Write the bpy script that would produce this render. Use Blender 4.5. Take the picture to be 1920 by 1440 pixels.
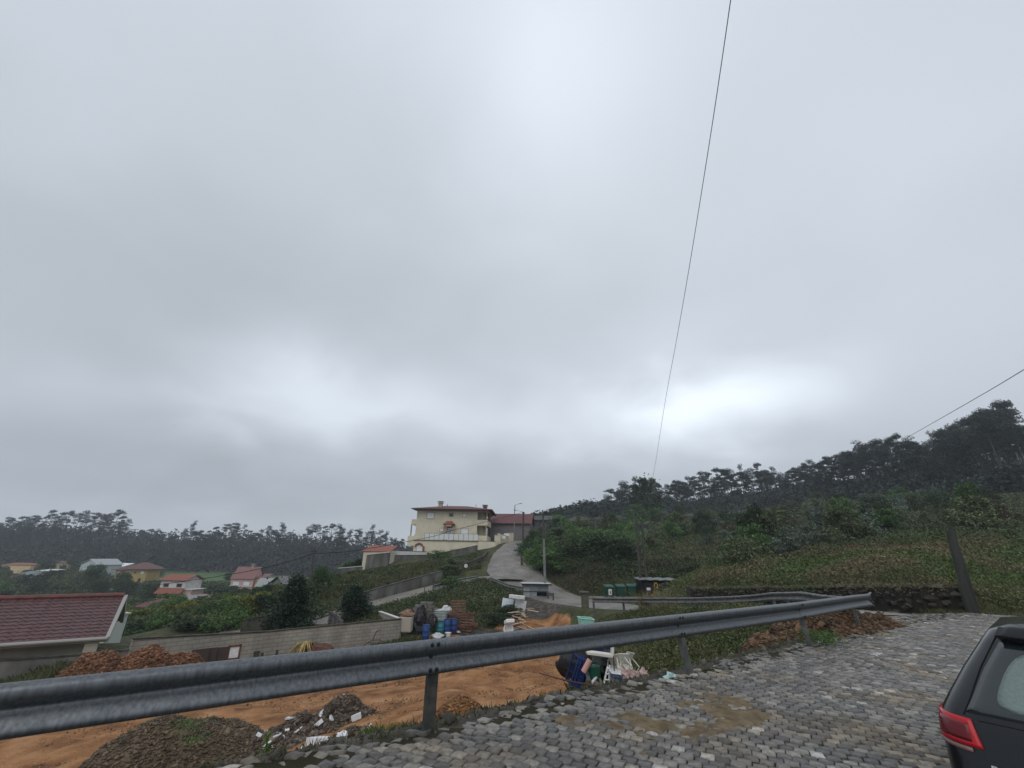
import bpy, math, random
import numpy as np
from mathutils import Vector, Matrix, noise
random.seed(7); rng = np.random.default_rng(7)
for o in list(bpy.data.objects): bpy.data.objects.remove(o)
SC = bpy.context.scene; COL = SC.collection
R = math.radians
# ---------------------------------------------------------------- camera
EYE = 1.62; FPX = 800.0; PITCH = math.atan(320/800); ROLL = R(1.15)
cam = bpy.data.cameras.new('camera'); camo = bpy.data.objects.new('camera', cam); COL.objects.link(camo)
cam.sensor_fit = 'HORIZONTAL'; cam.sensor_width = 36; cam.lens = 36*FPX/1920
cam.clip_start = .05; cam.clip_end = 6000
_cp, _sp = math.cos(PITCH), math.sin(PITCH)
F0 = Vector((0, _cp, _sp)); U0 = Vector((0, -_sp, _cp)); R0 = Vector((1, 0, 0))
_c, _s = math.cos(ROLL), math.sin(ROLL)
RX = R0*_c + U0*_s; UX = U0*_c - R0*_s
camo.matrix_world = Matrix(((RX.x, UX.x, -F0.x, 0), (RX.y, UX.y, -F0.y, 0), (RX.z, UX.z, -F0.z, EYE), (0, 0, 0, 1)))
SC.camera = camo
SC.render.resolution_x = 1024; SC.render.resolution_y = 768
def ray(px, py):
    return F0 + RX*((px-960)/FPX) + UX*((720-py)/FPX)
def G(px, py, Y):                      # survey: the point at ground distance Y seen along a sight line
    d = ray(px, py); return Vector((0, 0, EYE)) + d*(Y/d.y)
def inplane(px, py, A, B):             # point of a vertical plane through A and B
    n = Vector((B.y-A.y, A.x-B.x, 0)); d = ray(px, py); e = Vector((0, 0, EYE))
    return e + d*((A-e).dot(n)/d.dot(n))
# ---------------------------------------------------------------- world: overcast sky
SC.view_settings.view_transform = 'Standard'; SC.view_settings.look = 'None'
SC.view_settings.exposure = 0; SC.view_settings.gamma = 1
W = bpy.data.worlds.new("World"); SC.world = W; W.use_nodes = True
nt = W.node_tree; nt.nodes.clear()
def N(t, **k):
    n = nt.nodes.new(t)
    for a, b in k.items(): setattr(n, a, b)
    return n
L = lambda a, b: nt.links.new(a, b)
out = N('ShaderNodeOutputWorld'); bg = N('ShaderNodeBackground'); bg.inputs[1].default_value = 1.0
tc = N('ShaderNodeTexCoord'); nrm = N('ShaderNodeVectorMath', operation='NORMALIZE'); L(tc.outputs['Generated'], nrm.inputs[0])
sep = N('ShaderNodeSeparateXYZ'); L(nrm.outputs[0], sep.inputs[0])
def math_(op, a, b=None, c=None):
    n = N('ShaderNodeMath', operation=op)
    for i, v in enumerate((a, b, c)):
        if v is None: continue
        if isinstance(v, (int, float)): n.inputs[i].default_value = v
        else: L(v, n.inputs[i])
    return n.outputs[0]
zz = math_('ADD', math_('MAXIMUM', sep.outputs[2], 0.0), 0.35)
cb = N('ShaderNodeCombineXYZ'); L(math_('DIVIDE', sep.outputs[0], zz), cb.inputs[0]); L(math_('DIVIDE', sep.outputs[1], zz), cb.inputs[1])
n1 = N('ShaderNodeTexNoise'); n1.inputs['Scale'].default_value = .9; n1.inputs['Detail'].default_value = 2.5; n1.inputs['Roughness'].default_value = .45; n1.inputs['Distortion'].default_value = .25
L(cb.outputs[0], n1.inputs['Vector'])
n2 = N('ShaderNodeTexNoise'); n2.inputs['Scale'].default_value = 3.2; n2.inputs['Detail'].default_value = 3; n2.inputs['Roughness'].default_value = .42; n2.inputs['Distortion'].default_value = .3
L(cb.outputs[0], n2.inputs['Vector'])
val = math_('MULTIPLY_ADD', math_('SUBTRACT', n1.outputs[0], .5), .13, .625)
val = math_('MULTIPLY_ADD', math_('SUBTRACT', n2.outputs[0], .5), .10, val)
nv = N('ShaderNodeVectorMath', operation='MULTIPLY_ADD'); L(n2.outputs['Color'], nv.inputs[0]); nv.inputs[1].default_value = (.22, .22, .16); nv.inputs[2].default_value = (-.11, -.11, -.08)
nd = N('ShaderNodeVectorMath', operation='ADD'); L(nv.outputs[0], nd.inputs[0]); L(nrm.outputs[0], nd.inputs[1])
# thinner places in the cloud deck: (direction, angular radii, gain)
for (px, py, ra, rb, g) in [(1310, 775, .20, .075, .50), (1180, 745, .5, .14, .10), (610, 735, .22, .07, .28), (480, 770, .3, .05, .08), (1050, 200, .18, .24, .13), (1000, -60, .42, .26, .16), (900, 790, .40, .06, .10),
                            (760, 535, .5, .09, -.03), (250, 560, .45, .25, -.10), (1700, 300, .5, .4, .09), (300, 900, .6, .07, -.10), (1650, 850, .3, .05, -.02), (60, 60, .4, .3, .02), (1000, 900, .3, .05, -.04)]:
    d = ray(px, py).normalized(); e1 = d.cross(Vector((0, 0, 1))).normalized(); e2 = e1.cross(d)
    s = N('ShaderNodeVectorMath', operation='SUBTRACT'); L(nd.outputs[0], s.inputs[0]); s.inputs[1].default_value = d
    q = []
    for e, rr in ((e1, ra), (e2, rb)):
        v = N('ShaderNodeVectorMath', operation='DOT_PRODUCT'); L(s.outputs[0], v.inputs[0]); v.inputs[1].default_value = e/rr
        q.append(math_('MULTIPLY', v.outputs['Value'], v.outputs['Value']))
    ex = math_('EXPONENT', math_('MULTIPLY', math_('ADD', q[0], q[1]), -1.0))
    val = math_('MULTIPLY_ADD', ex, g, val)
sky = N('ShaderNodeTexSky', sky_type='NISHITA'); sky.sun_disc = False; sky.sun_elevation = R(48); sky.sun_rotation = R(12)
mulc = N('ShaderNodeVectorMath', operation='SCALE'); mulc.inputs[0].default_value = (.915, 1.0, 1.10); L(val, mulc.inputs['Scale'])
sks = N('ShaderNodeVectorMath', operation='SCALE'); L(sky.outputs[0], sks.inputs[0]); sks.inputs['Scale'].default_value = .0012
ad = N('ShaderNodeVectorMath', operation='ADD'); L(mulc.outputs[0], ad.inputs[0]); L(sks.outputs[0], ad.inputs[1])
L(ad.outputs[0], bg.inputs[0]); L(bg.outputs[0], out.inputs[0])
sun = bpy.data.lights.new('sun', 'SUN'); sun.energy = 1.2; sun.angle = R(60); sun.color = (1, .985, .96)
so = bpy.data.objects.new('sun', sun); COL.objects.link(so); so.rotation_euler = (R(42), 0, R(-12))
# ---------------------------------------------------------------- helpers
def tag(o, label=None, cat=None, group=None, kind=None):
    if label: o['label'] = label
    if cat: o['category'] = cat
    if group: o['group'] = group
    if kind: o['kind'] = kind
    return o
def empty(name, loc, label, cat, group=None, rz=0):
    o = bpy.data.objects.new(name, None); COL.objects.link(o); o.location = loc; o.rotation_euler = (0, 0, rz)
    o.empty_display_size = .2
    return tag(o, label, cat, group)
def copy_tree(o, parent=None):
    c = o.copy(); COL.objects.link(c)
    if parent: c.parent = parent
    for ch in [x for x in bpy.data.objects if x.parent == o]: copy_tree(ch, c)
    return c
class MB:
    def __init__(s): s.v = []; s.f = []; s.m = []; s.mi = 0
    def add(s, vs, fs):
        b = len(s.v); s.v += [tuple(v) for v in vs]; s.f += [tuple(b+i for i in f) for f in fs]; s.m += [s.mi]*len(fs); return s
    def box(s, x0, x1, y0, y1, z0, z1, M=None):
        vs = [Vector(p) for p in ((x0, y0, z0), (x1, y0, z0), (x1, y1, z0), (x0, y1, z0), (x0, y0, z1), (x1, y0, z1), (x1, y1, z1), (x0, y1, z1))]
        if M is not None: vs = [M @ v for v in vs]
        return s.add(vs, [(0, 3, 2, 1), (4, 5, 6, 7), (0, 1, 5, 4), (1, 2, 6, 5), (2, 3, 7, 6), (3, 0, 4, 7)])
    def bbox(s, x0, x1, y0, y1, z0, z1, b=.01, M=None):      # box with chamfered edges
        vs = []
        for z, i in ((z0, b), (z0+b, 0), (z1-b, 0), (z1, b)):
            for (x, y) in ((x0+b, y0), (x1-b, y0), (x1, y0+b), (x1, y1-b), (x1-b, y1), (x0+b, y1), (x0, y1-b), (x0, y0+b)):
                cx, cy = (x0+x1)/2, (y0+y1)/2
                vs.append(Vector((x - math.copysign(i, x-cx), y - math.copysign(i, y-cy), z)))
        if M is not None: vs = [M @ v for v in vs]
        fs = [tuple(range(7, -1, -1)), tuple(range(24, 32))]
        for k in range(3):
            for j in range(8): fs.append((k*8+j, k*8+(j+1) % 8, (k+1)*8+(j+1) % 8, (k+1)*8+j))
        return s.add(vs, fs)
    def tube(s, pts, r, n=8, caps=True):
        pts = [Vector(p) for p in pts]; rs = r if isinstance(r, (list, tuple)) else [r]*len(pts)
        vs = []; up = None
        for i, p in enumerate(pts):
            t = (pts[min(i+1, len(pts)-1)] - pts[max(i-1, 0)]).normalized()
            if up is None: up = Vector((0, 0, 1)) if abs(t.z) < .9 else Vector((1, 0, 0))
            a = t.cross(up).normalized(); b = a.cross(t).normalized(); up = b
            for k in range(n):
                th = 2*math.pi*k/n; vs.append(p + (a*math.cos(th) + b*math.sin(th))*rs[i])
        fs = []
        for i in range(len(pts)-1):
            for k in range(n): fs.append((i*n+k, (i+1)*n+k, (i+1)*n+(k+1) % n, i*n+(k+1) % n))
        if caps: fs += [tuple(range(n)), tuple((len(pts)-1)*n + k for k in range(n-1, -1, -1))]
        return s.add(vs, fs)
    def lathe(s, prof, c=(0, 0, 0), n=16, M=None):
        vs = []
        for (r, z) in prof:
            for k in range(n):
                th = 2*math.pi*k/n; v = Vector((r*math.cos(th), r*math.sin(th), z))
                if M is not None: v = M @ v
                vs.append(v + Vector(c))
        fs = []
        for i in range(len(prof)-1):
            for k in range(n): fs.append((i*n+k, i*n+(k+1) % n, (i+1)*n+(k+1) % n, (i+1)*n+k))
        fs += [tuple(range(n-1, -1, -1)), tuple((len(prof)-1)*n + k for k in range(n))]
        return s.add(vs, fs)
    def prism(s, poly, z0, z1, M=None):
        n = len(poly); vs = [Vector((x, y, z0)) for x, y in poly] + [Vector((x, y, z1)) for x, y in poly]
        if M is not None: vs = [M @ v for v in vs]
        return s.add(vs, [tuple(range(n-1, -1, -1)), tuple(range(n, 2*n))] + [(i, (i+1) % n, n+(i+1) % n, n+i) for i in range(n)])
    def blob(s, c, r, seed=0, n=10, m=7, amp=.25, sc=(1, 1, 1), M=None):   # lumpy closed shape
        vs = []; c = Vector(c)
        for i in range(m+1):
            ph = math.pi*i/m
            for k in range(n):
                th = 2*math.pi*k/n; d = Vector((math.sin(ph)*math.cos(th), math.sin(ph)*math.sin(th), math.cos(ph)))
                q = 1 + amp*noise.noise(d*1.7 + Vector((seed*3.1, seed, 0)))*2
                v = Vector((d.x*sc[0], d.y*sc[1], d.z*sc[2]))*r*q
                if M is not None: v = M @ v
                vs.append(c + v)
        fs = [(i*n+k, (i+1)*n+k, (i+1)*n+(k+1) % n, i*n+(k+1) % n) for i in range(m) for k in range(n)]
        return s.add(vs, fs)
    def build(s, name, mat, parent=None, smooth=False):
        me = bpy.data.meshes.new(name); me.from_pydata(s.v, [], s.f)
        for mm in (mat if isinstance(mat, (list, tuple)) else [mat]): me.materials.append(mm)
        if isinstance(mat, (list, tuple)): me.polygons.foreach_set('material_index', s.m)
        if smooth: me.polygons.foreach_set('use_smooth', [True]*len(me.polygons))
        me.validate(); me.update()
        o = bpy.data.objects.new(name, me); COL.objects.link(o)
        if parent: o.parent = parent
        return o
def npmesh(name, V, Q, mat, parent=None, smooth=False, mi=None):      # V (n,3), Q (m,k)
    me = bpy.data.meshes.new(name); V = np.asarray(V, np.float32); Q = np.asarray(Q, np.int32); k = Q.shape[1]
    me.vertices.add(len(V)); me.vertices.foreach_set('co', V.ravel())
    me.loops.add(Q.size); me.loops.foreach_set('vertex_index', Q.ravel())
    me.polygons.add(len(Q)); me.polygons.foreach_set('loop_start', np.arange(0, Q.size, k, dtype=np.int32))
    for mm in (mat if isinstance(mat, (list, tuple)) else [mat]): me.materials.append(mm)
    if mi is not None: me.polygons.foreach_set('material_index', np.asarray(mi, np.int32))
    if smooth: me.polygons.foreach_set('use_smooth', np.ones(len(Q), bool))
    me.update(calc_edges=True); me.validate()
    o = bpy.data.objects.new(name, me); COL.objects.link(o)
    if parent: o.parent = parent
    return o
# ---------------------------------------------------------------- materials
def mat(name, c1, c2=None, scale=3, rough=.8, bump=0, bscale=30, metal=0, island=0, spec=.3, detail=4, obj=0, lo=.35, hi=.65, coat=0, trans=0, stretch=None, bdist=.02, coord='Object'):
    m = bpy.data.materials.new(name); m.use_nodes = True; t = m.node_tree; b = t.nodes['Principled BSDF']
    l = t.links.new
    b.inputs['Roughness'].default_value = rough; b.inputs['Metallic'].default_value = metal
    b.inputs['Specular IOR Level'].default_value = spec; b.inputs['Coat Weight'].default_value = coat
    if coat: b.inputs['Coat Roughness'].default_value = .04
    tcn = t.nodes.new('ShaderNodeTexCoord'); vec = tcn.outputs[coord]
    if stretch:
        mp = t.nodes.new('ShaderNodeMapping'); mp.inputs['Scale'].default_value = stretch; l(vec, mp.inputs[0]); vec = mp.outputs[0]
    col = None
    rgb = t.nodes.new('ShaderNodeRGB'); rgb.outputs[0].default_value = (*c1, 1); col = rgb.outputs[0]
    if c2 is not None:
        n = t.nodes.new('ShaderNodeTexNoise'); n.inputs['Scale'].default_value = scale; n.inputs['Detail'].default_value = detail; l(vec, n.inputs['Vector'])
        mr = t.nodes.new('ShaderNodeMapRange'); mr.inputs[1].default_value = lo; mr.inputs[2].default_value = hi; l(n.outputs[0], mr.inputs[0])
        mx = t.nodes.new('ShaderNodeMix'); mx.data_type = 'RGBA'; l(mr.outputs[0], mx.inputs[0]); mx.inputs[6].default_value = (*c1, 1); mx.inputs[7].default_value = (*c2, 1); col = mx.outputs[2]
    def vary(src, amt, col):
        mr = t.nodes.new('ShaderNodeMapRange'); mr.inputs[3].default_value = 1-amt; mr.inputs[4].default_value = 1+amt; l(src, mr.inputs[0])
        v = t.nodes.new('ShaderNodeVectorMath'); v.operation = 'SCALE'; l(col, v.inputs[0]); l(mr.outputs[0], v.inputs['Scale']); return v.outputs[0]
    if island:
        g = t.nodes.new('ShaderNodeNewGeometry'); col = vary(g.outputs['Random Per Island'], island, col)
    if obj:
        g = t.nodes.new('ShaderNodeObjectInfo'); col = vary(g.outputs['Random'], obj, col)
    l(col, b.inputs['Base Color'])
    if bump:
        n = t.nodes.new('ShaderNodeTexNoise'); n.inputs['Scale'].default_value = bscale; n.inputs['Detail'].default_value = 5; l(vec, n.inputs['Vector'])
        bp = t.nodes.new('ShaderNodeBump'); bp.inputs['Strength'].default_value = bump; bp.inputs['Distance'].default_value = bdist; l(n.outputs[0], bp.inputs['Height']); l(bp.outputs[0], b.inputs['Normal'])
    if trans:
        tr = t.nodes.new('ShaderNodeBsdfTranslucent'); l(col, tr.inputs[0]); ms = t.nodes.new('ShaderNodeMixShader'); ms.inputs[0].default_value = trans
        l(b.outputs[0], ms.inputs[1]); l(tr.outputs[0], ms.inputs[2]); l(ms.outputs[0], t.nodes['Material Output'].inputs[0])
    return m
# ---------------------------------------------------------------- terrain
RL0 = Vector((-.74, 5.18)); RLD = Vector((9.87+.74, 12.7-5.18)).normalized()       # line of the near guardrail
def railD(x, y): return (x-RL0.x)*RLD.y - (y-RL0.y)*RLD.x                           # + on the road side
ROAD1 = np.array([(12.4, 14.5, -.04, 5.5), (12.9, 19, -.22, 5), (12.6, 23, -.55, 4.8), (11.6, 28, -1.05, 4.6), (10.6, 33, -1.6, 4.6), (9.6, 38, -2.05, 5), (7.9, 43, -2.3, 5.6), (5.6, 47.5, -2.3, 6.2), (3.2, 52, -1.75, 6.6), (1.2, 57, -.75, 7), (.6, 63, .5, 6.8), (.8, 72, 2.05, 6), (1.3, 80, 3.15, 5), (1.8, 88, 3.95, 4.4), (2.4, 100, 4.5, 4.4), (4, 118, 4.6, 4.4)])
ROAD2 = np.array([(1.5, 56, -.9, 4), (-2, 55, -.85, 4), (-5.6, 53, -1.35, 3.8), (-9, 50, -2.05, 3.6), (-12.5, 46.5, -2.9, 3.6), (-17, 43, -3.9, 3.6), (-24, 41, -4.9, 3.6)])
def spl(P, n=8):
    out = []
    for i in range(len(P)-1):
        p0 = P[max(i-1, 0)]; p1 = P[i]; p2 = P[i+1]; p3 = P[min(i+2, len(P)-1)]
        for k in range(n):
            t = k/n; out.append(.5*((2*p1) + (-p0+p2)*t + (2*p0-5*p1+4*p2-p3)*t*t + (-p0+3*p1-3*p2+p3)*t**3))
    out.append(P[-1]); return np.array(out)
ROAD3 = np.array([(8.2, 48.2, -2.35, 5), (11, 48.8, -2.3, 5), (14, 48.3, -2.25, 5), (17.5, 46.5, -2.2, 4)])
RD1 = spl(ROAD1); RD2 = spl(ROAD2); RD3 = spl(ROAD3)
CP = []
for q in [ # yard (bare earth)
 (0, 1272, 25), (300, 1255, 24), (390, 1262, 24), (100, 1420, 13.5), (0, 1400, 15), (-150, 1290, 24), (250, 1440, 12), (400, 1400, 13.5), (560, 1360, 14.5), (700, 1310, 17), (900, 1250, 22), (950, 1300, 17), (720, 1230, 31), (600, 1260, 26),
 (1000, 1230, 24), (1040, 1265, 19), (830, 1192, 36), (900, 1185, 38), (1010, 1165, 41), (1060, 1170, 39), (1040, 1140, 46), (1080, 1150, 42), (1085, 1200, 28),
 (900, 1330, 12), (1000, 1300, 13.5), (760, 1370, 11), (650, 1400, 11), (1100, 1290, 14.5), (480, 1420, 12),
 # rough grass right of the yard, below the near rail
 (1165, 1280, 15), (1250, 1250, 13.5), (1400, 1225, 13), (1540, 1175, 14), (1200, 1200, 22), (1150, 1160, 31), (1250, 1150, 27), (1350, 1155, 20), (1450, 1150, 17), (1400, 1143, 20),
 # grass bank between lane and yard
 (1000, 1128, 48), (930, 1100, 50), (880, 1110, 48), (800, 1135, 44.5), (860, 1150, 41), (950, 1150, 42), (760, 1170, 38), (740, 1150, 41), (700, 1150, 42),
 # bank above the lane and below the villa
 (640, 1120, 46), (700, 1100, 50), (760, 1085, 54), (830, 1068, 58), (640, 1085, 54), (700, 1070, 60), (800, 1050, 68), (870, 1045, 70), (905, 1035, 74), (600, 1110, 50), (580, 1100, 48),
 (720, 1062, 66), (660, 1082, 62), (780, 1036, 85), (860, 1036, 84), (930, 1025, 83), (940, 1012, 92), (900, 1020, 105), (780, 1030, 105), (960, 1002, 108),
 # hillside right of the climbing road
 (1000, 1058, 61), (1000, 1030, 75), (1000, 1005, 92), (1060, 1080, 55), (1060, 1050, 68), (1060, 1020, 85), (1130, 1090, 52), (1130, 1060, 60), (1130, 1030, 72), (1130, 1000, 95), (1090, 990, 115), (1050, 985, 130), (1000, 998, 125),
 (1270, 1092, 50), (1250, 1060, 58), (1250, 1030, 68), (1250, 1000, 88), (1250, 975, 125), (1200, 965, 190), (1300, 955, 230), (1130, 968, 210), (1060, 985, 220),
 (1300, 1100, 35), (1330, 1070, 42), (1400, 1098, 30), (1400, 1060, 38), (1400, 1030, 50), (1400, 1000, 70), (1400, 975, 100), (1400, 950, 180), (1400, 925, 240),
 (1500, 1098, 26), (1500, 1070, 30), (1500, 1040, 38), (1500, 1010, 52), (1500, 980, 80), (1500, 955, 120), (1500, 935, 180), (1500, 920, 220),
 (1600, 1095, 22.5), (1600, 1060, 27), (1600, 1030, 34), (1600, 1000, 48), (1600, 975, 70), (1600, 950, 110), (1600, 920, 160), (1600, 908, 190),
 (1700, 1095, 19.5), (1700, 1065, 23), (1700, 1035, 29), (1700, 1000, 42), (1700, 970, 65), (1700, 940, 105), (1700, 910, 135), (1700, 905, 165),
 (1800, 1100, 19), (1800, 1060, 23), (1800, 1025, 30), (1800, 985, 45), (1800, 955, 70), (1800, 930, 100), (1800, 915, 120), (1800, 893, 145),
 (1900, 1125, 18.5), (1900, 1080, 22), (1900, 1030, 29), (1900, 985, 42), (1900, 950, 65), (1900, 920, 95), (1900, 902, 115), (1900, 875, 140), (2100, 1000, 40), (2100, 920, 80), (2100, 870, 115), (2300, 950, 50),
 (1860, 1140, 17.2), (1960, 1135, 17.2),
 # valley on the left
 (230, 1225, 27), (100, 1235, 25.5), (0, 1240, 25), (-200, 1270, 26), (100, 1210, 40), (230, 1200, 38), (300, 1185, 40), (400, 1165, 46), (500, 1150, 50), (480, 1120, 80), (400, 1140, 75), (300, 1150, 75), (250, 1150, 90),
 (560, 1135, 46), (330, 1127, 130), (230, 1135, 120), (100, 1130, 120), (0, 1135, 120), (455, 1112, 140), (540, 1105, 120), (560, 1100, 150), (620, 1098, 110), (260, 1090, 190), (190, 1080, 220), (50, 1090, 180), (100, 1105, 160), (350, 1092, 190), (400, 1085, 215), (520, 1088, 215),
 (350, 1073, 262), (500, 1078, 262), (200, 1072, 262), (60, 1072, 250), (-100, 1075, 250), (600, 1080, 270), (700, 1075, 280), (760, 1065, 290),
 (60, 1010, 340), (200, 1015, 345), (320, 1025, 345), (450, 1025, 350), (600, 1025, 355), (750, 1030, 380), (-150, 1000, 340), (850, 1035, 420), (950, 1035, 420), (-100, 1030, 430), (100, 1038, 440), (300, 1042, 440), (500, 1042, 450), (700, 1044, 460)]:
    p = G(*q); CP.append((p.x, p.y, p.z))
for (x, y, z) in [(-40, 10, -4.2), (-30, 0, -3.6), (-20, -10, -2), (0, -12, -.3), (10, -8, -.35), (25, -10, .3), (40, 0, 3), (40, 14, 4), (60, -30, 8), (-60, -30, -6), (0, -60, 0), (0, -400, 0), (-400, -200, -12), (400, -100, 50), (400, 200, 90), (-600, 300, 0), (-400, 600, -12), (0, 800, -8), (400, 700, 8), (-120, 40, -10), (-80, 20, -7), (-1500, 1500, -14), (1500, 1500, -5), (-250, 100, -12),
                  (-8, 4, -3.0), (-5.2, 7.5, -2.6), (-12, 2, -3.2), (-4.5, 5.2, -1.7), (4.0, 11.4, -1.15), (1.5, 10, -1.7), (7, 13.6, -.75), (9.3, 15.6, -.5)]:
    CP.append((x, y, z))
for P in (ROAD1, ROAD2):
    for q in P: CP.append((q[0], q[1], q[2]-.1))
CP = np.array(CP)
def tl(x, y): return np.stack([np.arctan2(x, y)*2.2, np.log(np.hypot(x, y)+1e-6)], -1)
_A = tl(CP[:, 0], CP[:, 1])
def phi(a, b):
    d2 = ((a[:, None, :]-b[None])**2).sum(-1); return .5*d2*np.log(d2+1e-9)
_K = phi(_A, _A); _n = len(CP); _P = np.c_[np.ones(_n), _A]
_M = np.zeros((_n+3, _n+3)); _M[:_n, :_n] = _K + np.eye(_n)*2e-4; _M[:_n, _n:] = _P; _M[_n:, :_n] = _P.T
_zs = CP[:, 2]/np.hypot(CP[:, 0], CP[:, 1])                      # fit the slope angle, which keeps near ground calm
_w = np.linalg.solve(_M, np.r_[_zs, 0, 0, 0])
def polydist(x, y, P):
    best = np.full(x.shape, 1e9); bz = np.zeros(x.shape); bw = np.zeros(x.shape)
    for a, b in zip(P[:-1], P[1:]):
        dx, dy = b[0]-a[0], b[1]-a[1]; l2 = dx*dx+dy*dy
        t = np.clip(((x-a[0])*dx + (y-a[1])*dy)/l2, 0, 1)
        d = np.hypot(x-a[0]-t*dx, y-a[1]-t*dy); k = d < best
        best = np.where(k, d, best); bz = np.where(k, a[2]+t*(b[2]-a[2]), bz); bw = np.where(k, a[3]+t*(b[3]-a[3]), bw)
    return best, bz, bw
def ss(a, b, x): t = np.clip((x-a)/(b-a), 0, 1); return t*t*(3-2*t)
def vnoise(x, y, s=1.0, seed=0):
    r = np.random.default_rng(seed); T = r.random((64, 64)); u = x/s; v = y/s
    i = np.floor(u).astype(int); j = np.floor(v).astype(int); fu = u-i; fv = v-j; fu = fu*fu*(3-2*fu); fv = fv*fv*(3-2*fv)
    g = lambda a, b: T[a % 64, b % 64]
    return (g(i, j)*(1-fu)+g(i+1, j)*fu)*(1-fv) + (g(i, j+1)*(1-fu)+g(i+1, j+1)*fu)*fv
def wallY(x): return 17.45 - .12*(x-15)
def nearz(x, y): return -.05*np.clip(railD(x, y), -1, 9)
def Hn(x, y):
    x = np.asarray(x, float); y = np.asarray(y, float); sh = x.shape; x = x.ravel(); y = y.ravel(); z = np.empty(len(x))
    for i in range(0, len(x), 20000):
        a = tl(x[i:i+20000], y[i:i+20000]); z[i:i+20000] = (phi(a, _A) @ _w[:_n] + _w[_n] + a @ _w[_n+1:])*np.hypot(x[i:i+20000], y[i:i+20000])
    r = np.hypot(x, y); amp = np.clip(r/60, .15, 1.2)
    z += amp*.35*(vnoise(x, y, 4.1, 1)-.5) + .16*np.clip(amp, 0, .6)*(vnoise(x, y, 1.1, 2)-.5)
    z = np.clip(z, -16, 140)
    for P in (RD3, RD2, RD1):
        d, bz, bw = polydist(x, y, P); k = ss(bw/2+.3, bw/2+2.6, d); z = (bz-.12)*(1-k) + z*k
    # the paved bend in front of the camera
    d = railD(x, y); k = ss(-2.2, -.35, d)*(1-ss(0, 1.2, y-wallY(x)-.3))*(1-ss(27, 31, x))*(1-ss(26, 34, r))
    z = (nearz(x, y)-.1)*k + z*(1-k)
    # rough tracks in the yard
    return z.reshape(sh)
def H(x, y): return float(Hn(np.array([x]), np.array([y]))[0])
def GP(px, Y, py=1150, dz=0):          # ground point under sight column px at distance Y
    p = G(px, py, Y); return Vector((p.x, p.y, H(p.x, p.y)+dz))
def inpoly(x, y, P):
    r = np.zeros(x.shape, bool); n = len(P)
    for i in range(n):
        x0, y0 = P[i]; x1, y1 = P[(i+1) % n]
        c = ((y0 > y) != (y1 > y)); r ^= c & (x < (x1-x0)*(y-y0)/((y1-y0) if y1 != y0 else 1e-9)+x0)
    return r
YARD = [(-45, 3), (-45, 21), (-30, 22.5), (-20, 22.5), (-17.5, 24), (-8, 34), (-6.5, 35), (-3.5, 37), (-1.0, 38.6), (0, 40.5), (1.8, 41.5), (2.4, 41.8), (4.0, 41.2), (5.0, 39), (4.6, 33), (2.6, 26), (2.4, 20), (2.2, 16), (2.0, 11), (-1, 7.2), (-6, 3.4), (-14, -3)]
DARK = [(1.8, 41.5), (1.2, 46), (3.5, 48.5), (7.5, 45), (6.3, 41), (4.5, 41.5)]
FIELD = [(-260, 196), (-165, 196), (-110, 190), (-20, 210), (-20, 268), (-120, 262), (-260, 262)]
nt_, nr_ = 620, 500
th = np.linspace(R(-100), R(100), nt_); rr = np.exp(np.linspace(math.log(1.6), math.log(880), nr_))
TT, RR = np.meshgrid(th, rr, indexing='ij'); X = RR*np.sin(TT); Y = RR*np.cos(TT); Z = Hn(X, Y)
V = np.stack([X, Y, Z], -1).reshape(-1, 3)
idx = np.arange(nt_*nr_).reshape(nt_, nr_)
Q = np.stack([idx[:-1, :-1], idx[1:, :-1], idx[1:, 1:], idx[:-1, 1:]], -1).reshape(-1, 4)
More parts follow.
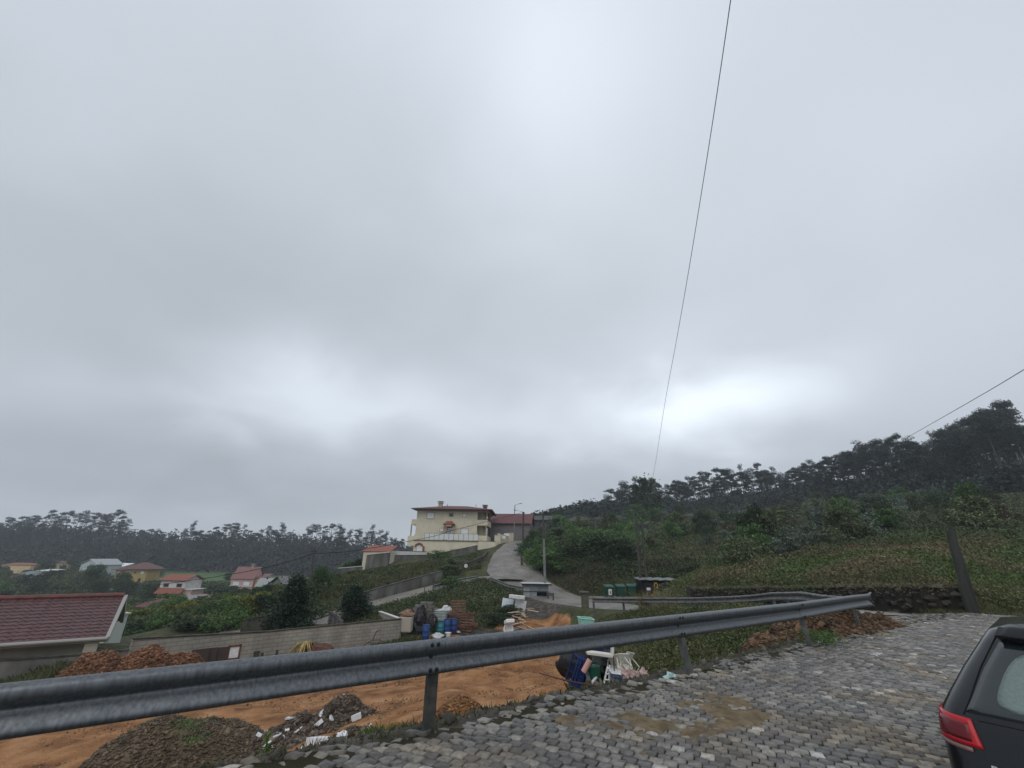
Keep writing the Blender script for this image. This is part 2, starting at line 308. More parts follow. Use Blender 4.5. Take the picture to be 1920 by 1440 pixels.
def ground_mat():
    m = bpy.data.materials.new('ground'); m.use_nodes = True; t = m.node_tree; b = t.nodes['Principled BSDF']; l = t.links.new
    at = t.nodes.new('ShaderNodeVertexColor'); at.layer_name = 'zone'; sp = t.nodes.new('ShaderNodeSeparateColor'); l(at.outputs[0], sp.inputs[0])
    tcn = t.nodes.new('ShaderNodeTexCoord')
    def nz(s, d=5):
        n = t.nodes.new('ShaderNodeTexNoise'); n.inputs['Scale'].default_value = s; n.inputs['Detail'].default_value = d; l(tcn.outputs['Object'], n.inputs['Vector']); return n.outputs[0]
    def ramp(src, stops):
        r = t.nodes.new('ShaderNodeValToRGB'); l(src, r.inputs[0])
        while len(r.color_ramp.elements) < len(stops): r.color_ramp.elements.new(.5)
        for e, (p, c) in zip(r.color_ramp.elements, stops): e.position = p; e.color = (*c, 1)
        return r.outputs[0]
    def mix(f, a, c):
        x = t.nodes.new('ShaderNodeMix'); x.data_type = 'RGBA'; l(f, x.inputs[0]); l(a, x.inputs[6]); l(c, x.inputs[7]); return x.outputs[2]
    def soft(ch, lo=.35, hi=.6, s=1.3):
        a = t.nodes.new('ShaderNodeMath'); a.operation = 'MULTIPLY_ADD'; l(nz(s, 6), a.inputs[0]); a.inputs[1].default_value = .7; l(ch, a.inputs[2])
        mr = t.nodes.new('ShaderNodeMapRange'); mr.inputs[1].default_value = lo+.35; mr.inputs[2].default_value = hi+.35; l(a.outputs[0], mr.inputs[0]); return mr.outputs[0]
    grass = ramp(nz(.9, 8), [(.3, (.028, .03, .012)), (.48, (.05, .055, .02)), (.6, (.075, .08, .03)), (.75, (.10, .085, .04))])
    dirt = ramp(nz(1.1, 10), [(.28, (.13, .058, .024)), (.43, (.27, .122, .048)), (.56, (.37, .18, .074)), (.72, (.46, .26, .135))])
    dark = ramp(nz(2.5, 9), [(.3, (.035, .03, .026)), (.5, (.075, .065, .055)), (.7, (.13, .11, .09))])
    field = ramp(nz(.06, 4), [(.3, (.055, .11, .035)), (.7, (.09, .15, .05))])
    c = mix(soft(sp.outputs[0]), grass, dirt); c = mix(soft(sp.outputs[1]), c, dark)
    f2 = t.nodes.new('ShaderNodeMapRange'); f2.inputs[1].default_value = .4; f2.inputs[2].default_value = .6; l(sp.outputs[2], f2.inputs[0]); c = mix(f2.outputs[0], c, field)
    l(c, b.inputs['Base Color']); b.inputs['Roughness'].default_value = .85; b.inputs['Specular IOR Level'].default_value = .25
    ad_ = t.nodes.new('ShaderNodeMath'); ad_.operation = 'MULTIPLY_ADD'; l(nz(14, 8), ad_.inputs[0]); ad_.inputs[1].default_value = .35; l(nz(2.2, 8), ad_.inputs[2])
    bp = t.nodes.new('ShaderNodeBump'); bp.inputs['Strength'].default_value = 1.0; bp.inputs['Distance'].default_value = .3; l(ad_.outputs[0], bp.inputs['Height']); l(bp.outputs[0], b.inputs['Normal'])
    return m
def blurmask(m, n=1):
    m = m.astype(float)
    for _ in range(n):
        p = np.pad(m, 1, mode='edge'); m = (p[1:-1, 1:-1]*2 + p[:-2, 1:-1]+p[2:, 1:-1]+p[1:-1, :-2]+p[1:-1, 2:])/6
    return m
inY = inpoly(X, Y, YARD); fine = inY & (RR < 45)
trk = np.abs(((X*.42+Y*.9+.8*np.sin(X*.25))) % 2.3 - 1.15)
V.reshape(nt_, nr_, 3)[..., 2] += np.where(fine & (Y > 9), -.16*np.exp(-(trk/.28)**2)*(vnoise(X, Y, 6, 9) > .45) + .09*(vnoise(X, Y, .45, 5)-.5) + .22*(vnoise(X, Y, 1.7, 6)-.5) + .04*(vnoise(X, Y, .2, 8)-.5), 0)
ter = npmesh('ground', V, Q, ground_mat(), smooth=True); tag(ter, kind='structure')
at = ter.data.color_attributes.new('zone', 'FLOAT_COLOR', 'POINT')
za = np.zeros((nt_, nr_, 4), np.float32); za[..., 3] = 1
za[..., 0] = blurmask(inY, 3); za[..., 1] = blurmask(inpoly(X, Y, DARK), 3); za[..., 2] = blurmask(inpoly(X, Y, FIELD), 1)
# churned brown soil patches in the yard and by the road bank
for (cx, cy, rx_, ry_) in [(-3, 37.8, 3.5, 1.2), (-6.2, 9.5, 1.6, 2)]:
    za[..., 1] = np.maximum(za[..., 1], np.exp(-(((X-cx)/rx_)**2+((Y-cy)/ry_)**2)**2)*.9)
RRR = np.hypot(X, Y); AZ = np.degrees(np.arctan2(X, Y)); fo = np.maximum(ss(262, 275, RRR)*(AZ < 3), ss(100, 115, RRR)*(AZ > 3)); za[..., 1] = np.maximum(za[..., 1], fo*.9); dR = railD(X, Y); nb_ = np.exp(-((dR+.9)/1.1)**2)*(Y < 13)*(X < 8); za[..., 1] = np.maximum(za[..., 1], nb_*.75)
at.data.foreach_set('color', za.reshape(-1))
# ---------------------------------------------------------------- road surfaces
def cobble_far():
    m = bpy.data.materials.new('worn_cobble'); m.use_nodes = True; t = m.node_tree; b = t.nodes['Principled BSDF']; l = t.links.new
    tcn = t.nodes.new('ShaderNodeTexCoord'); v = t.nodes.new('ShaderNodeTexVoronoi'); v.inputs['Scale'].default_value = 6.5; l(tcn.outputs['Object'], v.inputs['Vector'])
    n = t.nodes.new('ShaderNodeTexNoise'); n.inputs['Scale'].default_value = .55; n.inputs['Detail'].default_value = 8; l(tcn.outputs['Object'], n.inputs['Vector'])
    r = t.nodes.new('ShaderNodeValToRGB'); l(n.outputs[0], r.inputs[0]); e = r.color_ramp.elements
    e[0].position = .3; e[0].color = (.10, .088, .075, 1); e[1].position = .72; e[1].color = (.24, .215, .19, 1)
    sp = t.nodes.new('ShaderNodeSeparateColor'); l(v.outputs['Color'], sp.inputs[0]); mr = t.nodes.new('ShaderNodeMapRange'); mr.inputs[3].default_value = .7; mr.inputs[4].default_value = 1.3; l(sp.outputs[0], mr.inputs[0])
    s = t.nodes.new('ShaderNodeVectorMath'); s.operation = 'SCALE'; l(r.outputs[0], s.inputs[0]); l(mr.outputs[0], s.inputs['Scale']); l(s.outputs[0], b.inputs['Base Color'])
    b.inputs['Roughness'].default_value = .55; b.inputs['Specular IOR Level'].default_value = .5
    bp = t.nodes.new('ShaderNodeBump'); bp.inputs['Strength'].default_value = .7; bp.inputs['Distance'].default_value = .05; bp.invert = True; l(v.outputs['Distance'], bp.inputs['Height']); l(bp.outputs[0], b.inputs['Normal'])
    return m
MCF = cobble_far()
def ribbon(name, P, m, nc=9, start=0):
    P = P[start:]; Vv = []; 
    for i, p in enumerate(P):
        a = P[max(i-1, 0)]; b = P[min(i+1, len(P)-1)]; t = Vector((b[0]-a[0], b[1]-a[1])).normalized(); n_ = Vector((t.y, -t.x))
        for k in range(nc):
            u = k/(nc-1)*2-1; w = p[3]/2*(1 + (.012*math.sin(i*1.7) + .02*math.sin(i*.6+2))*abs(u)); Vv.append((p[0]+n_.x*u*w, p[1]+n_.y*u*w, p[2]+.05*(1-u*u) + (-.14 if abs(u) > .99 else 0)))
    ii = np.arange(len(P)*nc).reshape(-1, nc); QQ = np.stack([ii[:-1, :-1], ii[:-1, 1:], ii[1:, 1:], ii[1:, :-1]], -1).reshape(-1, 4)
    return tag(npmesh(name, Vv, QQ, m, smooth=True), kind='structure')
ribbon('road', RD1, MCF, start=4); ribbon('lay_by', RD3, MCF); ribbon('lane', RD2, mat('worn_concrete', (.13, .118, .10), (.2, .18, .155), scale=.8, rough=.7, bump=.4, bscale=5))
# near pavement: every sett is real geometry
ang = math.atan2(RLD.y, RLD.x) + R(-62); ca, sa = math.cos(ang), math.sin(ang)
pu, pv = .128, .118; gu, gv = np.meshgrid(np.arange(-230, 260), np.arange(-230, 260))
gv = gv.ravel(); gu = gu.ravel(); uu = gu*pu + (gv % 2)*pu*.5 + .03*np.sin(gv*.7); vv = gv*pv + .05*np.sin(gu*.13)+.02*np.sin(gu*.5)
cx = 6 + uu*ca - vv*sa; cy = 7 + uu*sa + vv*ca
d = railD(cx, cy); edge = -.12 + .34*(vnoise(cx, cy, .55, 4)-.6) + .12*(vnoise(cx, cy, .2, 14)-.5)
dn = np.hypot(cx, cy)
d1, z1, w1 = polydist(cx, cy, RD1[:14])
keep = (((d > edge) & (cy < wallY(cx) - .1)) | ((d1 < w1/2-.1) & (cy < 22) & (cx > 9.5))) & (cx < 24) & (cy > -2) & (cy > cx*.28-4) & (cx > -9)
cx, cy, d, dn = cx[keep], cy[keep], d[keep], dn[keep]; n_ = len(cx); print('setts', n_)
d1, z1, w1 = polydist(cx, cy, RD1[:14])
kk = ss(.3, -1.2, d); cz = nearz(cx, cy)*(1-kk) + np.where(cx > 9.5, z1+.02, -.05)*kk
SAND = lambda x, y: vnoise(x, y, 1.5, 21)*.62 + vnoise(x, y, .33, 22)*.38
sand = SAND(cx, cy)
edgef = np.clip(1 - (d+.1)/.75, 0, 1)
cz = cz + rng.normal(0, .0035, n_) + edgef*rng.normal(0, .014, n_) - np.where(d < .15, .02, 0)
a0 = ang + rng.normal(0, .06, n_) + edgef*rng.normal(0, .25, n_)
hw = pu/2*rng.uniform(.90, 1.0, n_); hv = pv/2*rng.uniform(.90, 1.0, n_)
tx = rng.normal(0, .02, n_) + edgef*rng.normal(0, .12, n_); ty = rng.normal(0, .02, n_) + edgef*rng.normal(-.03, .12, n_)
offs = np.array([(-1, -1), (0, -1.01), (1, -1), (1.01, 0), (1, 1), (0, 1.01), (-1, 1), (-1.01, 0)], float)
VV = np.zeros((n_, 25, 3))
jit = rng.normal(0, .045, (n_, 8, 2))
for lay, (sc_, dz) in enumerate([(1.0, -.06), (1.0, -.010), (.88, -.001)]):
    for k in range(8):
        ou = (offs[k, 0] + jit[:, k, 0])*hw*sc_; ov = (offs[k, 1]+jit[:, k, 1])*hv*sc_
        VV[:, lay*8+k, 0] = cx + ou*np.cos(a0) - ov*np.sin(a0); VV[:, lay*8+k, 1] = cy + ou*np.sin(a0) + ov*np.cos(a0)
        VV[:, lay*8+k, 2] = cz + dz + ou*tx + ov*ty + (rng.normal(0, .0016, n_) if lay == 2 else 0)
VV[:, 24, 0] = cx; VV[:, 24, 1] = cy; VV[:, 24, 2] = cz + .002 + rng.normal(0, .0015, n_)
q = []
for lay in range(2):
    for k in range(8): q.append((lay*8+k, lay*8+(k+1) % 8, lay*8+8+(k+1) % 8, lay*8+8+k))
for k in range(0, 8, 2): q.append((16+(k-1) % 8, 16+k, 16+(k+1) % 8, 24))
q = np.array(q); QQ = (q[None] + (np.arange(n_)*25)[:, None, None]).reshape(-1, 4)
def sett_mat():
    m = bpy.data.materials.new('wet_granite'); m.use_nodes = True; t = m.node_tree; b = t.nodes['Principled BSDF']; l = t.links.new
    g = t.nodes.new('ShaderNodeNewGeometry'); r = t.nodes.new('ShaderNodeValToRGB'); l(g.outputs['Random Per Island'], r.inputs[0]); cr = r.color_ramp
    for p, c in [(.0, (.06, .057, .053)), (.3, (.10, .094, .086)), (.6, (.142, .132, .118)), (.85, (.19, .174, .15)), (.965, (.235, .218, .19)), (1, (.42, .40, .375))]:
        if p in (0., 1): e = cr.elements[0 if p == 0 else len(cr.elements)-1]
        else: e = cr.elements.new(p)
        e.color = (*c, 1)
    tcn = t.nodes.new('ShaderNodeTexCoord'); n = t.nodes.new('ShaderNodeTexNoise'); n.inputs['Scale'].default_value = 22; n.inputs['Detail'].default_value = 8; l(tcn.outputs['Object'], n.inputs['Vector'])
    nb = t.nodes.new('ShaderNodeTexNoise'); nb.inputs['Scale'].default_value = .8; nb.inputs['Detail'].default_value = 5; l(tcn.outputs['Object'], nb.inputs['Vector'])
    mr = t.nodes.new('ShaderNodeMapRange'); mr.inputs[1].default_value = .3; mr.inputs[2].default_value = .7; mr.inputs[3].default_value = .65; mr.inputs[4].default_value = 1.35; l(n.outputs[0], mr.inputs[0])
    s = t.nodes.new('ShaderNodeVectorMath'); s.operation = 'SCALE'; l(r.outputs[0], s.inputs[0]); l(mr.outputs[0], s.inputs['Scale'])
    br = t.nodes.new('ShaderNodeMapRange'); br.inputs[1].default_value = .5; br.inputs[2].default_value = .72; l(nb.outputs[0], br.inputs[0])
    mx = t.nodes.new('ShaderNodeMix'); mx.data_type = 'RGBA'; mx.blend_type = 'MULTIPLY'; l(br.outputs[0], mx.inputs[0]); l(s.outputs[0], mx.inputs[6]); mx.inputs[7].default_value = (1.15, .95, .7, 1); l(mx.outputs[2], b.inputs['Base Color'])
    ro = t.nodes.new('ShaderNodeMapRange'); ro.inputs[1].default_value = .35; ro.inputs[2].default_value = .65; ro.inputs[3].default_value = .28; ro.inputs[4].default_value = .62; l(nb.outputs[0], ro.inputs[0]); l(ro.outputs[0], b.inputs['Roughness'])
    b.inputs['Specular IOR Level'].default_value = .5
    bp = t.nodes.new('ShaderNodeBump'); bp.inputs['Strength'].default_value = .55; bp.inputs['Distance'].default_value = .012; l(n.outputs[0], bp.inputs['Height']); l(bp.outputs[0], b.inputs['Normal'])
    return m
tag(npmesh('cobbled_road', VV.reshape(-1, 3), QQ, sett_mat(), smooth=False), kind='structure')
# joints: silt, moss and washed-in sand lying between and, in places, over the setts
gx, gy = np.meshgrid(np.arange(-8, 24.6, .06), np.arange(-2, 23.5, .06), indexing='ij'); gd = railD(gx, gy)
g1, gz1, gw1 = polydist(gx, gy, RD1[:14]); kg = ss(.3, -1.2, gd)
gz = (nearz(gx, gy))*(1-kg) + np.where(gx > 9.5, gz1+.02, -.05)*kg
sd = SAND(gx, gy); gz += -.022 + .006*vnoise(gx, gy, .12, 33)
ok = ((gd > -.1+.3*(vnoise(gx, gy, .55, 4)-.6)) & (gy < wallY(gx)+.1)) | ((g1 < gw1/2) & (gy < 23) & (gx > 9.5))
ok &= (gy > gx*.28-4.5)
ii = np.arange(gx.size).reshape(gx.shape); fk = ok[:-1, :-1] & ok[1:, 1:] & ok[1:, :-1] & ok[:-1, 1:]
QQ = np.stack([ii[:-1, :-1], ii[1:, :-1], ii[1:, 1:], ii[:-1, 1:]], -1)[fk]
jm = mat('wet_silt', (.05, .042, .028), (.022, .024, .012), scale=1.6, rough=.97, spec=.05, bump=.8, bscale=60, bdist=.01, detail=8)
tag(npmesh('road_joints', np.stack([gx, gy, gz], -1).reshape(-1, 3), QQ, jm, smooth=True), kind='structure')

sx_, sy_ = np.meshgrid(np.arange(-4, 9, .03), np.arange(1, 12, .03), indexing='ij'); sdd = railD(sx_, sy_); sv = SAND(sx_, sy_) - .045 - .3*ss(1.35, 1.9, sdd) - .3*ss(3.4, 4.4, sx_) + .2*(vnoise(sx_, sy_, .1, 77)-.5) + .1*(vnoise(sx_, sy_, .045, 78)-.5) - .14*ss(1.3, 2.6, sdd); sz_ = nearz(sx_, sy_) - .012 + .022*ss(.60, .74, sv)
m_ = (sv > .60) & (sdd > .25); ii = np.arange(sx_.size).reshape(sx_.shape); fk = m_[:-1, :-1] & m_[1:, 1:] & m_[1:, :-1] & m_[:-1, 1:]; QQ = np.stack([ii[:-1, :-1], ii[1:, :-1], ii[1:, 1:], ii[:-1, 1:]], -1)[fk]
tag(npmesh('washed_sand', np.stack([sx_, sy_, sz_], -1).reshape(-1, 3), QQ, mat('washed_sand', (.20, .155, .10), (.11, .085, .055), scale=9, rough=.97, spec=.03, bump=1, bscale=120, bdist=.006, detail=9), smooth=True), kind='structure')
# ---------------------------------------------------------------- guardrail by the pavement
galv = mat('galvanised_steel', (.075, .083, .09), (.16, .17, .182), scale=40, rough=.40, metal=.6, bump=.3, bscale=90, bdist=.0015, spec=.5, stretch=(1, 1, .12), detail=9, lo=.3, hi=.75)
galv2 = mat('weathered_steel', (.10, .105, .10), (.2, .2, .19), scale=6, rough=.5, metal=.6, bump=.2, bscale=80, bdist=.003)
dark_steel = mat('dark_steel', (.05, .05, .048), (.10, .095, .085), scale=9, rough=.6, metal=.3)
bolt_m = mat('bolt_steel', (.02, .02, .02), rough=.5, metal=.4)
WP = [(.010, .315), (.030, .312), (.058, .303), (.078, .288), (.084, .270), (.084, .245), (.078, .228), (.052, .206), (.024, .184), (.008, .172), (.002, .160), (.006, .148), (.022, .131), (.046, .104), (.070, .076), (.080, .060), (.084, .046), (.080, .030), (.058, .013), (.030, .003), (.010, 0)]
def beam_mesh(P, off, name, m, parent, sub=12, flare=0, wave=0):
    """P: points (x,y,z of the beam foot line); the waves face +normal (the road)"""
    mb = MB(); rows = []
    Pv = [Vector(p) for p in P]
    pts = []
    for a, b in zip(Pv[:-1], Pv[1:]):
        for k in range(sub): pts.append(a.lerp(b, k/sub))
    pts.append(Pv[-1]); n = len(pts); K = len(WP)
    for th_ in (0, -.006):
        for i, p in enumerate(pts):
            t = (pts[min(i+1, n-1)]-pts[max(i-1, 0)]).normalized(); nn = Vector((t.y, -t.x, 0)).normalized()
            w = wave*math.sin(i*1.3)
            for (d_, z) in WP:
                rows.append(p + nn*(d_+off+th_+w) + Vector((0, 0, z)))
    fs = []
    for s in range(2):
        b = s*n*K
        for i in range(n-1):
            for k in range(K-1):
                f = (b+i*K+k, b+(i+1)*K+k, b+(i+1)*K+k+1, b+i*K+k+1); fs.append(f if s else f[::-1])
    b = n*K
    for i in range(n-1): fs += [(i*K, (i+1)*K, b+(i+1)*K, b+i*K), (i*K+K-1, b+i*K+K-1, b+(i+1)*K+K-1, (i+1)*K+K-1)]
    mb.add(rows, fs); return mb.build(name, m, parent, smooth=True)
def post_mb(base, top, tdir, w=.10, d_=.055):      # C-shaped post open to the back
    t = Vector(tdir).normalized(); nn = Vector((t.y, -t.x, 0)).normalized(); mb = MB(); base = Vector(base); top = Vector(top)
    prof = [(-w/2, -d_), (-w/2, 0), (w/2, 0), (w/2, -d_), (w/2-.006, -d_), (w/2-.006, -.006), (-w/2+.006, -.006), (-w/2+.006, -d_)]
    vs = [q + t*a + nn*b for q in (base, top) for a, b in prof]; K = 8
    return mb.add(vs, [(k, (k+1) % K, K+(k+1) % K, K+k) for k in range(K)] + [(8, 9, 14, 15), (9, 10, 13, 14), (10, 11, 12, 13)])
def bolt(p, nn, r=.014, parent=None):
    q = Vector(nn).to_track_quat('Z', 'Y').to_matrix().to_4x4(); q.translation = Vector(p)
    mb = MB(); mb.lathe([(r*.3, .014), (r*.9, .011), (r, .004), (r*1.5, .003), (r*1.5, 0)][::-1], n=8, M=q); return mb.build('bolt', bolt_m, parent)
GR = empty('guardrail', (RL0.x, RL0.y, 0), 'long grey galvanised guardrail with a rounded wave profile along the near cobbled bend', 'guardrail')
PP = [(-7.45, .42), (-4.03, 2.80), (-.74, 5.18), (2.74, 7.70), (6.18, 10.10), (8.98, 12.33), (9.90, 13.02)]
TOPZ = [.78, .78, .785, .785, .80, .805, .80]; BZ = .315
def loc(o):     # objects built in world coordinates under an empty: undo the empty's offset
    o.matrix_parent_inverse = o.parent.matrix_world.inverted() if False else Matrix.Translation(-o.parent.location)
    return o
for i in range(6):
    a = Vector((*PP[i], TOPZ[i]-BZ)); b = Vector((*PP[i+1], TOPZ[i+1]-BZ)); t = (b-a).normalized()
    if i == 5: continue
    e = b if i < 4 else Vector((*PP[6], TOPZ[6]-BZ))
    pts = [a - t*(.11 if i else 0), b + t*.0] if i < 4 else [a-t*.16, b, e]
    loc(beam_mesh(pts, .0 + (.004 if i % 2 else 0), 'beam', galv, GR, sub=14))
    nn = Vector((t.y, -t.x, 0))
    if i:
        for (s_, z_) in ((-.02, .275), (-.09, .275), (-.02, .055), (-.09, .055), (-.055, .158)):
            dd = .088 if z_ != .158 else .010
            loc(bolt(a + t*s_ + nn*dd + Vector((0, 0, z_)), nn, parent=GR))
for i in range(1, 6):
    t = (Vector((*PP[i+1], 0))-Vector((*PP[i-1], 0))).normalized(); nn = Vector((t.y, -t.x, 0))
    lean = [0, .0, .0, .10, .10, .05][i]
    b = Vector((*PP[i], 0)) - nn*.012; b.z = -.35
    tp = Vector((*PP[i], TOPZ[i]-.07)) - nn*.012
    b += nn*lean*1.2 + t*lean*.7; 
    loc(post_mb(b, tp, t, w=.115).build('post', dark_steel if i == 2 else galv2, GR))
# crushed end piece with torn lip
mb = MB(); t = (Vector((*PP[6], 0))-Vector((*PP[5], 0))).normalized(); nn = Vector((t.y, -t.x, 0)); e = Vector((*PP[6], TOPZ[6]-BZ))
rows = []; NN = 7
for i in range(NN):
    u = i/(NN-1)
    for k, (d_, z) in enumerate(WP):
        zz_ = .158 + (z-.158)*(1+.25*u) ; rows.append(e + t*(u*.34*(.45+.55*abs(z-.158)/.158)) + nn*(d_*(1-.8*u)+.006 + .03*u*math.sin(k*.9)) + Vector((0, 0, zz_)))
K = len(WP); mb.add(rows, [(i*K+k, i*K+k+1, (i+1)*K+k+1, (i+1)*K+k) for i in range(NN-1) for k in range(K-1)])
eo = mb.build('end_piece', galv, GR, smooth=True); loc(eo); md = eo.modifiers.new('s', 'SOLIDIFY'); md.thickness = .005
# ---------------------------------------------------------------- older guardrails on the lower road
def small_rail(name, pts, label, group, H0=.72, posts=None, m=galv2, end_post=True):
    o = empty(name, pts[0], label, 'guardrail', group)
    P = [Vector(p) for p in pts]
    loc(beam_mesh([p+Vector((0, 0, H0-.31)) for p in P], 0, 'beam', m, o, sub=5, wave=.012))
    for i, p in enumerate(P):
        t = (P[min(i+1, len(P)-1)]-P[max(i-1, 0)]).normalized(); nn = Vector((t.y, -t.x, 0))
        lean = t*random.uniform(-.1, .1)
        loc(post_mb(p-nn*.02+Vector((0, 0, -.4)), p-nn*.02+lean+Vector((0, 0, H0+.02)), t, w=.13, d_=.08).build('post', dark_steel if i % 2 else galv2, o))
    return o
fr = [G(1590, 1119, 15.6), G(1546, 1116, 16.6), G(1503, 1109.5, 18), G(1446, 1111, 20.5), G(1417, 1115, 22.2), G(1372, 1118, 24.4), G(1300, 1120.5, 28), G(1212, 1121, 31), G(1168, 1121, 33), G(1112, 1120.5, 35)]
fr = [Vector((p.x, p.y, p.z-.74)) for p in fr]
small_rail('guardrail', fr[::-1], 'dented old guardrail along the lower road in front of the bins and stone wall', 'old guardrails on the lower road', H0=.74)
g2 = [G(921, 1084, 51), G(951, 1090, 49.5), G(985, 1100, 48.2)]; g2 = [Vector((p.x, p.y, H(p.x, p.y)-.0)) for p in g2]
small_rail('guardrail', g2, 'short dark guardrail between the steep cobbled road and the tin shed', 'old guardrails on the lower road', H0=.75)
g3 = [G(812, 1105, 49.5), G(840, 1096, 51), G(868, 1088, 52), G(894, 1083, 52.5)]; g3 = [Vector((p.x, p.y, H(p.x, p.y))) for p in g3]
small_rail('guardrail', g3[::1], 'low guardrail along the concrete lane at the top of the grass bank', 'old guardrails on the lower road', H0=.6)
g4 = [G(1026, 1103, 46.4), G(1036, 1110, 45.2)]; g4 = [Vector((p.x, p.y, H(p.x, p.y))) for p in g4]
small_rail('guardrail', g4, 'stub of guardrail sticking out right of the tin shed', 'old guardrails on the lower road', H0=.75)
# ---------------------------------------------------------------- walls
concrete = mat('stained_concrete', (.17, .16, .145), (.075, .072, .066), scale=1.2, rough=.85, bump=.4, bscale=14, stretch=(1, 1, .25), detail=9)
concrete_d = mat('dark_concrete', (.095, .09, .085), (.05, .048, .045), scale=1.4, rough=.85, bump=.4, bscale=14, stretch=(1, 1, .3), detail=9)
cope = mat('mossy_coping', (.03, .03, .025), (.07, .065, .05), scale=3, rough=.9, bump=.5, bscale=20)
cream = mat('cream_render', (.62, .565, .43), (.54, .49, .37), scale=.9, rough=.8, bump=.1, bscale=12, detail=6)
white_r = mat('white_render', (.62, .6, .57), (.5, .48, .46), scale=1.5, rough=.8)
def block_mat(name, c1, c2, bw=.5, bh=.2, mortar=(.07, .065, .06)):
    m = mat(name, c1, c2, scale=1.1, rough=.85, bump=0, detail=8, stretch=(1, 1, .5)); t = m.node_tree; b = t.nodes['Principled BSDF']; l = t.links.new
    src = b.inputs['Base Color'].links[0].from_socket
    br = t.nodes.new('ShaderNodeTexBrick'); br.inputs['Scale'].default_value = 1; br.inputs['Brick Width'].default_value = bw; br.inputs['Row Height'].default_value = bh; br.inputs['Mortar Size'].default_value = .012
    br.inputs['Color1'].default_value = (1, 1, 1, 1); br.inputs['Color2'].default_value = (.88, .88, .88, 1); br.inputs['Mortar'].default_value = (*[x/c1[i]*.9 for i, x in enumerate(mortar)], 1)
    uv = t.nodes.new('ShaderNodeUVMap'); l(uv.outputs[0], br.inputs['Vector'])
    mx = t.nodes.new('ShaderNodeMix'); mx.data_type = 'RGBA'; mx.blend_type = 'MULTIPLY'; mx.inputs[0].default_value = 1; l(src, mx.inputs[6]); l(br.outputs['Color'], mx.inputs[7]); l(mx.outputs[2], b.inputs['Base Color'])
    bp = t.nodes.new('ShaderNodeBump'); bp.inputs['Distance'].default_value = .02; bp.inputs['Strength'].default_value = .6; l(br.outputs['Fac'], bp.inputs['Height']); bp.invert = True; l(bp.outputs[0], b.inputs['Normal'])
    return m
blocks = block_mat('concrete_block', (.36, .34, .295), (.25, .235, .205), mortar=(.22, .21, .19))
def boxuv(o, s=1.0):
    me = o.data; uv = me.uv_layers.new(name='UVMap')
    for p in me.polygons:
        n = p.normal; h = Vector((-n.y, n.x, 0)); h = h.normalized() if h.length > .01 else Vector((1, 0, 0))
        for li in p.loop_indices:
            v = me.vertices[me.loops[li].vertex_index].co; uv.data[li].uv = (v.dot(h)*s, (v.z if abs(n.z) < .7 else v.y)*s)
    return o
def wall(label=None, pts=None, m=None, h=None, th=.2, coping=None, name='boundary_wall', group=None, cat='wall', ch=.07, bottom=None, piers=0):
    """pts: world points of the wall's top line"""
    o = empty(name, pts[0], label, cat, group); P = [Vector(p) for p in pts]
    mb = MB(); vs = []; n = len(P); nns = []
    for i, p in enumerate(P):
        t = (P[min(i+1, n-1)]-P[max(i-1, 0)]); t.z = 0; t.normalize(); nn = Vector((-t.y, t.x, 0)); nns.append((t, nn))
        hb = (bottom[i] if bottom else p.z-h)
        for (s_, z) in ((-th/2, hb), (th/2, hb), (th/2, p.z), (-th/2, p.z)): vs.append(Vector((p.x, p.y, z)) + nn*s_)
    fs = [(i*4+k, i*4+(k+1) % 4, (i+1)*4+(k+1) % 4, (i+1)*4+k) for i in range(n-1) for k in range(4)] + [(3, 2, 1, 0), tuple((n-1)*4+k for k in range(4))]
    w = mb.add(vs, fs).build('wall_body', m, o); boxuv(w); loc(w)
    if coping:
        mb = MB(); vs = []
        for p, (t, nn) in zip(P, nns):
            for (s_, z) in ((-th/2-.04, .003), (th/2+.04, .003), (th/2+.04, ch), (-th/2-.04, ch)): vs.append(p + nn*s_ + Vector((0, 0, z)))
        loc(mb.add(vs, fs).build('coping', coping, o))
    return o
def sub(pts, k):
    out = []
    for a, b in zip(pts[:-1], pts[1:]):
        for i in range(k): out.append(a.lerp(b, i/k))
    return out + [pts[-1]]
wall('block wall streaked with damp behind the earth heaps, dark mossy coping', sub([G(248, 1199, 23.8), G(500, 1185, 28.5), G(751, 1161, 34.4)], 4), blocks, bottom=[-5.3]*9, coping=cope, ch=.06)
wall('short return of the block wall running away at its right end', [G(752, 1161, 34.5), G(712, 1147, 40)], blocks, bottom=[-5.3, -5.3], coping=white_r, ch=.05)
wall('low dark boundary wall below the large red-tiled roof', sub([G(-60, 1243, 22.5), G(120, 1231, 23.4), G(247, 1219, 23.9)], 3), concrete, bottom=[-5.2]*7, coping=cope)
wall('grey retaining wall sloping beside the concrete lane', sub([G(640, 1121, 45.2), G(689, 1109, 47.5), G(760, 1089, 51), G(829, 1071, 55.4)], 3), concrete, bottom=[H(G(640+ (829-640)*i/9, 1100, 45.2+10.2*i/9).x, 45.2+10.2*i/9-.5)-1.6 for i in range(10)], coping=concrete_d, ch=.08, name='retaining_wall')
d_top = [G(865, 1058, 58.0), G(889, 1051, 61), G(905, 1043, 65), G(912, 1036, 71), G(917, 1031, 78)]
wall('curved parapet wall with a white dot at the inside of the steep road', sub(d_top, 3), concrete_d, bottom=[q.z-1.25 for q in sub(d_top, 3)], coping=cope, name='parapet_wall')
wd = MB(); p_ = G(874, 1058, 58.2); q_ = Matrix.Translation(p_ + Vector((0, -.1, -.2))) @ Matrix.Rotation(R(90), 4, 'X'); wd.lathe([(.2, 0), (.24, .02), (.2, .05)], n=12, M=q_)
tag(wd.build('reflector', white_r), 'round white reflector fixed on the curved parapet', 'reflector')
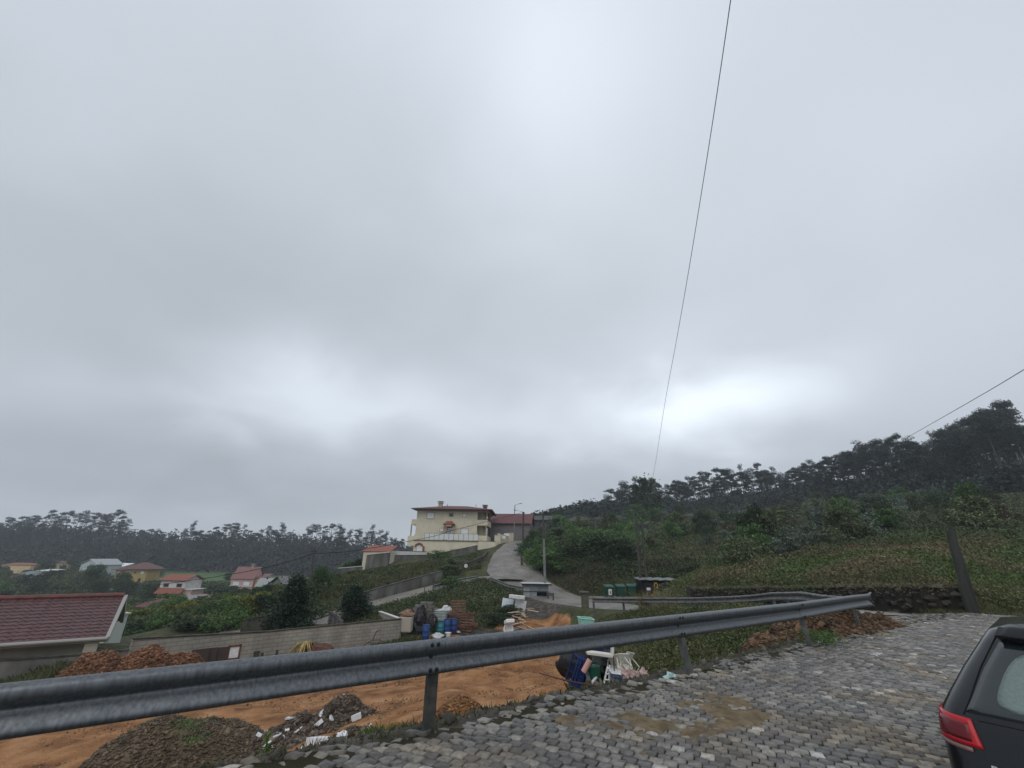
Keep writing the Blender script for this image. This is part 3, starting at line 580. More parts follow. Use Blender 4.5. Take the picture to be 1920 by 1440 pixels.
wall('long dark wall under the villa rising to the road', sub([G(800, 1055, 68), G(850, 1045, 70), G(909, 1033, 76)], 3), concrete_d, h=1.3, coping=cope, name='retaining_wall')
wall('upper concrete wall stepping up below the villa terrace', sub([G(719, 1042, 69), G(801, 1041, 72), G(812, 1040, 72.4), G(895, 1023, 78)], 3), concrete, h=2.1, coping=concrete_d, name='retaining_wall')
wall('pale concrete panel wall in front of the villa basement', sub([G(719, 1031.5, 71), G(800, 1035, 74)], 2), white_r, h=1.2, coping=concrete_d)
wall('low dark kerb wall along the top of the grass bank', sub([G(632, 1085, 57), G(700, 1071, 61), G(800, 1054, 67)], 3), concrete_d, h=.5, coping=None, name='kerb_wall')
wall('low grey outbuilding wall with a pale crumbling top', [G(634, 1066, 62), G(680, 1062, 64)], concrete, h=1.6, coping=white_r)
# dry-stone wall
stone_l = mat('rubble_stone', (.028, .027, .019), (.075, .066, .05), scale=2.0, rough=.9, bump=.6, bscale=12, island=.4, detail=7)
SW = [G(1795, 1100, 17.6), G(1720, 1099, 18.2), G(1640, 1098, 20.2), G(1560, 1100, 22.6), G(1500, 1101, 25), G(1400, 1102, 29.5), G(1300, 1102.5, 34), G(1285, 1100, 41), G(1295, 1097, 50), G(1200, 1094, 54), G(1130, 1088, 55.5), G(1065, 1083, 57), G(1030, 1072, 59), G(1003, 1062, 62)]
def stonewall(label, P, hs, seed):
    o = empty('stone_wall', P[0], label, 'wall'); r = random.Random(seed); mb = MB(); core = MB()
    for i, (a, b) in enumerate(zip(P[:-1], P[1:])):
        h_ = hs[min(i, len(hs)-1)]; ln = (b-a).length; t = (b-a).normalized(); nn = Vector((t.y, -t.x, 0)); nn = -nn if nn.dot(Vector((0, -1, 0))) < 0 and nn.dot(-Vector((a.x, a.y, 0))) < 0 else nn
        k = int(ln/.3); rows = max(2, int(h_/.2)); far = a.length > 40
        if far: k = int(ln/.55); rows = max(2, int(h_/.35))
        for j in range(k):
            for w in range(rows+1):
                u = (j+r.random()*.6)/k; p = a.lerp(b, min(u, 1)) - Vector((0, 0, max(.03, (w+.1+r.uniform(-.5, .5))*h_/(rows)))) 
                s = (.3 if far else .15)*r.uniform(.6, 1.25)
                mb.blob(p + nn*r.uniform(-.03, .09), s, seed=r.randint(0, 999), n=6, m=4, amp=.35, sc=(1, 1, .62))
        vs = []
        for q in (a, b):
            for s_ in (-.22, .04):
                for z in (-h_-.5, -.04): vs.append(q + nn*s_ + Vector((0, 0, z)))
        core.add(vs, [(0, 4, 6, 2), (1, 3, 7, 5), (2, 6, 7, 3), (0, 1, 5, 4), (0, 2, 3, 1), (4, 5, 7, 6)])
    loc(mb.build('stones', stone_l, o)); loc(core.build('wall_core', mat('wall_earth', (.03, .026, .02), rough=1), o)); return o
stonewall('rough dry-stone wall across the bend, mossy top, behind the leaning stump', SW[:7], [.95, .95, .95, 1, 1, 1.1], 3)
stonewall('dark stone bank wall behind the bins and up the steep road', SW[6:], [1.0, 1.1, 1.3, 1.5, 1.5, 1.2, 1.0], 4)
# ---------------------------------------------------------------- houses
tile_red = None
def tile_mat(name, c1, c2, rows=3.0):
    m = mat(name, c1, c2, scale=2.2, rough=.6, detail=7); t = m.node_tree; b = t.nodes['Principled BSDF']; l = t.links.new
    uv = t.nodes.new('ShaderNodeUVMap'); w = t.nodes.new('ShaderNodeTexWave'); w.wave_type = 'BANDS'; w.bands_direction = 'Y'; w.wave_profile = 'SAW'; w.inputs['Scale'].default_value = rows*.314; l(uv.outputs[0], w.inputs['Vector'])
    w2 = t.nodes.new('ShaderNodeTexWave'); w2.wave_type = 'BANDS'; w2.bands_direction = 'X'; w2.inputs['Scale'].default_value = 4.5*.314; l(uv.outputs[0], w2.inputs['Vector'])
    ad_ = t.nodes.new('ShaderNodeMath'); ad_.operation = 'MULTIPLY_ADD'; l(w2.outputs['Fac'], ad_.inputs[0]); ad_.inputs[1].default_value = .5; l(w.outputs['Fac'], ad_.inputs[2])
    bp = t.nodes.new('ShaderNodeBump'); bp.inputs['Distance'].default_value = .06; bp.inputs['Strength'].default_value = .9; l(ad_.outputs[0], bp.inputs['Height']); l(bp.outputs[0], b.inputs['Normal']); return m
t_red = tile_mat('red_roof_tile', (.15, .055, .055), (.10, .042, .043)); t_or = tile_mat('orange_roof_tile', (.28, .09, .055), (.21, .075, .05)); t_pink = tile_mat('faded_roof_tile', (.25, .125, .115), (.19, .095, .09)); t_br = tile_mat('brown_roof_tile', (.16, .075, .06), (.11, .055, .05))
glass = mat('dark_glass', (.02, .024, .028), rough=.08, spec=.6); shutter = mat('white_shutter', (.72, .72, .72), (.64, .64, .65), scale=2, rough=.5)
frame_w = mat('white_frame', (.7, .7, .7), rough=.4); trim_b = mat('brown_trim', (.12, .085, .06), rough=.6); sill_m = mat('stone_trim', (.34, .29, .23), rough=.7)
def roofmesh(w, d, h, over, kind, th=.14, ridge_in=None):
    """w along x, d along y, eave plane z=0; the block sits centred at origin"""
    a, b = w/2+over, d/2+over; mb = MB()
    if kind == 'hip':
        r = max(a-b, .05) if ridge_in is None else a-ridge_in
        top = [(-r, 0, h), (r, 0, h)]
        e = [(-a, -b, 0), (a, -b, 0), (a, b, 0), (-a, b, 0)]; dn_ = [(x, y, -th) for x, y, z in e]
        mb.add(e+top+dn_, [(0, 1, 5, 4), (1, 2, 5), (2, 3, 4, 5), (3, 0, 4), (6, 9, 8, 7), (0, 6, 7, 1), (1, 7, 8, 2), (2, 8, 9, 3), (3, 9, 6, 0)])
    elif kind == 'gable':
        e = [(-a, -b, 0), (a, -b, 0), (a, b, 0), (-a, b, 0), (-a, 0, h), (a, 0, h)]; dn_ = [(x, y, z-th) for x, y, z in e]
        mb.add(e+dn_, [(0, 1, 5, 4), (2, 3, 4, 5), (6, 10, 11, 7), (8, 11, 10, 9), (0, 6, 7, 1), (2, 8, 9, 3), (0, 4, 10, 6), (4, 3, 9, 10), (1, 7, 11, 5), (5, 11, 8, 2)])
    elif kind == 'shed':
        e = [(-a, -b, 0), (a, -b, 0), (a, b, h), (-a, b, h)]; dn_ = [(x, y, z-th) for x, y, z in e]
        mb.add(e+dn_, [(0, 1, 2, 3), (4, 7, 6, 5), (0, 4, 5, 1), (1, 5, 6, 2), (2, 6, 7, 3), (3, 7, 4, 0)])
    return mb
def put_window(root, x, y, z, w, h, face='S', kind='shutter', name='window', fr=sill_m):
    """face S = -y side at plane y; E = +x side at plane x; W = -x side"""
    M = {'S': Matrix.Translation((x, y, z)), 'E': Matrix.Translation((x, y, z)) @ Matrix.Rotation(R(90), 4, 'Z'), 'W': Matrix.Translation((x, y, z)) @ Matrix.Rotation(R(-90), 4, 'Z')}[face]
    mb = MB(); f = .09
    mb.box(-w/2-f, w/2+f, -.06, .02, -f, 0, M); mb.box(-w/2-f, w/2+f, -.06, .02, h, h+f, M); mb.box(-w/2-f, -w/2, -.06, .02, 0, h, M); mb.box(w/2, w/2+f, -.06, .02, 0, h, M)
    o = mb.build(name, fr, root)
    g = MB(); g.box(-w/2, w/2, -.03, .01, 0, h, M); g.build('shutter' if kind == 'shutter' else 'pane', shutter if kind == 'shutter' else glass, o)
    if kind == 'bars':
        g = MB()
        for k in range(3): g.box(-w/2+w*(k+.5)/3-.03, -w/2+w*(k+.5)/3+.03, -.05, -.032, 0, h, M)
        g.build('bar', frame_w, o)
    return o
def chimney(root, x, y, z0, z1, w=.7, m=sill_m):
    mb = MB(); mb.box(x-w/2, x+w/2, y-w/2, y+w/2, z0, z1); mb.box(x-w*.68, x+w*.68, y-w*.68, y+w*.68, z1+.002, z1+.14); mb.box(x-w*.4, x+w*.4, y-w*.4, y+w*.4, z1+.143, z1+.3); mb.box(x-w*.75, x+w*.75, y-w*.75, y+w*.75, z1+.303, z1+.4)
    return mb.build('chimney', m, root)
def house(label, px, Y, pyb, w, d, h, wallm, roofm, kind='hip', rh=1.6, over=.5, rz=0, windows=(), name='house', cat='house', chim=None, sink=1.5, extra=None):
    b = G(px, pyb, Y); o = empty(name, b, label, cat, rz=rz)
    mb = MB(); mb.box(-w/2, w/2, -d/2, d/2, -sink, h-.02)
    if kind == 'gable': mb.add([(-w/2, -d/2, h-.02), (-w/2, d/2, h-.02), (-w/2, 0, h+rh*.86), (w/2, -d/2, h-.02), (w/2, d/2, h-.02), (w/2, 0, h+rh*.86)], [(0, 2, 1), (3, 4, 5)])
    mb.build('wall', wallm, o); r = roofmesh(w, d, rh, over, kind).build('roof', roofm, o); r.location.z = h+.14; boxuv(r)
    for q in windows: put_window(o, *q)
    if chim: c = chimney(r, chim[0], chim[1], rh*.4, rh+.5)
    return o
# large red-tiled house at the left edge
rf1 = G(228, 1119, 29.0); ev = G(192, 1197, 24.6)
print('roof', rf1, ev)
hd = Vector((math.cos(R(35)), math.sin(R(35)), 0)); hn = Vector((-hd.y, hd.x, 0)); rf1 = inplane(228, 1119, ev, ev+hn)
run = (rf1-ev).dot(hn); rise = rf1.z-ev.z; base = ev + hn*run; 
RH = empty('house', (rf1.x-9.4*hd.x, rf1.y-9.4*hd.y, -6.2), 'large house with a long purplish-red tiled roof and pale gable at the left edge', 'house', rz=math.atan2(hd.y, hd.x))
Zr = rf1.z+6.2; Ze = Zr-rise; rn = run; slab = MB(); a = 9.5
slab.add([(-a, -rn, Ze), (a, -rn, Ze), (a, 0, Zr), (-a, 0, Zr), (a, rn*.9, Ze+.12*rise), (-a, rn*.9, Ze+.12*rise)] + [(-a, -rn, Ze-.16), (a, -rn, Ze-.16), (a, 0, Zr-.16), (-a, 0, Zr-.16), (a, rn*.9, Ze+.12*rise-.16), (-a, rn*.9, Ze+.12*rise-.16)],
         [(0, 1, 2, 3), (3, 2, 4, 5), (7, 6, 9, 8), (8, 9, 11, 10), (0, 6, 7, 1), (5, 4, 10, 11)])
slab.build('roof_underside', sill_m, RH)
tl_ = MB(); nrw = 13
for k in range(nrw):      # rows of ribbed tiles, each row a stepped corrugated strip
    y0, y1 = -rn*(1-k/nrw)-.06, -rn*(1-(k+1)/nrw)+.05; zf = lambda y: Zr + (y/rn)*rise
    nseg = 150; vs = []
    for j in range(nseg+1):
        x = -a + 2*a*j/nseg; c = .028*math.sin(j*math.pi*.8)
        vs += [(x, y0, zf(y0)+.035+c+.055), (x, y1, zf(y1)+.035+c), (x, y0-.004, zf(y0)-.01)]
    fs = []
    for j in range(nseg): fs += [(j*3, j*3+3, j*3+4, j*3+1), (j*3+2, j*3+5, j*3+3, j*3)]
    tl_.add(vs, fs)
for k in range(12):
    y0, y1 = rn*.9*(1-k/12), rn*.9*(1-(k+1)/12); zf2 = lambda y: Zr-(y/(rn*.9))*rise*.88; tl_.add([(-a, y0, zf2(y0)+.05), (a, y0, zf2(y0)+.05), (a, y1, zf2(y1)+.03), (-a, y1, zf2(y1)+.03)], [(0, 1, 2, 3)])
tiles = tl_.build('roof', mat('purple_red_tile', (.105, .044, .042), (.062, .031, .033), scale=4, rough=.45, bump=.3, bscale=20, spec=.5), RH)
rg = MB(); rg.tube([(-a+i*.38, 0, Zr+.08+(.02 if i % 2 else 0)) for i in range(51)], .13, n=8); rg.build('ridge', mat('ridge_tile', (.15, .05, .042), (.10, .042, .036), scale=3, rough=.5), tiles)
vg = MB()
for (ya, za_, yb, zb) in ((-rn-.05, Ze-.05, 0, Zr-.02), (0, Zr-.02, rn*.92, Ze+.12*rise-.05)): vg.add([(a+.002, ya, za_-.16), (a+.002, yb, zb-.2), (a+.002, yb, zb+.12), (a+.002, ya, za_+.12), (a+.16, ya, za_-.16), (a+.16, yb, zb-.2), (a+.16, yb, zb+.12), (a+.16, ya, za_+.12)], [(3, 2, 1, 0), (4, 5, 6, 7), (0, 1, 5, 4), (3, 7, 6, 2), (0, 4, 7, 3), (1, 2, 6, 5)])
vg.build('bargeboard', mat('pale_board', (.30, .29, .27), rough=.6), RH)
gt = MB(); gt.tube([(-a, -rn-.1, Ze+.0), (a+.1, -rn-.1, Ze+.0)], .085, n=8); gt.build('gutter', mat('pale_gutter', (.30, .29, .27), rough=.5), RH)
wb = MB(); wb.box(-a+.3, a-.75, -rn+.75, rn*.9-.5, -1, Ze-.1); wb.add([(a-.75, -rn+.75, Ze-.1), (a-.75, 0, Zr-.3), (a-.75, rn*.9-.5, Ze)], [(0, 2, 1)])
wb.build('wall', mat('beige_render', (.36, .32, .25), (.27, .24, .19), scale=1, rough=.85), RH)
pl = MB(); pl.box(a-.7, a-.2, -rn+.1, -rn+.35, -1, Ze-.17); pl.build('pillar', mat('pale_pillar', (.45, .40, .32), rough=.8), RH)
dr = MB(); dr.box(a-1.9, a-1.0, -rn+.70, -rn+.74, 0, Ze-1.0); dr.build('door', glass, RH)
gb = MB(); gb.add([(a-.6, 0, Zr-.35), (a-.6, -rn*.5, Zr-.35-rise*.5), (a-.6, rn*.5, Zr-.35-rise*.5)], [(0, 1, 2)]); gb.build('gable_panel', mat('brown_board', (.07, .055, .05), rough=.8), RH)
# tank and white gate wall beside it
o = empty('shed', G(238, 1152, 34), 'pale garden shed with a flat white roof behind the red-roofed gable', 'shed')
mb = MB(); mb.box(-1.0, -.05, -1.2, .2, -3.2, 0); mb.build('wall', mat('pale_green_wall', (.5, .54, .5), rough=.8), o); mb = MB(); mb.box(-1.1, .05, -1.3, .3, .004, .1); mb.build('roof', white_r, o)
# ---------------------------------------------------------------- cream villa
VL = empty('villa', G(775, 1036, 85), 'three-storey cream villa with red hip roof and terrace at the top of the road', 'villa', rz=R(-2))
vx = lambda px, py=1000, Y=85: (G(px, py, Y)-VL.location).x
vz = lambda py, px=850, Y=85: (G(px, py, Y)-VL.location).z
x0, x1, x2 = vx(777, 1000), vx(893.5, 1000), vx(911.5, 1000)
zt = vz(1014, 850); ze = vz(956, 850); zm = (zt+ze)/2+.15
zb = vz(1052)
mb = MB(); mb.box(x0, x1, .6, 11, zt+.003, ze-.1); mb.box(vx(783), x2+2.2, -2.2, 12, zb-2, zt-.12) ; mb.box(x1+.002, x2-.9, 3.2, 11, zt+.003, ze-.1); mb.build('wall', cream, VL)
# terrace slab edge and balconies
mb = MB(); mb.box(vx(783)-.1, x2+2.35, -2.35, .59, zt-.118, zt); mb.build('terrace_slab', concrete, VL)
mb = MB(); mb.box(x1+.003, x2, .6, 3.18, zm-.15, zm+.12); mb.build('floor_slab', cream, VL)
bal = MB()
for (zq) in (zm-.1, zt+.01):
    bal.box(x1+.004, x2+.05, .45, .58, zq, zq+1.0); bal.box(x2+.052, x2+.18, .45, 9.5, zq, zq+1.0)
bal.box(x2-.9, x2+.05, 3.2, 9.5, zm-.1, zm+.05)
bal.build('balcony_parapet', cream, VL)
bl = MB(); bl.box(x0-1.0, x0-.003, .8, 8, zm-.15, zm+.82); bl.box(x0-1.35, x0-.003, .6, 9, zt-1.2+.9, zt+.75); bl.box(x0-1.35,x0-.003,.6,9,zt-1.0,zt-.32); bl.build('side_balcony', cream, VL)
for (cx_, cy_, za_, zb_) in [(x2-.05, .7, zm+.92, ze-.1), (x2-.05, 4.8, zm+.92, ze-.1), (x2-.05, 9.0, zm+.92, ze-.1), (x2-.05, .7, zt+1.02, zm-.12), (x2-.05, 4.8, zt+1.02, zm-.12), (x2-.05, 9.0, zt+1.02, zm-.12), (x0-.9, .9, zt+.76, zm-.16), (x0-.9, 7.8, zt+.76, zm-.16)]:
    mb = MB(); mb.tube([(cx_, cy_, za_), (cx_, cy_, zb_)], .13, n=10); mb.build('column', trim_b if cy_ > 1 else sill_m, VL)
w_ = x2+.25-(x0-.0); ro = roofmesh(w_, 11.4, vz(944.5)-ze, .85, 'hip', ridge_in=vx(825)-x0+.85).build('roof', t_red, VL); ro.location = ((x0+x2+.25)/2, 5.7, ze+.12); boxuv(ro)
cr = MB(); cr.box(x0-.12, x2+.3, .48, 11.1, ze-.3, ze-.022); cr.build('cornice', sill_m, VL)
cw = (x0+x2+.25)/2
chimney(ro, vx(815.5)-cw, -2.2, .3, vz(938.5)-ze-.35, .75); chimney(ro, vx(902)-cw, 1.0, .6, vz(940.5)-ze-.4, .75, trim_b)
for q in (825, 884): 
    f = MB(); f.lathe([(.05, 0), (.09, .12), (.03, .2), (.06, .3), (.0, .5)], n=8, c=(vx(q)-cw, 0, vz(944.5)-ze-.02)); f.build('finial', t_red, ro)
yS = .575
def vw(pxa, pxb, pya, pyb, kind='shutter'): put_window(VL, (vx(pxa)+vx(pxb))/2, yS, vz(pyb), vx(pxb)-vx(pxa), vz(pya)-vz(pyb), 'S', kind)
vw(797, 809.8, 961.5, 972.5); vw(839.5, 846.5, 962.5, 968, 'pane'); vw(865.5, 872, 963, 968.5, 'shutter'); vw(824, 829.5, 991, 996.5); vw(864, 877, 991.5, 1002)
d_ = MB(); d_.box(vx(837), vx(848), .50, .59, zt+.01, zt+2.5); do = d_.build('door_surround', trim_b, VL); g = MB(); g.box(vx(838.5), vx(847), .46, .498, zt+.01, zt+2.3); g.build('door', shutter, do); g = MB()
for k in range(3): g.box(vx(840.3+k*2.1), vx(841.3+k*2.1), .44, .458, zt+.3, zt+2.1)
g.build('door_glass', glass, do)
pr = MB(); xa, xb = vx(830), vx(852.5); pr.box(xa+.6, xb-.6, -.5, .59, vz(987.5), vz(984)); pr.box(xa+.25, xa+.6, -.5, -.25, zt, vz(984)) if False else None; pr.build('porch_beam', mat('pink_stone', (.42, .27, .2), rough=.7), VL)
for q in (vx(832.3), vx(849.5)): 
    g = MB(); g.box(q-.16, q+.16, -.1, .1, zt+.003, vz(987.6)); g.build('porch_pillar', mat('pink_stone', (.42, .27, .2), rough=.7), VL)
pr = roofmesh(xb-xa-.3, .95, .55, .12, 'hip', .08).build('porch_roof', t_or, VL); pr.location = ((xa+xb)/2, 0, vz(984)+.09); boxuv(pr)
# terrace railing with frosted panels
rl = MB(); ra_, rb_ = vx(801.5), vx(899.5)
rl.box(ra_, rb_, -2.2, -2.15, zt+1.15, zt+1.2)
for k in range(12): q = ra_+(rb_-ra_)*k/11; rl.box(q-.025, q+.025, -2.2, -2.15, zt+.003, zt+1.148)
ro2 = rl.build('railing', galv2, VL)
for k in range(11): q = ra_+(rb_-ra_)*k/11; g = MB(); g.box(q+.05, ra_+(rb_-ra_)*(k+1)/11-.05, -2.19, -2.17, zt+.12, zt+1.1); g.build('glass_panel', mat('frosted_panel', (.60, .62, .60), rough=.25) if k == 0 else bpy.data.materials['frosted_panel'], ro2)
# basement door arch, garage doors
g = MB(); g.box(vx(787, 1035), vx(797, 1035), -2.26, -2.21, vz(1040), vz(1026.5)); g.build('basement_door', shutter, VL)
g = MB(); g.box(vx(797.3, 1035), vx(800.3, 1035), -2.45, -2.21, vz(1042), vz(1026)); g.build('door_jamb', t_or, VL)
g = MB(); ar = [Vector((vx(786)+(vx(800.5)-vx(786))*u, -2.35, vz(1026.5)+.55*math.sin(math.pi*u)**.6)) for u in [i/8 for i in range(9)]]; g.tube(ar, .15, n=6); g.build('door_arch', t_or, VL)
for (a_, b_, c_) in ((826, 841, 1032), (850, 866, 1029.5), (873, 884, 1027.5)):
    g = MB(); g.box(vx(a_), vx(b_), -2.25, -2.21, vz(1045), vz(c_)); g.build('garage_door', sill_m, VL)
# forecourt walls with piers right of the villa
for (label, a_, b_, m_) in [('cream retaining wall with a rusty stained edge under the villa terrace', (898, 1014.5, 82), (930, 1016, 81), cream), ]:
    wall(label, [G(*a_), G(*b_)], m_, h=3.2, th=.3, coping=concrete_d)
wall('cream garden wall climbing beside the road past the villa gate', [G(936, 1003, 84), G(954, 1001.5, 89)], cream, h=3.0, th=.3, coping=None)
for i, (a_, b_, Y_) in enumerate([(930.5, 1004, 82), (935.5, 1001, 84), (955, 1000.5, 89), (960, 1000, 90)]):
    p = G(a_, b_, Y_); o = empty('gate_pier', (p.x, p.y, p.z-3), ['first cream gate pier, nearest the rusty retaining wall', 'cream gate pier at the lower end of the climbing garden wall', 'cream gate pier at the upper end of the garden wall', 'last cream gate pier beside the lamp post'][i], 'pier', 'piers along the villa wall')
    mb = MB(); mb.box(-.3, .3, -.3, .3, -1, 3); mb.build('shaft', cream, o); mb = MB(); mb.box(-.36, .36, -.36, .36, 3.003, 3.12); mb.build('cap', sill_m, o)
mb = MB(); p = G(943.5, 1008, 85.5); mb.bbox(-.45, .45, -.08, .06, -.25, .25, .03); o = mb.build('meter_box', shutter); o.location = p - Vector((0, .35, 0)); tag(o, 'small white meter box on the lower part of the climbing cream wall', 'meter box', 'white boxes on the villa wall')
mb = MB(); p = G(950, 1003, 87.4); mb.bbox(-.5, .5, -.08, .06, -.25, .25, .03); o = mb.build('meter_box', shutter); o.location = p - Vector((0, .4, 0)); tag(o, 'white letter box at the top of the climbing cream wall', 'letter box', 'white boxes on the villa wall')
# house behind villa and others on the hill
house('low house with a dark red gable roof at the top of the road', 958, 100, 1008, 9.0, 8, 2.6, mat('grey_brown_wall', (.17, .15, .15), (.13, .12, .12), rough=.8), t_red, 'gable', rh=2.3, rz=R(-8), sink=3)
house('grey outbuilding with a mossy roof right of the red-roofed house', 1003, 118, 1000, 9, 7, 3.0, concrete_d, concrete_d, 'gable', rh=1.3, rz=R(-5), sink=4)
house('grey gabled house half hidden in the shrubs on the hill', 1090, 130, 984, 7, 9, 1.2, mat('olive_wall', (.17, .165, .13), rough=.8), mat('grey_roof', (.10, .11, .12), rough=.6), 'gable', rh=1.6, rz=R(70), sink=4)
wall('dark stone and concrete retaining wall right of the road top', [G(985, 1003, 94), G(1010, 1002, 100)], concrete, h=3)
# garage below the villa
gp = G(701, 1060, 66); o = empty('garage', gp, 'small cream garage with a red-tiled lean-to roof below the villa', 'garage')
mb = MB(); mb.box(-1.7, 1.9, 0, 4, -1.2, 1.75); mb.build('wall', cream, o)
r_ = roofmesh(3.8, 4, .85, .15, 'shed', .1).build('roof', t_or, o); r_.location = (.1, 2, 1.88); boxuv(r_)
mb = MB(); mb.add([(-1.0, -.7, -1.6), (2.2, -.7, -1.6), (2.2, -.7, 1.75), (-1.0, -.7, 1.35), (-1.0, -.2, -1.6), (2.2, -.2, -1.6), (2.2, -.2, 1.75), (-1.0, -.2, 1.35)], [(0, 1, 2, 3), (5, 4, 7, 6), (3, 2, 6, 7), (1, 5, 6, 2), (0, 3, 7, 4)]); mb.build('block_wall', concrete, o)
mb = MB(); mb.add([(-1.05, -.75, 1.353), (2.25, -.75, 1.753), (2.25, -.15, 1.753), (-1.05, -.15, 1.353), (-1.05, -.75, 1.45), (2.25, -.75, 1.85), (2.25, -.15, 1.85), (-1.05, -.15, 1.45)], [(0, 1, 5, 4), (4, 5, 6, 7), (2, 3, 7, 6), (1, 2, 6, 5), (0, 4, 7, 3)]); mb.build('wall_cap', white_r, o)
# valley houses
yel = mat('ochre_render', (.45, .33, .12), (.36, .27, .11), scale=.5, rough=.8); pinkw = mat('pink_render', (.55, .38, .35), (.48, .33, .31), scale=.7, rough=.8); redw = mat('brick_red_render', (.45, .12, .07), (.36, .10, .06), scale=.6, rough=.8)
house('ochre two-storey house with a brown hip roof below the left forest', 263, 185, 1089, 8.6, 7, 4.2, yel, t_br, 'hip', rh=2.4, over=1.2, windows=[(-2.8, -3.5, 2.4, 1.2, 1.0), (-.2, -3.5, 2.8, .8, .6, 'S', 'pane'), (2.6, -3.5, 2.6, 1.2, 1.0), (2.2, -3.5, .0, 1.2, 1.1, 'S', 'pane')])
o = house('low wing of the ochre house with a brown roof and a white window', 238, 190, 1088, 6, 6, 3.8, yel, t_br, 'hip', rh=1.8, over=1.0, windows=[(-1.6, -3, 2.5, 1.3, .8)])
house('small white gabled house in front of the dark left forest', 186, 215, 1074, 11, 9, 3.4, mat('pale_blue_wall', (.46, .5, .5), rough=.8), mat('pale_roof', (.33, .35, .36), rough=.6), 'gable', rh=2.4, rz=R(78))
house('long white greenhouse behind the small white gabled house', 210, 235, 1068, 15, 6, 1.6, white_r, mat('white_sheet', (.72, .74, .76), rough=.4), 'shed', rh=1.3, over=.3, name='greenhouse', cat='greenhouse')
o = house('two-storey red and white house with an orange balcony band in the valley', 333, 130, 1121, 7.0, 6, 4.4, white_r, t_or, 'gable', rh=1.3, over=.5, rz=R(-4), windows=[(-1.8, -3, 2.9, 1.4, .8, 'S', 'pane'), (1.9, -3, 2.9, 1.4, .8, 'S', 'pane'), (-.8, -3, .2, 1.4, 1.2, 'S', 'pane')])
mb = MB(); mb.add([(-3.6, -4.3, 1.35), (3.6, -4.3, 1.35), (3.6, -3.02, 2.65), (-3.6, -3.02, 2.65), (-3.6, -4.3, 1.2), (3.6, -4.3, 1.2), (3.6, -3.02, 1.2), (-3.6, -3.02, 1.2)], [(0, 1, 2, 3), (0, 4, 5, 1), (1, 5, 6, 2), (0, 3, 7, 4), (4, 7, 6, 5)]); boxuv(mb.build('balcony_roof', t_or, o))
mb = MB(); mb.box(3.52, 5.4, -2.5, 2, -1, 2.2); mb.build('side_wing', pinkw, o); mb = MB(); mb.box(3.4, 5.8, -2.8, 2.3, 2.203, 2.4); mb.build('wing_roof', white_r, o)
o = house('tall pink house with a two-step pink tiled roof standing alone in the valley', 459, 142, 1110, 6.4, 6, 3.6, pinkw, t_pink, 'gable', rh=3.2, over=.3, rz=R(3), windows=[(-1.6, -3, 2.0, 1.8, 1.0), (1.4, -3, 2.0, 1.8, 1.0), (-1.6, -3, -.1, 1.8, 1.1), (1.6, -3, -.1, 1.0, 1.1)], chim=(.8, 0))
mb = MB(); mb.box(3.21, 5.6, -2.2, 2.8, -1.5, 4.0); mb.build('side_wing', mat('orange_render', (.50, .33, .19), rough=.8), o); r_ = roofmesh(2.4, 5.0, .8, .3, 'shed', .1).build('wing_roof', t_pink, o); r_.location = (4.4, .3, 4.1); boxuv(r_)
mb = MB(); mb.box(-3.3, 3.3, -3.25, -3.07, 1.65, 1.9); mb.build('balcony', white_r, o)
house('long grey barn with a pale roof right of the pink house', 508, 138, 1112, 7.5, 5, 1.8, mat('pale_grey_wall', (.36, .37, .36), rough=.8), mat('grey_sheet', (.27, .28, .28), rough=.6), 'shed', rh=1.9, over=.4, rz=R(18), name='barn', cat='barn')
house('grey-brown cottage behind the large dark laurel', 534, 112, 1112, 4.6, 4.6, 2.0, mat('grey_brown_stone', (.17, .16, .13), rough=.9), mat('grey_tiles', (.14, .14, .14), rough=.7), 'gable', rh=1.6, rz=R(60))
house('small red pyramid-roofed house between the orange shrubs', 297, 84, 1152, 5.0, 4.6, 1.2, mat('pale_wall', (.42, .38, .34), rough=.8), t_red, 'hip', rh=1.2, over=.4, rz=R(-14))
house('long low blue warehouse among dark trees at the far left', 62, 172, 1100, 13, 6, 3.0, mat('blue_sheet', (.06, .13, .19), (.05, .10, .15), scale=.5, rough=.6), mat('grey_blue_roof', (.15, .18, .21), rough=.6), 'shed', rh=1.8, over=.3, name='warehouse', cat='warehouse')
house('low cream house with an orange roof behind the blue warehouse', 40, 225, 1068, 14, 6, 2.0, mat('cream_wall', (.6, .45, .27), rough=.8), t_or, 'hip', rh=.9, over=.3)
house('tiny cream annex half hidden by trees right of the cream house', 113, 222, 1064, 5, 5, 2.0, mat('cream_wall', (.55, .43, .28), rough=.8), t_br, 'hip', rh=.8, over=.3)
house('grey concrete shed with a flat pale top beside the blue warehouse', 88, 175, 1087, 5, 5, 3.0, mat('grey_render', (.3, .31, .31), rough=.8), white_r, 'shed', rh=.4, over=.2, name='shed', cat='shed')
house('open white-roofed shelter on posts among the valley shrubs', 180, 150, 1117, 6.0, 3, 1.4, concrete_d, mat('white_roof', (.7, .72, .72), rough=.5), 'shed', rh=.3, over=.4, name='shelter', cat='shelter')
house('low orange-roofed shed left of the valley road bend', 378, 108, 1132, 4.0, 3.4, 1.3, concrete, t_or, 'hip', rh=.6, over=.3, name='shed', cat='shed')
house('small grey lean-to beside the pale path in the valley', 370, 84, 1147, 3.6, 3, 1.5, concrete_d, mat('grey_sheet2', (.22, .22, .21), rough=.6), 'shed', rh=.9, over=.3, rz=R(30), name='lean_to', cat='shed')
house('small brick-roofed hut in the yellow-green shrubs', 432, 88, 1140, 3.0, 3, 1.0, concrete, t_or, 'gable', rh=.8, over=.2, name='hut', cat='hut')
lane_pts = [GP(380, 96), GP(410, 108), GP(430, 118), GP(455, 128), GP(480, 134)]
vs = []; 
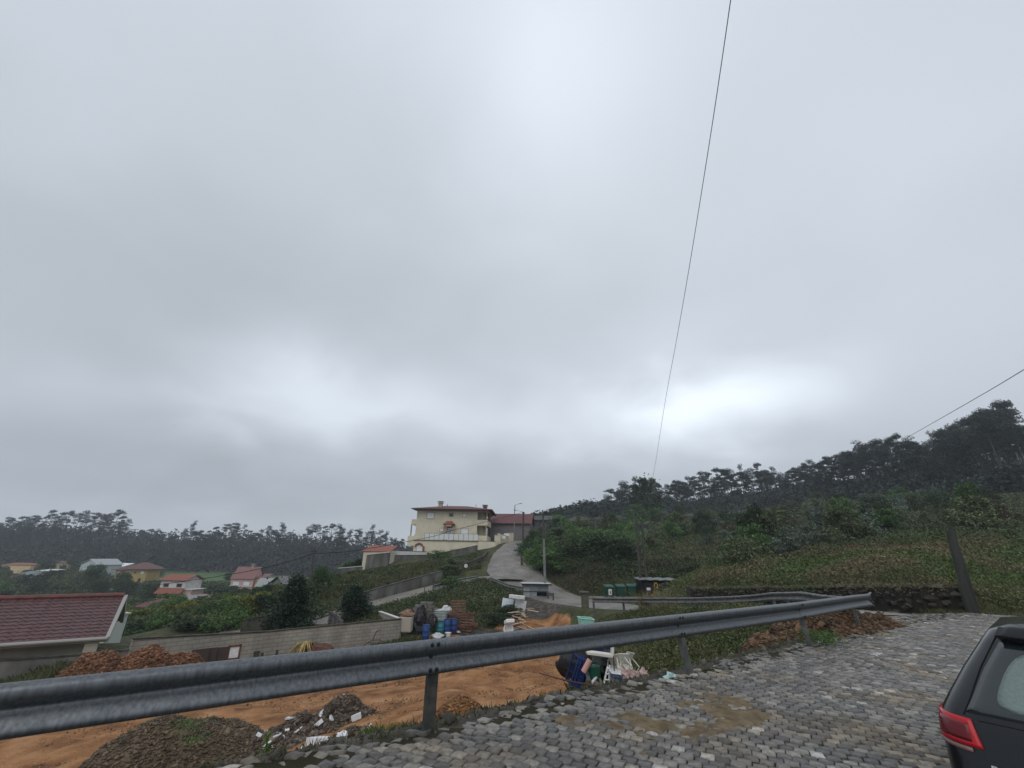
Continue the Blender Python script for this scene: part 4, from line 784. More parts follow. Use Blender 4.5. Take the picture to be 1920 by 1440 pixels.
for i, p in enumerate(lane_pts): vs += [p+Vector((-1.6, 0, .35)), p+Vector((1.6, 0, .35))]
mb = MB(); mb.add(vs, [(i*2, i*2+1, i*2+3, i*2+2) for i in range(4)]); tag(mb.build('valley_path', mat('pale_gravel', (.22, .21, .19), rough=.9)), kind='structure')
wall('mossy rubble garden wall left of the dark laurel', [GP(460, 40, dz=.9), GP(500, 40, dz=1.1), GP(520, 40.5, dz=1.2)], stone_l, h=2.0, th=.35, coping=cope)
wall('white plastered yard wall between the two dark trees', [G(588, 1163, 41), G(617, 1154, 40.5)], white_r, h=1.6, coping=cope)
wall('pale diagonal shed wall left of the smaller dark tree', [G(619, 1147, 41), G(641, 1166, 38)], concrete, h=1.2, coping=concrete_d)
# ---------------------------------------------------------------- poles, lamps, cables
wood = mat('tarred_wood', (.06, .052, .045), (.12, .105, .09), scale=4, rough=.85, bump=.5, bscale=30, stretch=(1, 1, .1))
pole_g = mat('grey_pole', (.20, .20, .19), (.14, .14, .135), scale=2, rough=.7); pole_k = mat('dark_pole', (.045, .04, .038), (.075, .07, .065), scale=2, rough=.8)
def pole(label, pt, pb_y, Y, r0=.13, r1=.09, m=pole_k, lamp=0, name='utility_pole', xb=None, arms=0, cat='pole'):
    top = G(pt[0], pt[1], Y); xb = xb if xb is not None else pt[0]; bt = G(xb, pb_y, Y); bt.z = min(bt.z, H(bt.x, bt.y)+.05)-.3
    o = empty(name, bt, label, cat, None); v = top-bt
    mb = MB(); mb.tube([(0, 0, 0), v*.5, v], [r0, (r0+r1)/2, r1], n=10); mb.build('pole', m, o)
    if lamp:
        mb = MB(); mb.tube([v*.995, v+Vector((lamp*.35, -.05, .12)), v+Vector((lamp*.8, -.1, .25))], .03, n=6); a_ = mb.build('arm', galv2, o)
        mb = MB(); mb.bbox(-.32, .32, -.1, .1, -.05, .06, .03, Matrix.Translation(v+Vector((lamp*1.05, -.12, .29))) @ Matrix.Rotation(-lamp*R(12), 4, 'Y')); mb.build('lamp_head', galv2, a_)
    if arms:
        mb = MB(); mb.tube([v*.97+Vector((-.22, 0, 0)), v*.97+Vector((.22, 0, 0))], .03, n=6); mb.tube([v*.97+Vector((-.22, 0, -.12)), v*.97+Vector((-.22, 0, .12))], .035, n=6); mb.tube([v*.97+Vector((.22, 0, -.12)), v*.97+Vector((.22, 0, .12))], .035, n=6); mb.build('bracket', bolt_m, o)
    return top
p590 = pole('dark leaning pole with a small lamp beside the large dark laurel', (589, 1032), 1092, 48, m=pole_k, lamp=.35, xb=583, arms=1)
p965 = pole('tall thin lamp post with its arm pointing right beside the villa wall', (965.5, 947), 1013, 86, .11, .08, m=pole_g, lamp=1.0, name='street_lamp', cat='street lamp', xb=963.5)
p980 = pole('shorter thick lamp post with its arm pointing left at the road top', (981.5, 960), 1012, 84, .2, .17, m=pole_k, lamp=-1.5, name='street_lamp', cat='street lamp', xb=980.5, arms=1)
p1018 = pole('slim pole right of the road, dark above and pale below, behind the tin shed', (1018, 966), 1089, 49, .11, .10, m=pole_k, xb=1022)
m_ = bpy.data.objects[-1]
mb = MB(); a_, b_ = G(1019.6, 1010, 48.8), G(1022, 1092, 48.8); mb.tube([a_, b_], .135, n=10); o = mb.build('pole_sleeve', pole_g)
o.parent = [x for x in bpy.data.objects if x.name.startswith('utility_pole')][-1]; loc(o)
p1190 = pole('left one of the two tall poles by the bins, with a small lamp', (1191, 963), 1102, 50, .14, .10, m=pole_k, lamp=-.5, xb=1202, name='utility_pole')
p1203 = pole('right one of the two tall poles by the bins, thicker and without a lamp', (1203.5, 978), 1102, 51, .15, .11, m=pole_k, xb=1213)
pole('thin dark post standing in the shrubs beside the road bank', (1357, 1080), 1100, 33, .06, .05, m=pole_k, xb=1362)
pole('short dark post on the road edge below the shrubs', (978, 1043), 1064, 62, .15, .15, m=pole_k, xb=979, name='post', cat='post')
for lb, a_, b_, Y in [('thin metal rod by the curved parapet wall', (865, 1072), 1086, 54), ('thin metal rod at the edge of the lane above the grass bank', (891, 1074), 1086, 53), ('thin metal rod in the middle of the concrete lane side', (796.5, 1101), 1115, 47)]:
    pole(lb, a_, b_, Y, .04, .035, m=pole_k, name='rod', cat='rod')
# leaning broken stump by the stone wall
st, sb = G(1781, 993, 17.2), G(1821, 1136, 17.2); o = empty('wooden_stump', sb, 'thick grey broken pole leaning left in front of the dry-stone wall', 'post')
mb = MB(); v = st-sb; rr_ = [.19, .175, .16, .145, .13]; mb.tube([v*-.12]+[v*(k/4)+Vector((random.uniform(-.01, .01), 0, 0)) for k in range(1, 5)], rr_, n=14)
for k in range(14):
    w = mb.v[-14+k]; mb.v[-14+k] = (w[0], w[1], w[2]+random.uniform(-.07, .09))
mb.build('shaft', mat('silver_grey_wood', (.055, .053, .048), (.022, .022, .02), scale=3, rough=.9, bump=.7, bscale=25, stretch=(1, 1, .12), detail=8), o, smooth=False)
pp = G(1011, 1262, 13.4); qq = G(1118, 1306, 6.9)
cab = mat('black_cable', (.012, .012, .013), rough=.6)
def cable(label, pix, A, B, r, group='overhead cables'):
    P = [inplane(px, py, A, B) for px, py in pix]; mb = MB(); Pp = np.array([tuple(p) for p in P]); mb.tube([Vector(p) for p in spl(Pp, 5)], r, n=6)
    return tag(mb.build('cable', cab), label, 'cable', group)
S = G(1370, 0, 3.2); A = S + (S-p1203)*.12
cable('long steep black cable running from overhead down to the tall poles by the bins', [(1376, -40), (1370, 0), (1357, 90), (1336, 230), (1313, 375), (1290, 515), (1268, 640), (1246, 760), (1226, 885), (1214, 935), (1203.5, 979)], S, p1203, .006)
cable('black cable slanting down from the right edge into the eucalyptus tops', [(1960, 668), (1920, 693), (1850, 735), (1770, 781), (1688, 828), (1640, 858)], G(1920, 693, 30), G(1640, 858, 95), .028)
cable('cable rising from the valley trees to the dark leaning pole', [(270, 1100), (330, 1092), (400, 1082), (470, 1070), (530, 1056), (586, 1039)], G(270, 1100, 78), p590, .04)
cable('cable rising from the leaning pole across the villa to the lamp post', [(592, 1038), (640, 1035), (700, 1027), (770, 1014), (815, 1005), (850, 994), (890, 984), (930, 973), (980, 961)], p590, p980, .035)
cable('thin slack cable hanging right of the shorter lamp post', [(982, 962), (988, 972), (995, 983), (1003, 987), (1010, 984), (1018, 973)], p980, p1018, .03)
cable('thin cable between the tops of the two poles by the bins', [(1191, 963), (1197, 970), (1203.5, 979)], p1190, p1203, .02)
# bamboo cane / rusty bar at the road edge
mb = MB(); e_ = G(1118, 1305, 6.9); e_.z = max(e_.z, -.02); s_ = G(1011, 1262, 8.6); mb.tube([s_, s_.lerp(e_, .5)+Vector((0, 0, -.015)), e_], [.009, .011, .012], n=6)
tag(mb.build('rusty_rod', mat('rust', (.12, .05, .03), (.06, .03, .02), scale=20, rough=.8)), 'thin rusty bar sticking out over the earth from the pavement edge', 'rod')
# ---------------------------------------------------------------- tin shed at the junction
sp_ = G(1003, 1131, 47.5); sp_.z = min(sp_.z, H(sp_.x, sp_.y)+.1)-.3; o = empty('tin_shed', sp_, 'small shed of grey metal sheets with a flat pale roof by the junction', 'shed', rz=R(2))
tin = mat('grey_tin', (.27, .29, .31), (.20, .22, .24), scale=1.5, rough=.45, metal=.3); mb = MB()
zt_ = 2.0
def ribbed(x0, x1, y, z0, z1, n=16, amp=.02, ax='x'):
    mb = MB(); vs = []
    for k in range(n*2+1):
        u = x0+(x1-x0)*k/(n*2); w = amp*(1 if k % 2 else -1)
        for z in (z0, z1): vs.append((u, y+w, z) if ax == 'x' else (y+w, u, z))
    return mb.add(vs, [(k*2, k*2+2, k*2+3, k*2+1) for k in range(n*2)])
ribbed(-1.15, -.55, 0, -.3, zt_, 5).build('side_panel', mat('pale_tin', (.40, .40, .38), (.3, .3, .29), scale=2, rough=.6), o); ribbed(-.55, .18, -.02, -.3, zt_, 4, .012).build('door', tin, o)
ribbed(.18, 1.35, 0, 1.3, zt_, 8).build('front_panel', tin, o); mb = MB(); mb.box(.2, 1.35, -.05, .05, -.3, .75); mb.build('low_wall', tin, o)
ribbed(0, 1.9, -1.15, -.3, zt_, 10, ax='y').build('left_wall', tin, o); ribbed(0, 1.9, 1.35, -.3, zt_, 10, ax='y').build('right_wall', tin, o); ribbed(-1.15, 1.35, 1.9, -.3, zt_, 10).build('back_wall', tin, o)
mb = MB(); mb.box(-1.32, 1.62, -.3, 2.1, zt_+.003, zt_+.09); mb.build('roof', mat('pale_sheet_roof', (.50, .51, .5), (.4, .4, .4), scale=2, rough=.5), o); mb = MB(); mb.box(-1.34, 1.64, -.34, -.302, zt_-.06, zt_+.07); mb.build('roof_edge', bolt_m, o)
mb = MB(); 
for k in range(9): q = .25+k*.13; mb.box(q-.012, q+.012, -.09, -.065, .5, 1.35)
mb.box(-1.2, 1.4, -.095, -.06, 1.35, 1.39); mb.build('rail_bars', bolt_m, o); mb = MB(); mb.box(.45, 1.2, .1, .5, .3, .95); mb.build('blue_drum_stack', mat('dull_blue', (.05, .10, .22), rough=.5), o)
# ---------------------------------------------------------------- bins and recycling shelter
bing = mat('bin_green', (.014, .06, .038), (.012, .048, .03), scale=2, rough=.45); bind = mat('bin_lid', (.018, .075, .048), rough=.5); blk = mat('black_plastic', (.015, .015, .016), rough=.5)
def make_bin():
    o = empty('waste_container', (0, 0, 0), 'b', 'waste container', 'green waste containers by the wall')
    mb = MB(); vs = []
    for z, w, d in ((.2, .52, .36), (1.02, .62, .45)):
        for (x, y) in ((-w, -d), (w, -d), (w, d), (-w, d)): vs.append((x, y, z))
    mb.add(vs, [(3, 2, 1, 0), (0, 1, 5, 4), (1, 2, 6, 5), (2, 3, 7, 6), (3, 0, 4, 7)]); mb.build('tub', bing, o)
    mb = MB(); mb.add([(-.66, -.5, 1.02), (.66, -.5, 1.02), (.66, .5, 1.02), (-.66, .5, 1.02), (-.64, -.42, 1.1), (.64, -.42, 1.1), (.62, .4, 1.26), (-.62, .4, 1.26)], [(3, 2, 1, 0), (0, 1, 5, 4), (1, 2, 6, 5), (2, 3, 7, 6), (3, 0, 4, 7), (4, 5, 6, 7)]); mb.build('lid', bind, o)
    for sx in (-.45, .45):
        for sy in (-.3, .3): mb = MB(); mb.lathe([(.1, -.03), (.1, .03)], n=10, M=Matrix.Translation((sx, sy, .1)) @ Matrix.Rotation(R(90), 4, 'Y')); mb.build('wheel', blk, o)
    return o
b0 = make_bin()
for i, (px, Y, lb, rz) in enumerate([(1142, 49, 'green waste container with a white notice, leftmost of the row', .15), (1164, 49.6, 'plain green waste container, second from the left of the row', .05), (1184, 50.2, 'plain green waste container, third from the left of the row', 0), (1199, 51.2, 'green waste container partly hidden by the left pole, last of the row', -.1)]):
    o = b0 if i == 0 else copy_tree(b0); o['label'] = lb; p = G(px, 1118, Y); o.location = (p.x, p.y, H(p.x, p.y)+.1); o.rotation_euler.z = rz
    o.scale = (.74, .85, 1.0)
    if i == 2:
        pass
o = b0; mb = MB(); mb.add([(-.25, -.475, .3), (.22, -.475, .3), (.22, -.515, .85), (-.25, -.515, .85)], [(0, 1, 2, 3)]); mb.build('notice', shutter, o)
mb = MB(); mb.add([(-.10, -.505, .42), (.10, -.505, .42), (.06, -.525, .7), (-.08, -.525, .72)], [(0, 1, 2, 3)]); mb.build('notice_print', mat('olive_print', (.10, .14, .04), rough=.6), o)
sh = G(1236, 1118, 49.5); sh.z = H(sh.x, sh.y)+.05; o = empty('bin_shelter', sh, 'black recycling shelter with a wavy grey roof beside the two tall poles', 'shelter')
mb = MB(); mb.box(-1.9, -1.82, -.5, 1.3, 0, 1.62); mb.box(1.82, 1.9, -.5, 1.3, 0, 1.62); mb.box(-1.9, 1.9, 1.32, 1.4, 0, 1.62); mb.build('frame', blk, o)
mb = MB(); vs = []
for k in range(33):
    x = -2.1+4.3*k/32
    for (y, dz) in ((-.75, 0), (1.6, .12)):
        for th_ in (0, .06): vs.append((x, y, 1.68+.05*abs(math.sin(k*.393*1.0))*1.4+dz+th_))
mb.add(vs, [f for k in range(32) for f in ((k*4+1, k*4+5, k*4+7, k*4+3), (k*4, k*4+2, k*4+6, k*4+4), (k*4, k*4+4, k*4+5, k*4+1), (k*4+2, k*4+3, k*4+7, k*4+6))]); mb.build('wavy_roof', mat('grey_wave_roof', (.16, .17, .17), rough=.5), o)
for (dx, lb, col) in [(-1.25, 'dark recycling box with a small blue notice under the shelter roof', (.10, .25, .45)), (-.35, 'dark recycling box with a yellow ring and a red sign', (.5, .06, .05)), (.75, 'dark recycling box with a pale hatch at the right of the shelter', None)]:
    b = empty('recycling_box', sh+Vector((dx, 0, 0)), lb, 'recycling box', 'boxes under the recycling shelter'); mb = MB(); mb.bbox(-.42, .42, -.35, .5, 0, 1.55, .03); mb.build('body', blk, b)
    if dx == -1.25: mb = MB(); mb.box(-.1, .3, -.38, -.353, .75, 1.0); mb.build('notice', shutter, b)
    elif col and dx > -1:
        M_ = Matrix.Translation((.0, -.37, 1.22)) @ Matrix.Rotation(R(90), 4, 'X'); mb = MB(); vs = []; ns = 20
        for k in range(ns):
            a_ = 2*math.pi*k/ns
            for (rr_, z) in ((.26, .0), (.26, .03), (.15, .03), (.15, .0)): vs.append(M_ @ Vector((rr_*math.cos(a_)*.85, rr_*math.sin(a_)*1.2, z)))
        mb.add(vs, [(k*4+j, ((k+1) % ns)*4+j, ((k+1) % ns)*4+(j+1) % 4, k*4+(j+1) % 4) for k in range(ns) for j in range(4)]); mb.build('ring', mat('ring_yellow', (.62, .33, .06), rough=.5), b)
        mb = MB(); mb.box(-.3, .3, -.38, -.353, .15, .72); mb.build('sign', mat('sign_red', (.42, .04, .035), rough=.5), b)
    else: mb = MB(); mb.bbox(-.25, .25, -.4, -.353, .85, 1.02, .01); mb.build('hatch', shutter, b)
# stone gate post and turquoise tub
gp = G(1098, 1158, 39); gp.z = min(gp.z, H(gp.x, gp.y)+.1); o = empty('gate_post', gp, 'old stone gate post with a wider cap between the yard and the road', 'gate post')
mb = MB(); mb.bbox(-.27, .27, -.27, .27, -.3, 1.75, .05); mb.build('shaft', mat('mossy_stone', (.12, .11, .08), (.06, .065, .04), scale=3, rough=.9, bump=.6, bscale=14), o); mb = MB(); mb.bbox(-.42, .36, -.32, .32, 1.755, 1.93, .05); mb.build('cap', concrete_d, o)
tp_ = G(1099, 1166, 30); tp_.z = H(tp_.x, tp_.y) if abs(H(tp_.x, tp_.y)-tp_.z) < .6 else tp_.z-.1; o = empty('plastic_tub', tp_, 'pale turquoise plastic tub standing beyond the guardrail by the gate post', 'tub', rz=.2)
turq = mat('turquoise_plastic', (.33, .62, .52), (.28, .54, .46), scale=4, rough=.5); mb = MB(); mb.add([(-.34, -.26, 0), (.34, -.26, 0), (.34, .26, 0), (-.34, .26, 0), (-.46, -.34, .75), (.42, -.34, .68), (.44, .34, .72), (-.44, .34, .78)], [(3, 2, 1, 0), (0, 1, 5, 4), (1, 2, 6, 5), (2, 3, 7, 6), (3, 0, 4, 7)]); mb.build('body', turq, o)
mb = MB(); mb.tube([(-.46, -.34, .75), (.42, -.34, .68), (.44, .34, .72), (-.44, .34, .78), (-.46, -.34, .75)], .035, n=6); mb.build('rim', turq, o)
# ---------------------------------------------------------------- things stored beside the block wall (left heap)
blueb = mat('barrel_blue', (.02, .06, .20), (.018, .05, .14), scale=3, rough=.4); whitep = mat('white_plastic', (.66, .67, .68), (.5, .5, .5), scale=6, rough=.5); bagm = mat('white_sack', (.62, .63, .64), (.42, .42, .42), scale=5, rough=.6, bump=.6, bscale=10)
palw = mat('pallet_wood', (.17, .09, .06), (.10, .06, .04), scale=4, rough=.85); rust = mat('rusty_brown', (.14, .06, .04), (.08, .045, .035), scale=5, rough=.85)
def at(px, py, Y, dz=0): p = G(px, py, Y); return Vector((p.x, p.y, H(p.x, p.y)+dz))
def barrel(px, py, Y, lb, r=.3, h=.92, m=blueb, z=None):
    p = at(px, py, Y); 
    if z is not None: p.z = G(px, py, Y).z
    o = empty('barrel', p, lb, 'barrel', 'barrels in the yard'); mb = MB(); mb.lathe([(r*.9, 0), (r, .04), (r, h*.33), (r*1.05, h*.35), (r, h*.38), (r, h*.64), (r*1.05, h*.67), (r, h*.7), (r*.97, h*.95), (r*.9, h)], n=18); mb.build('drum', m, o, smooth=True); mb = MB(); mb.lathe([(r*.92, h+.002), (r*.95, h+.04), (r*.6, h+.045)], n=18); mb.build('lid', m, o); return o
barrel(798, 1194, 34.5, 'large upright blue barrel at the left front of the stored heap', .27, 1.0)
barrel(838, 1183, 36.5, 'bright blue barrel in the middle of the stored heap', .28, .98)
barrel(850, 1183, 36.8, 'darker blue barrel right of the bright blue one', .27, .95, mat('barrel_navy', (.02, .05, .17), rough=.4))
barrel(825, 1178, 36.3, 'teal barrel below the clear crate in the heap', .3, .7, mat('teal_plastic', (.03, .17, .20), rough=.5))
o = empty('pail', at(840, 1190, 35.3), 'white round pail in front of the blue barrels', 'pail'); mb = MB(); mb.lathe([(.17, 0), (.22, .42), (.23, .43), (.23, .46)], n=14); mb.build('body', whitep, o); mb = MB(); mb.tube([(-.23, 0, .42), (-.2, -.1, .25), (0, -.22, .18), (.2, -.1, .25), (.23, 0, .42)], .01, n=5); mb.build('handle', bolt_m, o)
o = empty('pail', at(831, 1189, 35.2), 'small green square can left of the white pail', 'can'); mb = MB(); mb.bbox(-.2, .2, -.18, .18, 0, .42, .03); mb.build('body', bing, o); mb = MB(); mb.lathe([(.05, .421), (.05, .48)], n=8); mb.build('cap', blk, o)
def sack(px, py, Y, lb, r=.3, m=bagm, sc=(1.2, .8, .7), z=None, seed=1, group='white sacks in the stored heap'):
    p = at(px, py, Y); p.z = G(px, py, Y).z if z else p.z; mb = MB(); mb.blob((0, 0, r*.6), r, seed=seed, n=16, m=12, amp=.4, sc=sc); mb.lathe([(.05, 0), (.09, .1)], c=(r*.7, 0, r*.9), n=7); o = mb.build('sack', m, smooth=True); o.location = p; return tag(o, lb, 'sack', group)
sack(820, 1190, 35, 'white sack lying on the ground left of the green can', .32, seed=2); sack(836, 1150, 37, 'white sack on top of the heap, the higher one', .33, z=1, seed=3, sc=(1, .8, .9)); sack(824, 1154, 36.8, 'flat white sack on top of the heap over the clear crate', .36, z=1, seed=4, sc=(1.3, .8, .5))
o = empty('crate', at(825, 1176, 36.8, .72), 'clear grey plastic tank above the teal barrel in the heap', 'tank'); mb = MB(); mb.bbox(-.45, .45, -.4, .4, 0, .75, .05); mb.build('body', mat('cloudy_plastic', (.33, .38, .37), (.24, .28, .27), scale=4, rough=.4), o); mb = MB(); [mb.box(-.46, .46, -.42, -.402, z, z+.03) for z in (.1, .3, .5, .68)]; mb.build('cage', galv2, o)
o = empty('block_stack', at(803, 1180, 37), 'stack of grey concrete blocks at the left end of the stored heap', 'block stack')
r = random.Random(5); mb = MB(); 
for w in range(9):
    for k in range(5 if w < 7 else 3):
        if w == 8 and k == 0: continue
        x = -1.25+k*.5+(w % 2)*.1; mb.bbox(x, x+.47, -.22+r.uniform(-.03, .03), .2, w*.21, w*.21+.2, .015)
mb.build('blocks', concrete, o)
mb = MB(); mb.blob((0, 0, .5), .9, seed=8, n=16, m=10, amp=.35, sc=(.7, .7, 1.1)); o = mb.build('tarpaulin', mat('black_sheet', (.02, .02, .023), rough=.45, bump=.8, bscale=4, bdist=.1)); o.location = at(783, 1192, 36); tag(o, 'black crumpled sheet draped left of the block stack', 'sheet')
mb = MB(); mb.tube([(0, 0, 0), (.3, 0, .5), (.25, .1, .9), (-.1, 0, 1.0), (-.25, 0, .6), (.1, 0, .2)], .05, n=7); mb.tube([(.1, .1, .1), (.4, .1, .3), (.35, .1, .8), (0, .1, .85)], .05, n=7); o = mb.build('hose', blk); o.location = at(808, 1185, 35.8, .3); tag(o, 'black coiled hose hanging between the blocks and the barrels', 'hose')
def pallet(lb, p, Mx, group='wooden pallets in the yard', n=6):
    o = empty('pallet', p, lb, 'pallet', group); 
    for k in range(n):
        mb = MB(); y = -.5+k*1.0/(n-1); mb.box(-.6, .6, y-.06, y+.06, .11, .135, Mx); mb.build('slat', palw, o)
    for k in range(3): mb = MB(); y = -.5+k*.5; x = -.55+k*.55; mb.box(x-.05, x+.05, -.56, .56, .0, .108, Mx); mb.build('bearer', palw, o)
    return o
k_ = 0
for (px, py, Y, z, a_, b_, lb) in [(852, 1184, 38.5, .0, 82, 10, 'pallet standing on edge behind the blue barrels, left one'), (856, 1186, 38.7, .7, 75, 18, 'pallet stacked highest behind the blue barrels'), (864, 1186, 38.2, .0, 80, 5, 'pallet standing upright at the right of the pallet stack'), (873, 1186, 37.8, .0, 60, -20, 'tilted pallet at the right end of the pallet stack')]:
    pallet(lb, at(px, py, Y, z+.45), Matrix.Rotation(R(b_), 4, 'Z') @ Matrix.Rotation(R(a_), 4, 'X') @ Matrix.Translation((0, 0, 0)))
for i, (px, Y, z, lb, rz) in enumerate([(866, 37.6, .0, 'lowest brown beam lying across the pallets', .1), (869, 37.3, .35, 'middle brown beam lying across the pallets', -.05), (863, 37.6, .95, 'upper brown beam lying across the pallets', .16)]):
    mb = MB(); mb.bbox(-1.1, 1.1, -.07, .07, 0, .16, .01); o = mb.build('beam', rust); o.location = at(px, 1185, Y, z+.05); o.rotation_euler = (0, R(-6), rz); tag(o, lb, 'beam', 'brown beams on the pallets')
# cream box and curled sheet behind the end of the wall
o = empty('cabinet', at(757, 1195, 34.8, .4), 'cream cabinet beside the right end of the block wall', 'cabinet'); mb = MB(); mb.bbox(-.4, .5, -.35, .35, 0, .95, .02); mb.build('body', mat('dirty_cream', (.40, .36, .30), rough=.7), o); mb = MB(); mb.bbox(-.36, .46, -.38, -.352, .05, .9, .01); mb.build('door', mat('dirty_cream2', (.36, .33, .28), rough=.7), o)
mb = MB(); mb.blob((0, 0, .15), .42, seed=12, amp=.5, sc=(1.2, .8, .5)); o = mb.build('rag_heap', mat('brown_rag', (.28, .17, .12), (.12, .07, .05), scale=5, rough=.9)); o.location = at(757, 1195, 34.8, 1.36); tag(o, 'brown rags heaped on top of the cream cabinet', 'rags')
# doors and boards leaning on the block wall
def board(lb, px, pyt, Y, w, h, m, rx=-8, rz=R(43), name='board', cat='board', grp='boards leaning on the block wall', frame=None):
    p = at(px, 1240, Y, -.1); h = G(px, pyt, Y).z-p.z; o = empty(name, p, lb, cat, grp, rz=rz); M_ = Matrix.Rotation(R(rx), 4, 'X'); mb = MB(); mb.bbox(-w/2, w/2, 0, .05, 0, h, .008, M_); mb.build('panel', m, o)
    if frame:
        for (a, b, c, d_) in ((-w/2, -w/2+.09, 0, h), (w/2-.09, w/2, 0, h), (-w/2, w/2, h-.1, h), (-w/2, w/2, h*.4, h*.4+.08)): mb = MB(); mb.box(a, b, -.03, -.002, c, d_, M_); mb.build('rail', frame, o)
    return o
for (px, Y, w, h, lb) in [(373, 24.7, .75, 1217, 'dark brown board, leftmost against the block wall'), (389, 25.1, .7, 1215, 'dark brown board in the middle of the three against the block wall'), (408, 25.5, .8, 1214, 'dark brown board next to the white door frame')]: board(lb, px, h, Y, w, 1, mat('dark_board', (.055, .04, .035), rough=.8), rx=-6)
board('white glazed door with a brown frame standing against the block wall', 436, 1209, 26.0, .62, 1, whitep, name='old_door', cat='door', grp=None, frame=rust)
for (px, Y, h, lb) in [(479, 27.3, 1221, 'short dark post stub leaning on the block wall, thick one'), (490, 27.6, 1224, 'thin dark post stub beside the thick one'), (517, 28.3, 1219, 'single thin dark post against the block wall')]:
    o = board(lb, px, h, Y, .3 if px == 479 else .14, 1, pole_k, rx=-4, name='post', cat='post', grp='dark stubs by the block wall')
mb = MB(); mb.tube([(0, 0, .0), (.4, 0, .5), (.8, .1, .7), (1.0, .1, 1.2), (1.3, .1, 1.3)], [.07, .06, .045, .035, .02], n=6); mb.tube([(.8, .1, .7), (1.3, 0, .75), (1.7, 0, .6)], [.04, .03, .015], n=6); o = mb.build('branch', wood); o.location = at(672, 1216, 31.5, .1); tag(o, 'dead crooked branch in front of the block wall', 'branch')
# ---------------------------------------------------------------- white panels by the grass bank
o = empty('sheet_panels', at(972, 1150, 42), 'ribbed white sheet standing crooked on the grass bank', 'sheet'); M_ = Matrix.Rotation(R(12), 4, 'Y') @ Matrix.Rotation(R(-15), 4, 'X')
q_ = ribbed(-.5, .5, 0, -.1, 1.2, 7, .03); q_.v = [tuple(M_ @ Vector(v)) for v in q_.v]; pn = q_.build('panel', whitep, o)
mb = MB(); mb.bbox(-.6, .8, -.35, .12, 1.25, 1.55, .04, Matrix.Rotation(R(4), 4, 'Y')); tag(mb.build('white_box', whitep), 'long white ribbed box lying on top of the ribbed sheet', 'box').location = o.location + Vector((-.35, -.0, .0))
mb = MB(); mb.bbox(-.5, .5, -.05, .05, 0, .9, .02, Matrix.Rotation(R(-14), 4, 'X') @ Matrix.Rotation(R(8), 4, 'Y')); o = mb.build('bath_panel', mat('pale_blue_white', (.50, .56, .60), rough=.4)); o.location = at(950, 1148, 42.4, .1); tag(o, 'smooth pale blue-white panel left of the ribbed sheet', 'panel')
# planks and broken sanitary ware on the yard
pk = mat('raw_plank', (.52, .40, .28), (.38, .28, .2), scale=5, rough=.8); r = random.Random(11)
for k in range(26):
    p = at(975+r.gauss(0, 11), 1165, 39.5+r.gauss(0, .7), .12+.045*k*(.5+.5*r.random())); mb = MB(); L_ = r.uniform(.5, 1.2); mb.bbox(-L_/2, L_/2, -.06, .06, 0, .03, .006); o = mb.build('plank', pk); o.location = p; o.rotation_euler = (r.gauss(0, .15), r.gauss(0, .2), r.gauss(.4, .7)); tag(o, 'short pale plank in the loose plank pile on the yard', 'plank', 'loose pile of pale planks')
def toilet(p, rz, lb, M2=Matrix.Identity(4)):
    o = empty('toilet', p, lb, 'toilet', 'broken sanitary ware', rz); por = shutter; mb = MB(); mb.lathe([(.14, 0), (.13, .12), (.16, .22), (.25, .36), (.27, .42), (.22, .42), (.17, .33), (.05, .25)], n=16, M=M2); mb.build('bowl', por, o, smooth=True); mb = MB(); mb.bbox(-.22, .22, .2, .38, .42, .78, .03, M2); mb.build('cistern', por, o); return o
toilet(at(948, 1178, 36.5, .35), .4, 'white toilet bowl tipped over, topmost in the broken ware', Matrix.Rotation(R(70), 4, 'X') @ Matrix.Scale(1.5, 4)); toilet(at(938, 1186, 35.4), 2.0, 'white toilet lying on its side below the tipped bowl', Matrix.Rotation(R(85), 4, 'Y')); 
rb = [('white slab at the left foot of the broken ware', 925, 1187, 35.2, .0, whitep, .45, .3, .12), ('grey broken panel among the broken ware', 968, 1176, 37.3, .25, galv2, .6, .5, .1), ('dark red board under the grey panel', 972, 1182, 36.3, .1, mat('dull_red', (.26, .10, .07), rough=.8), .8, .3, .1), ('pinkish plank beside the dark red board', 985, 1176, 37.5, .2, mat('pinkish_board', (.36, .26, .24), rough=.8), .6, .5, .06), ('long pale lath at the right of the broken ware', 998, 1174, 38, .1, pk, 1.1, .1, .05), ('white lath flat on the ground left of the broken ware', 903, 1188, 35.0, .0, whitep, .5, .12, .05), ('black plastic piece between the toilets', 943, 1187, 35.3, .05, blk, .5, .35, .2), ('small white plate on the bare earth right of the barrels', 855, 1183, 37, .05, whitep, .35, .3, .04)]
for (lb, px, py, Y, dz, m_, a_, b_, c_) in rb:
    mb = MB(); mb.bbox(-a_, a_, -b_/2, b_/2, 0, c_, .02); o = mb.build('board_piece', m_); o.location = at(px, py, Y, dz); o.rotation_euler = (R(random.uniform(-20, 25)), R(random.uniform(-20, 20)), random.uniform(-.5, .8)); tag(o, lb, 'debris', 'debris by the toilets')
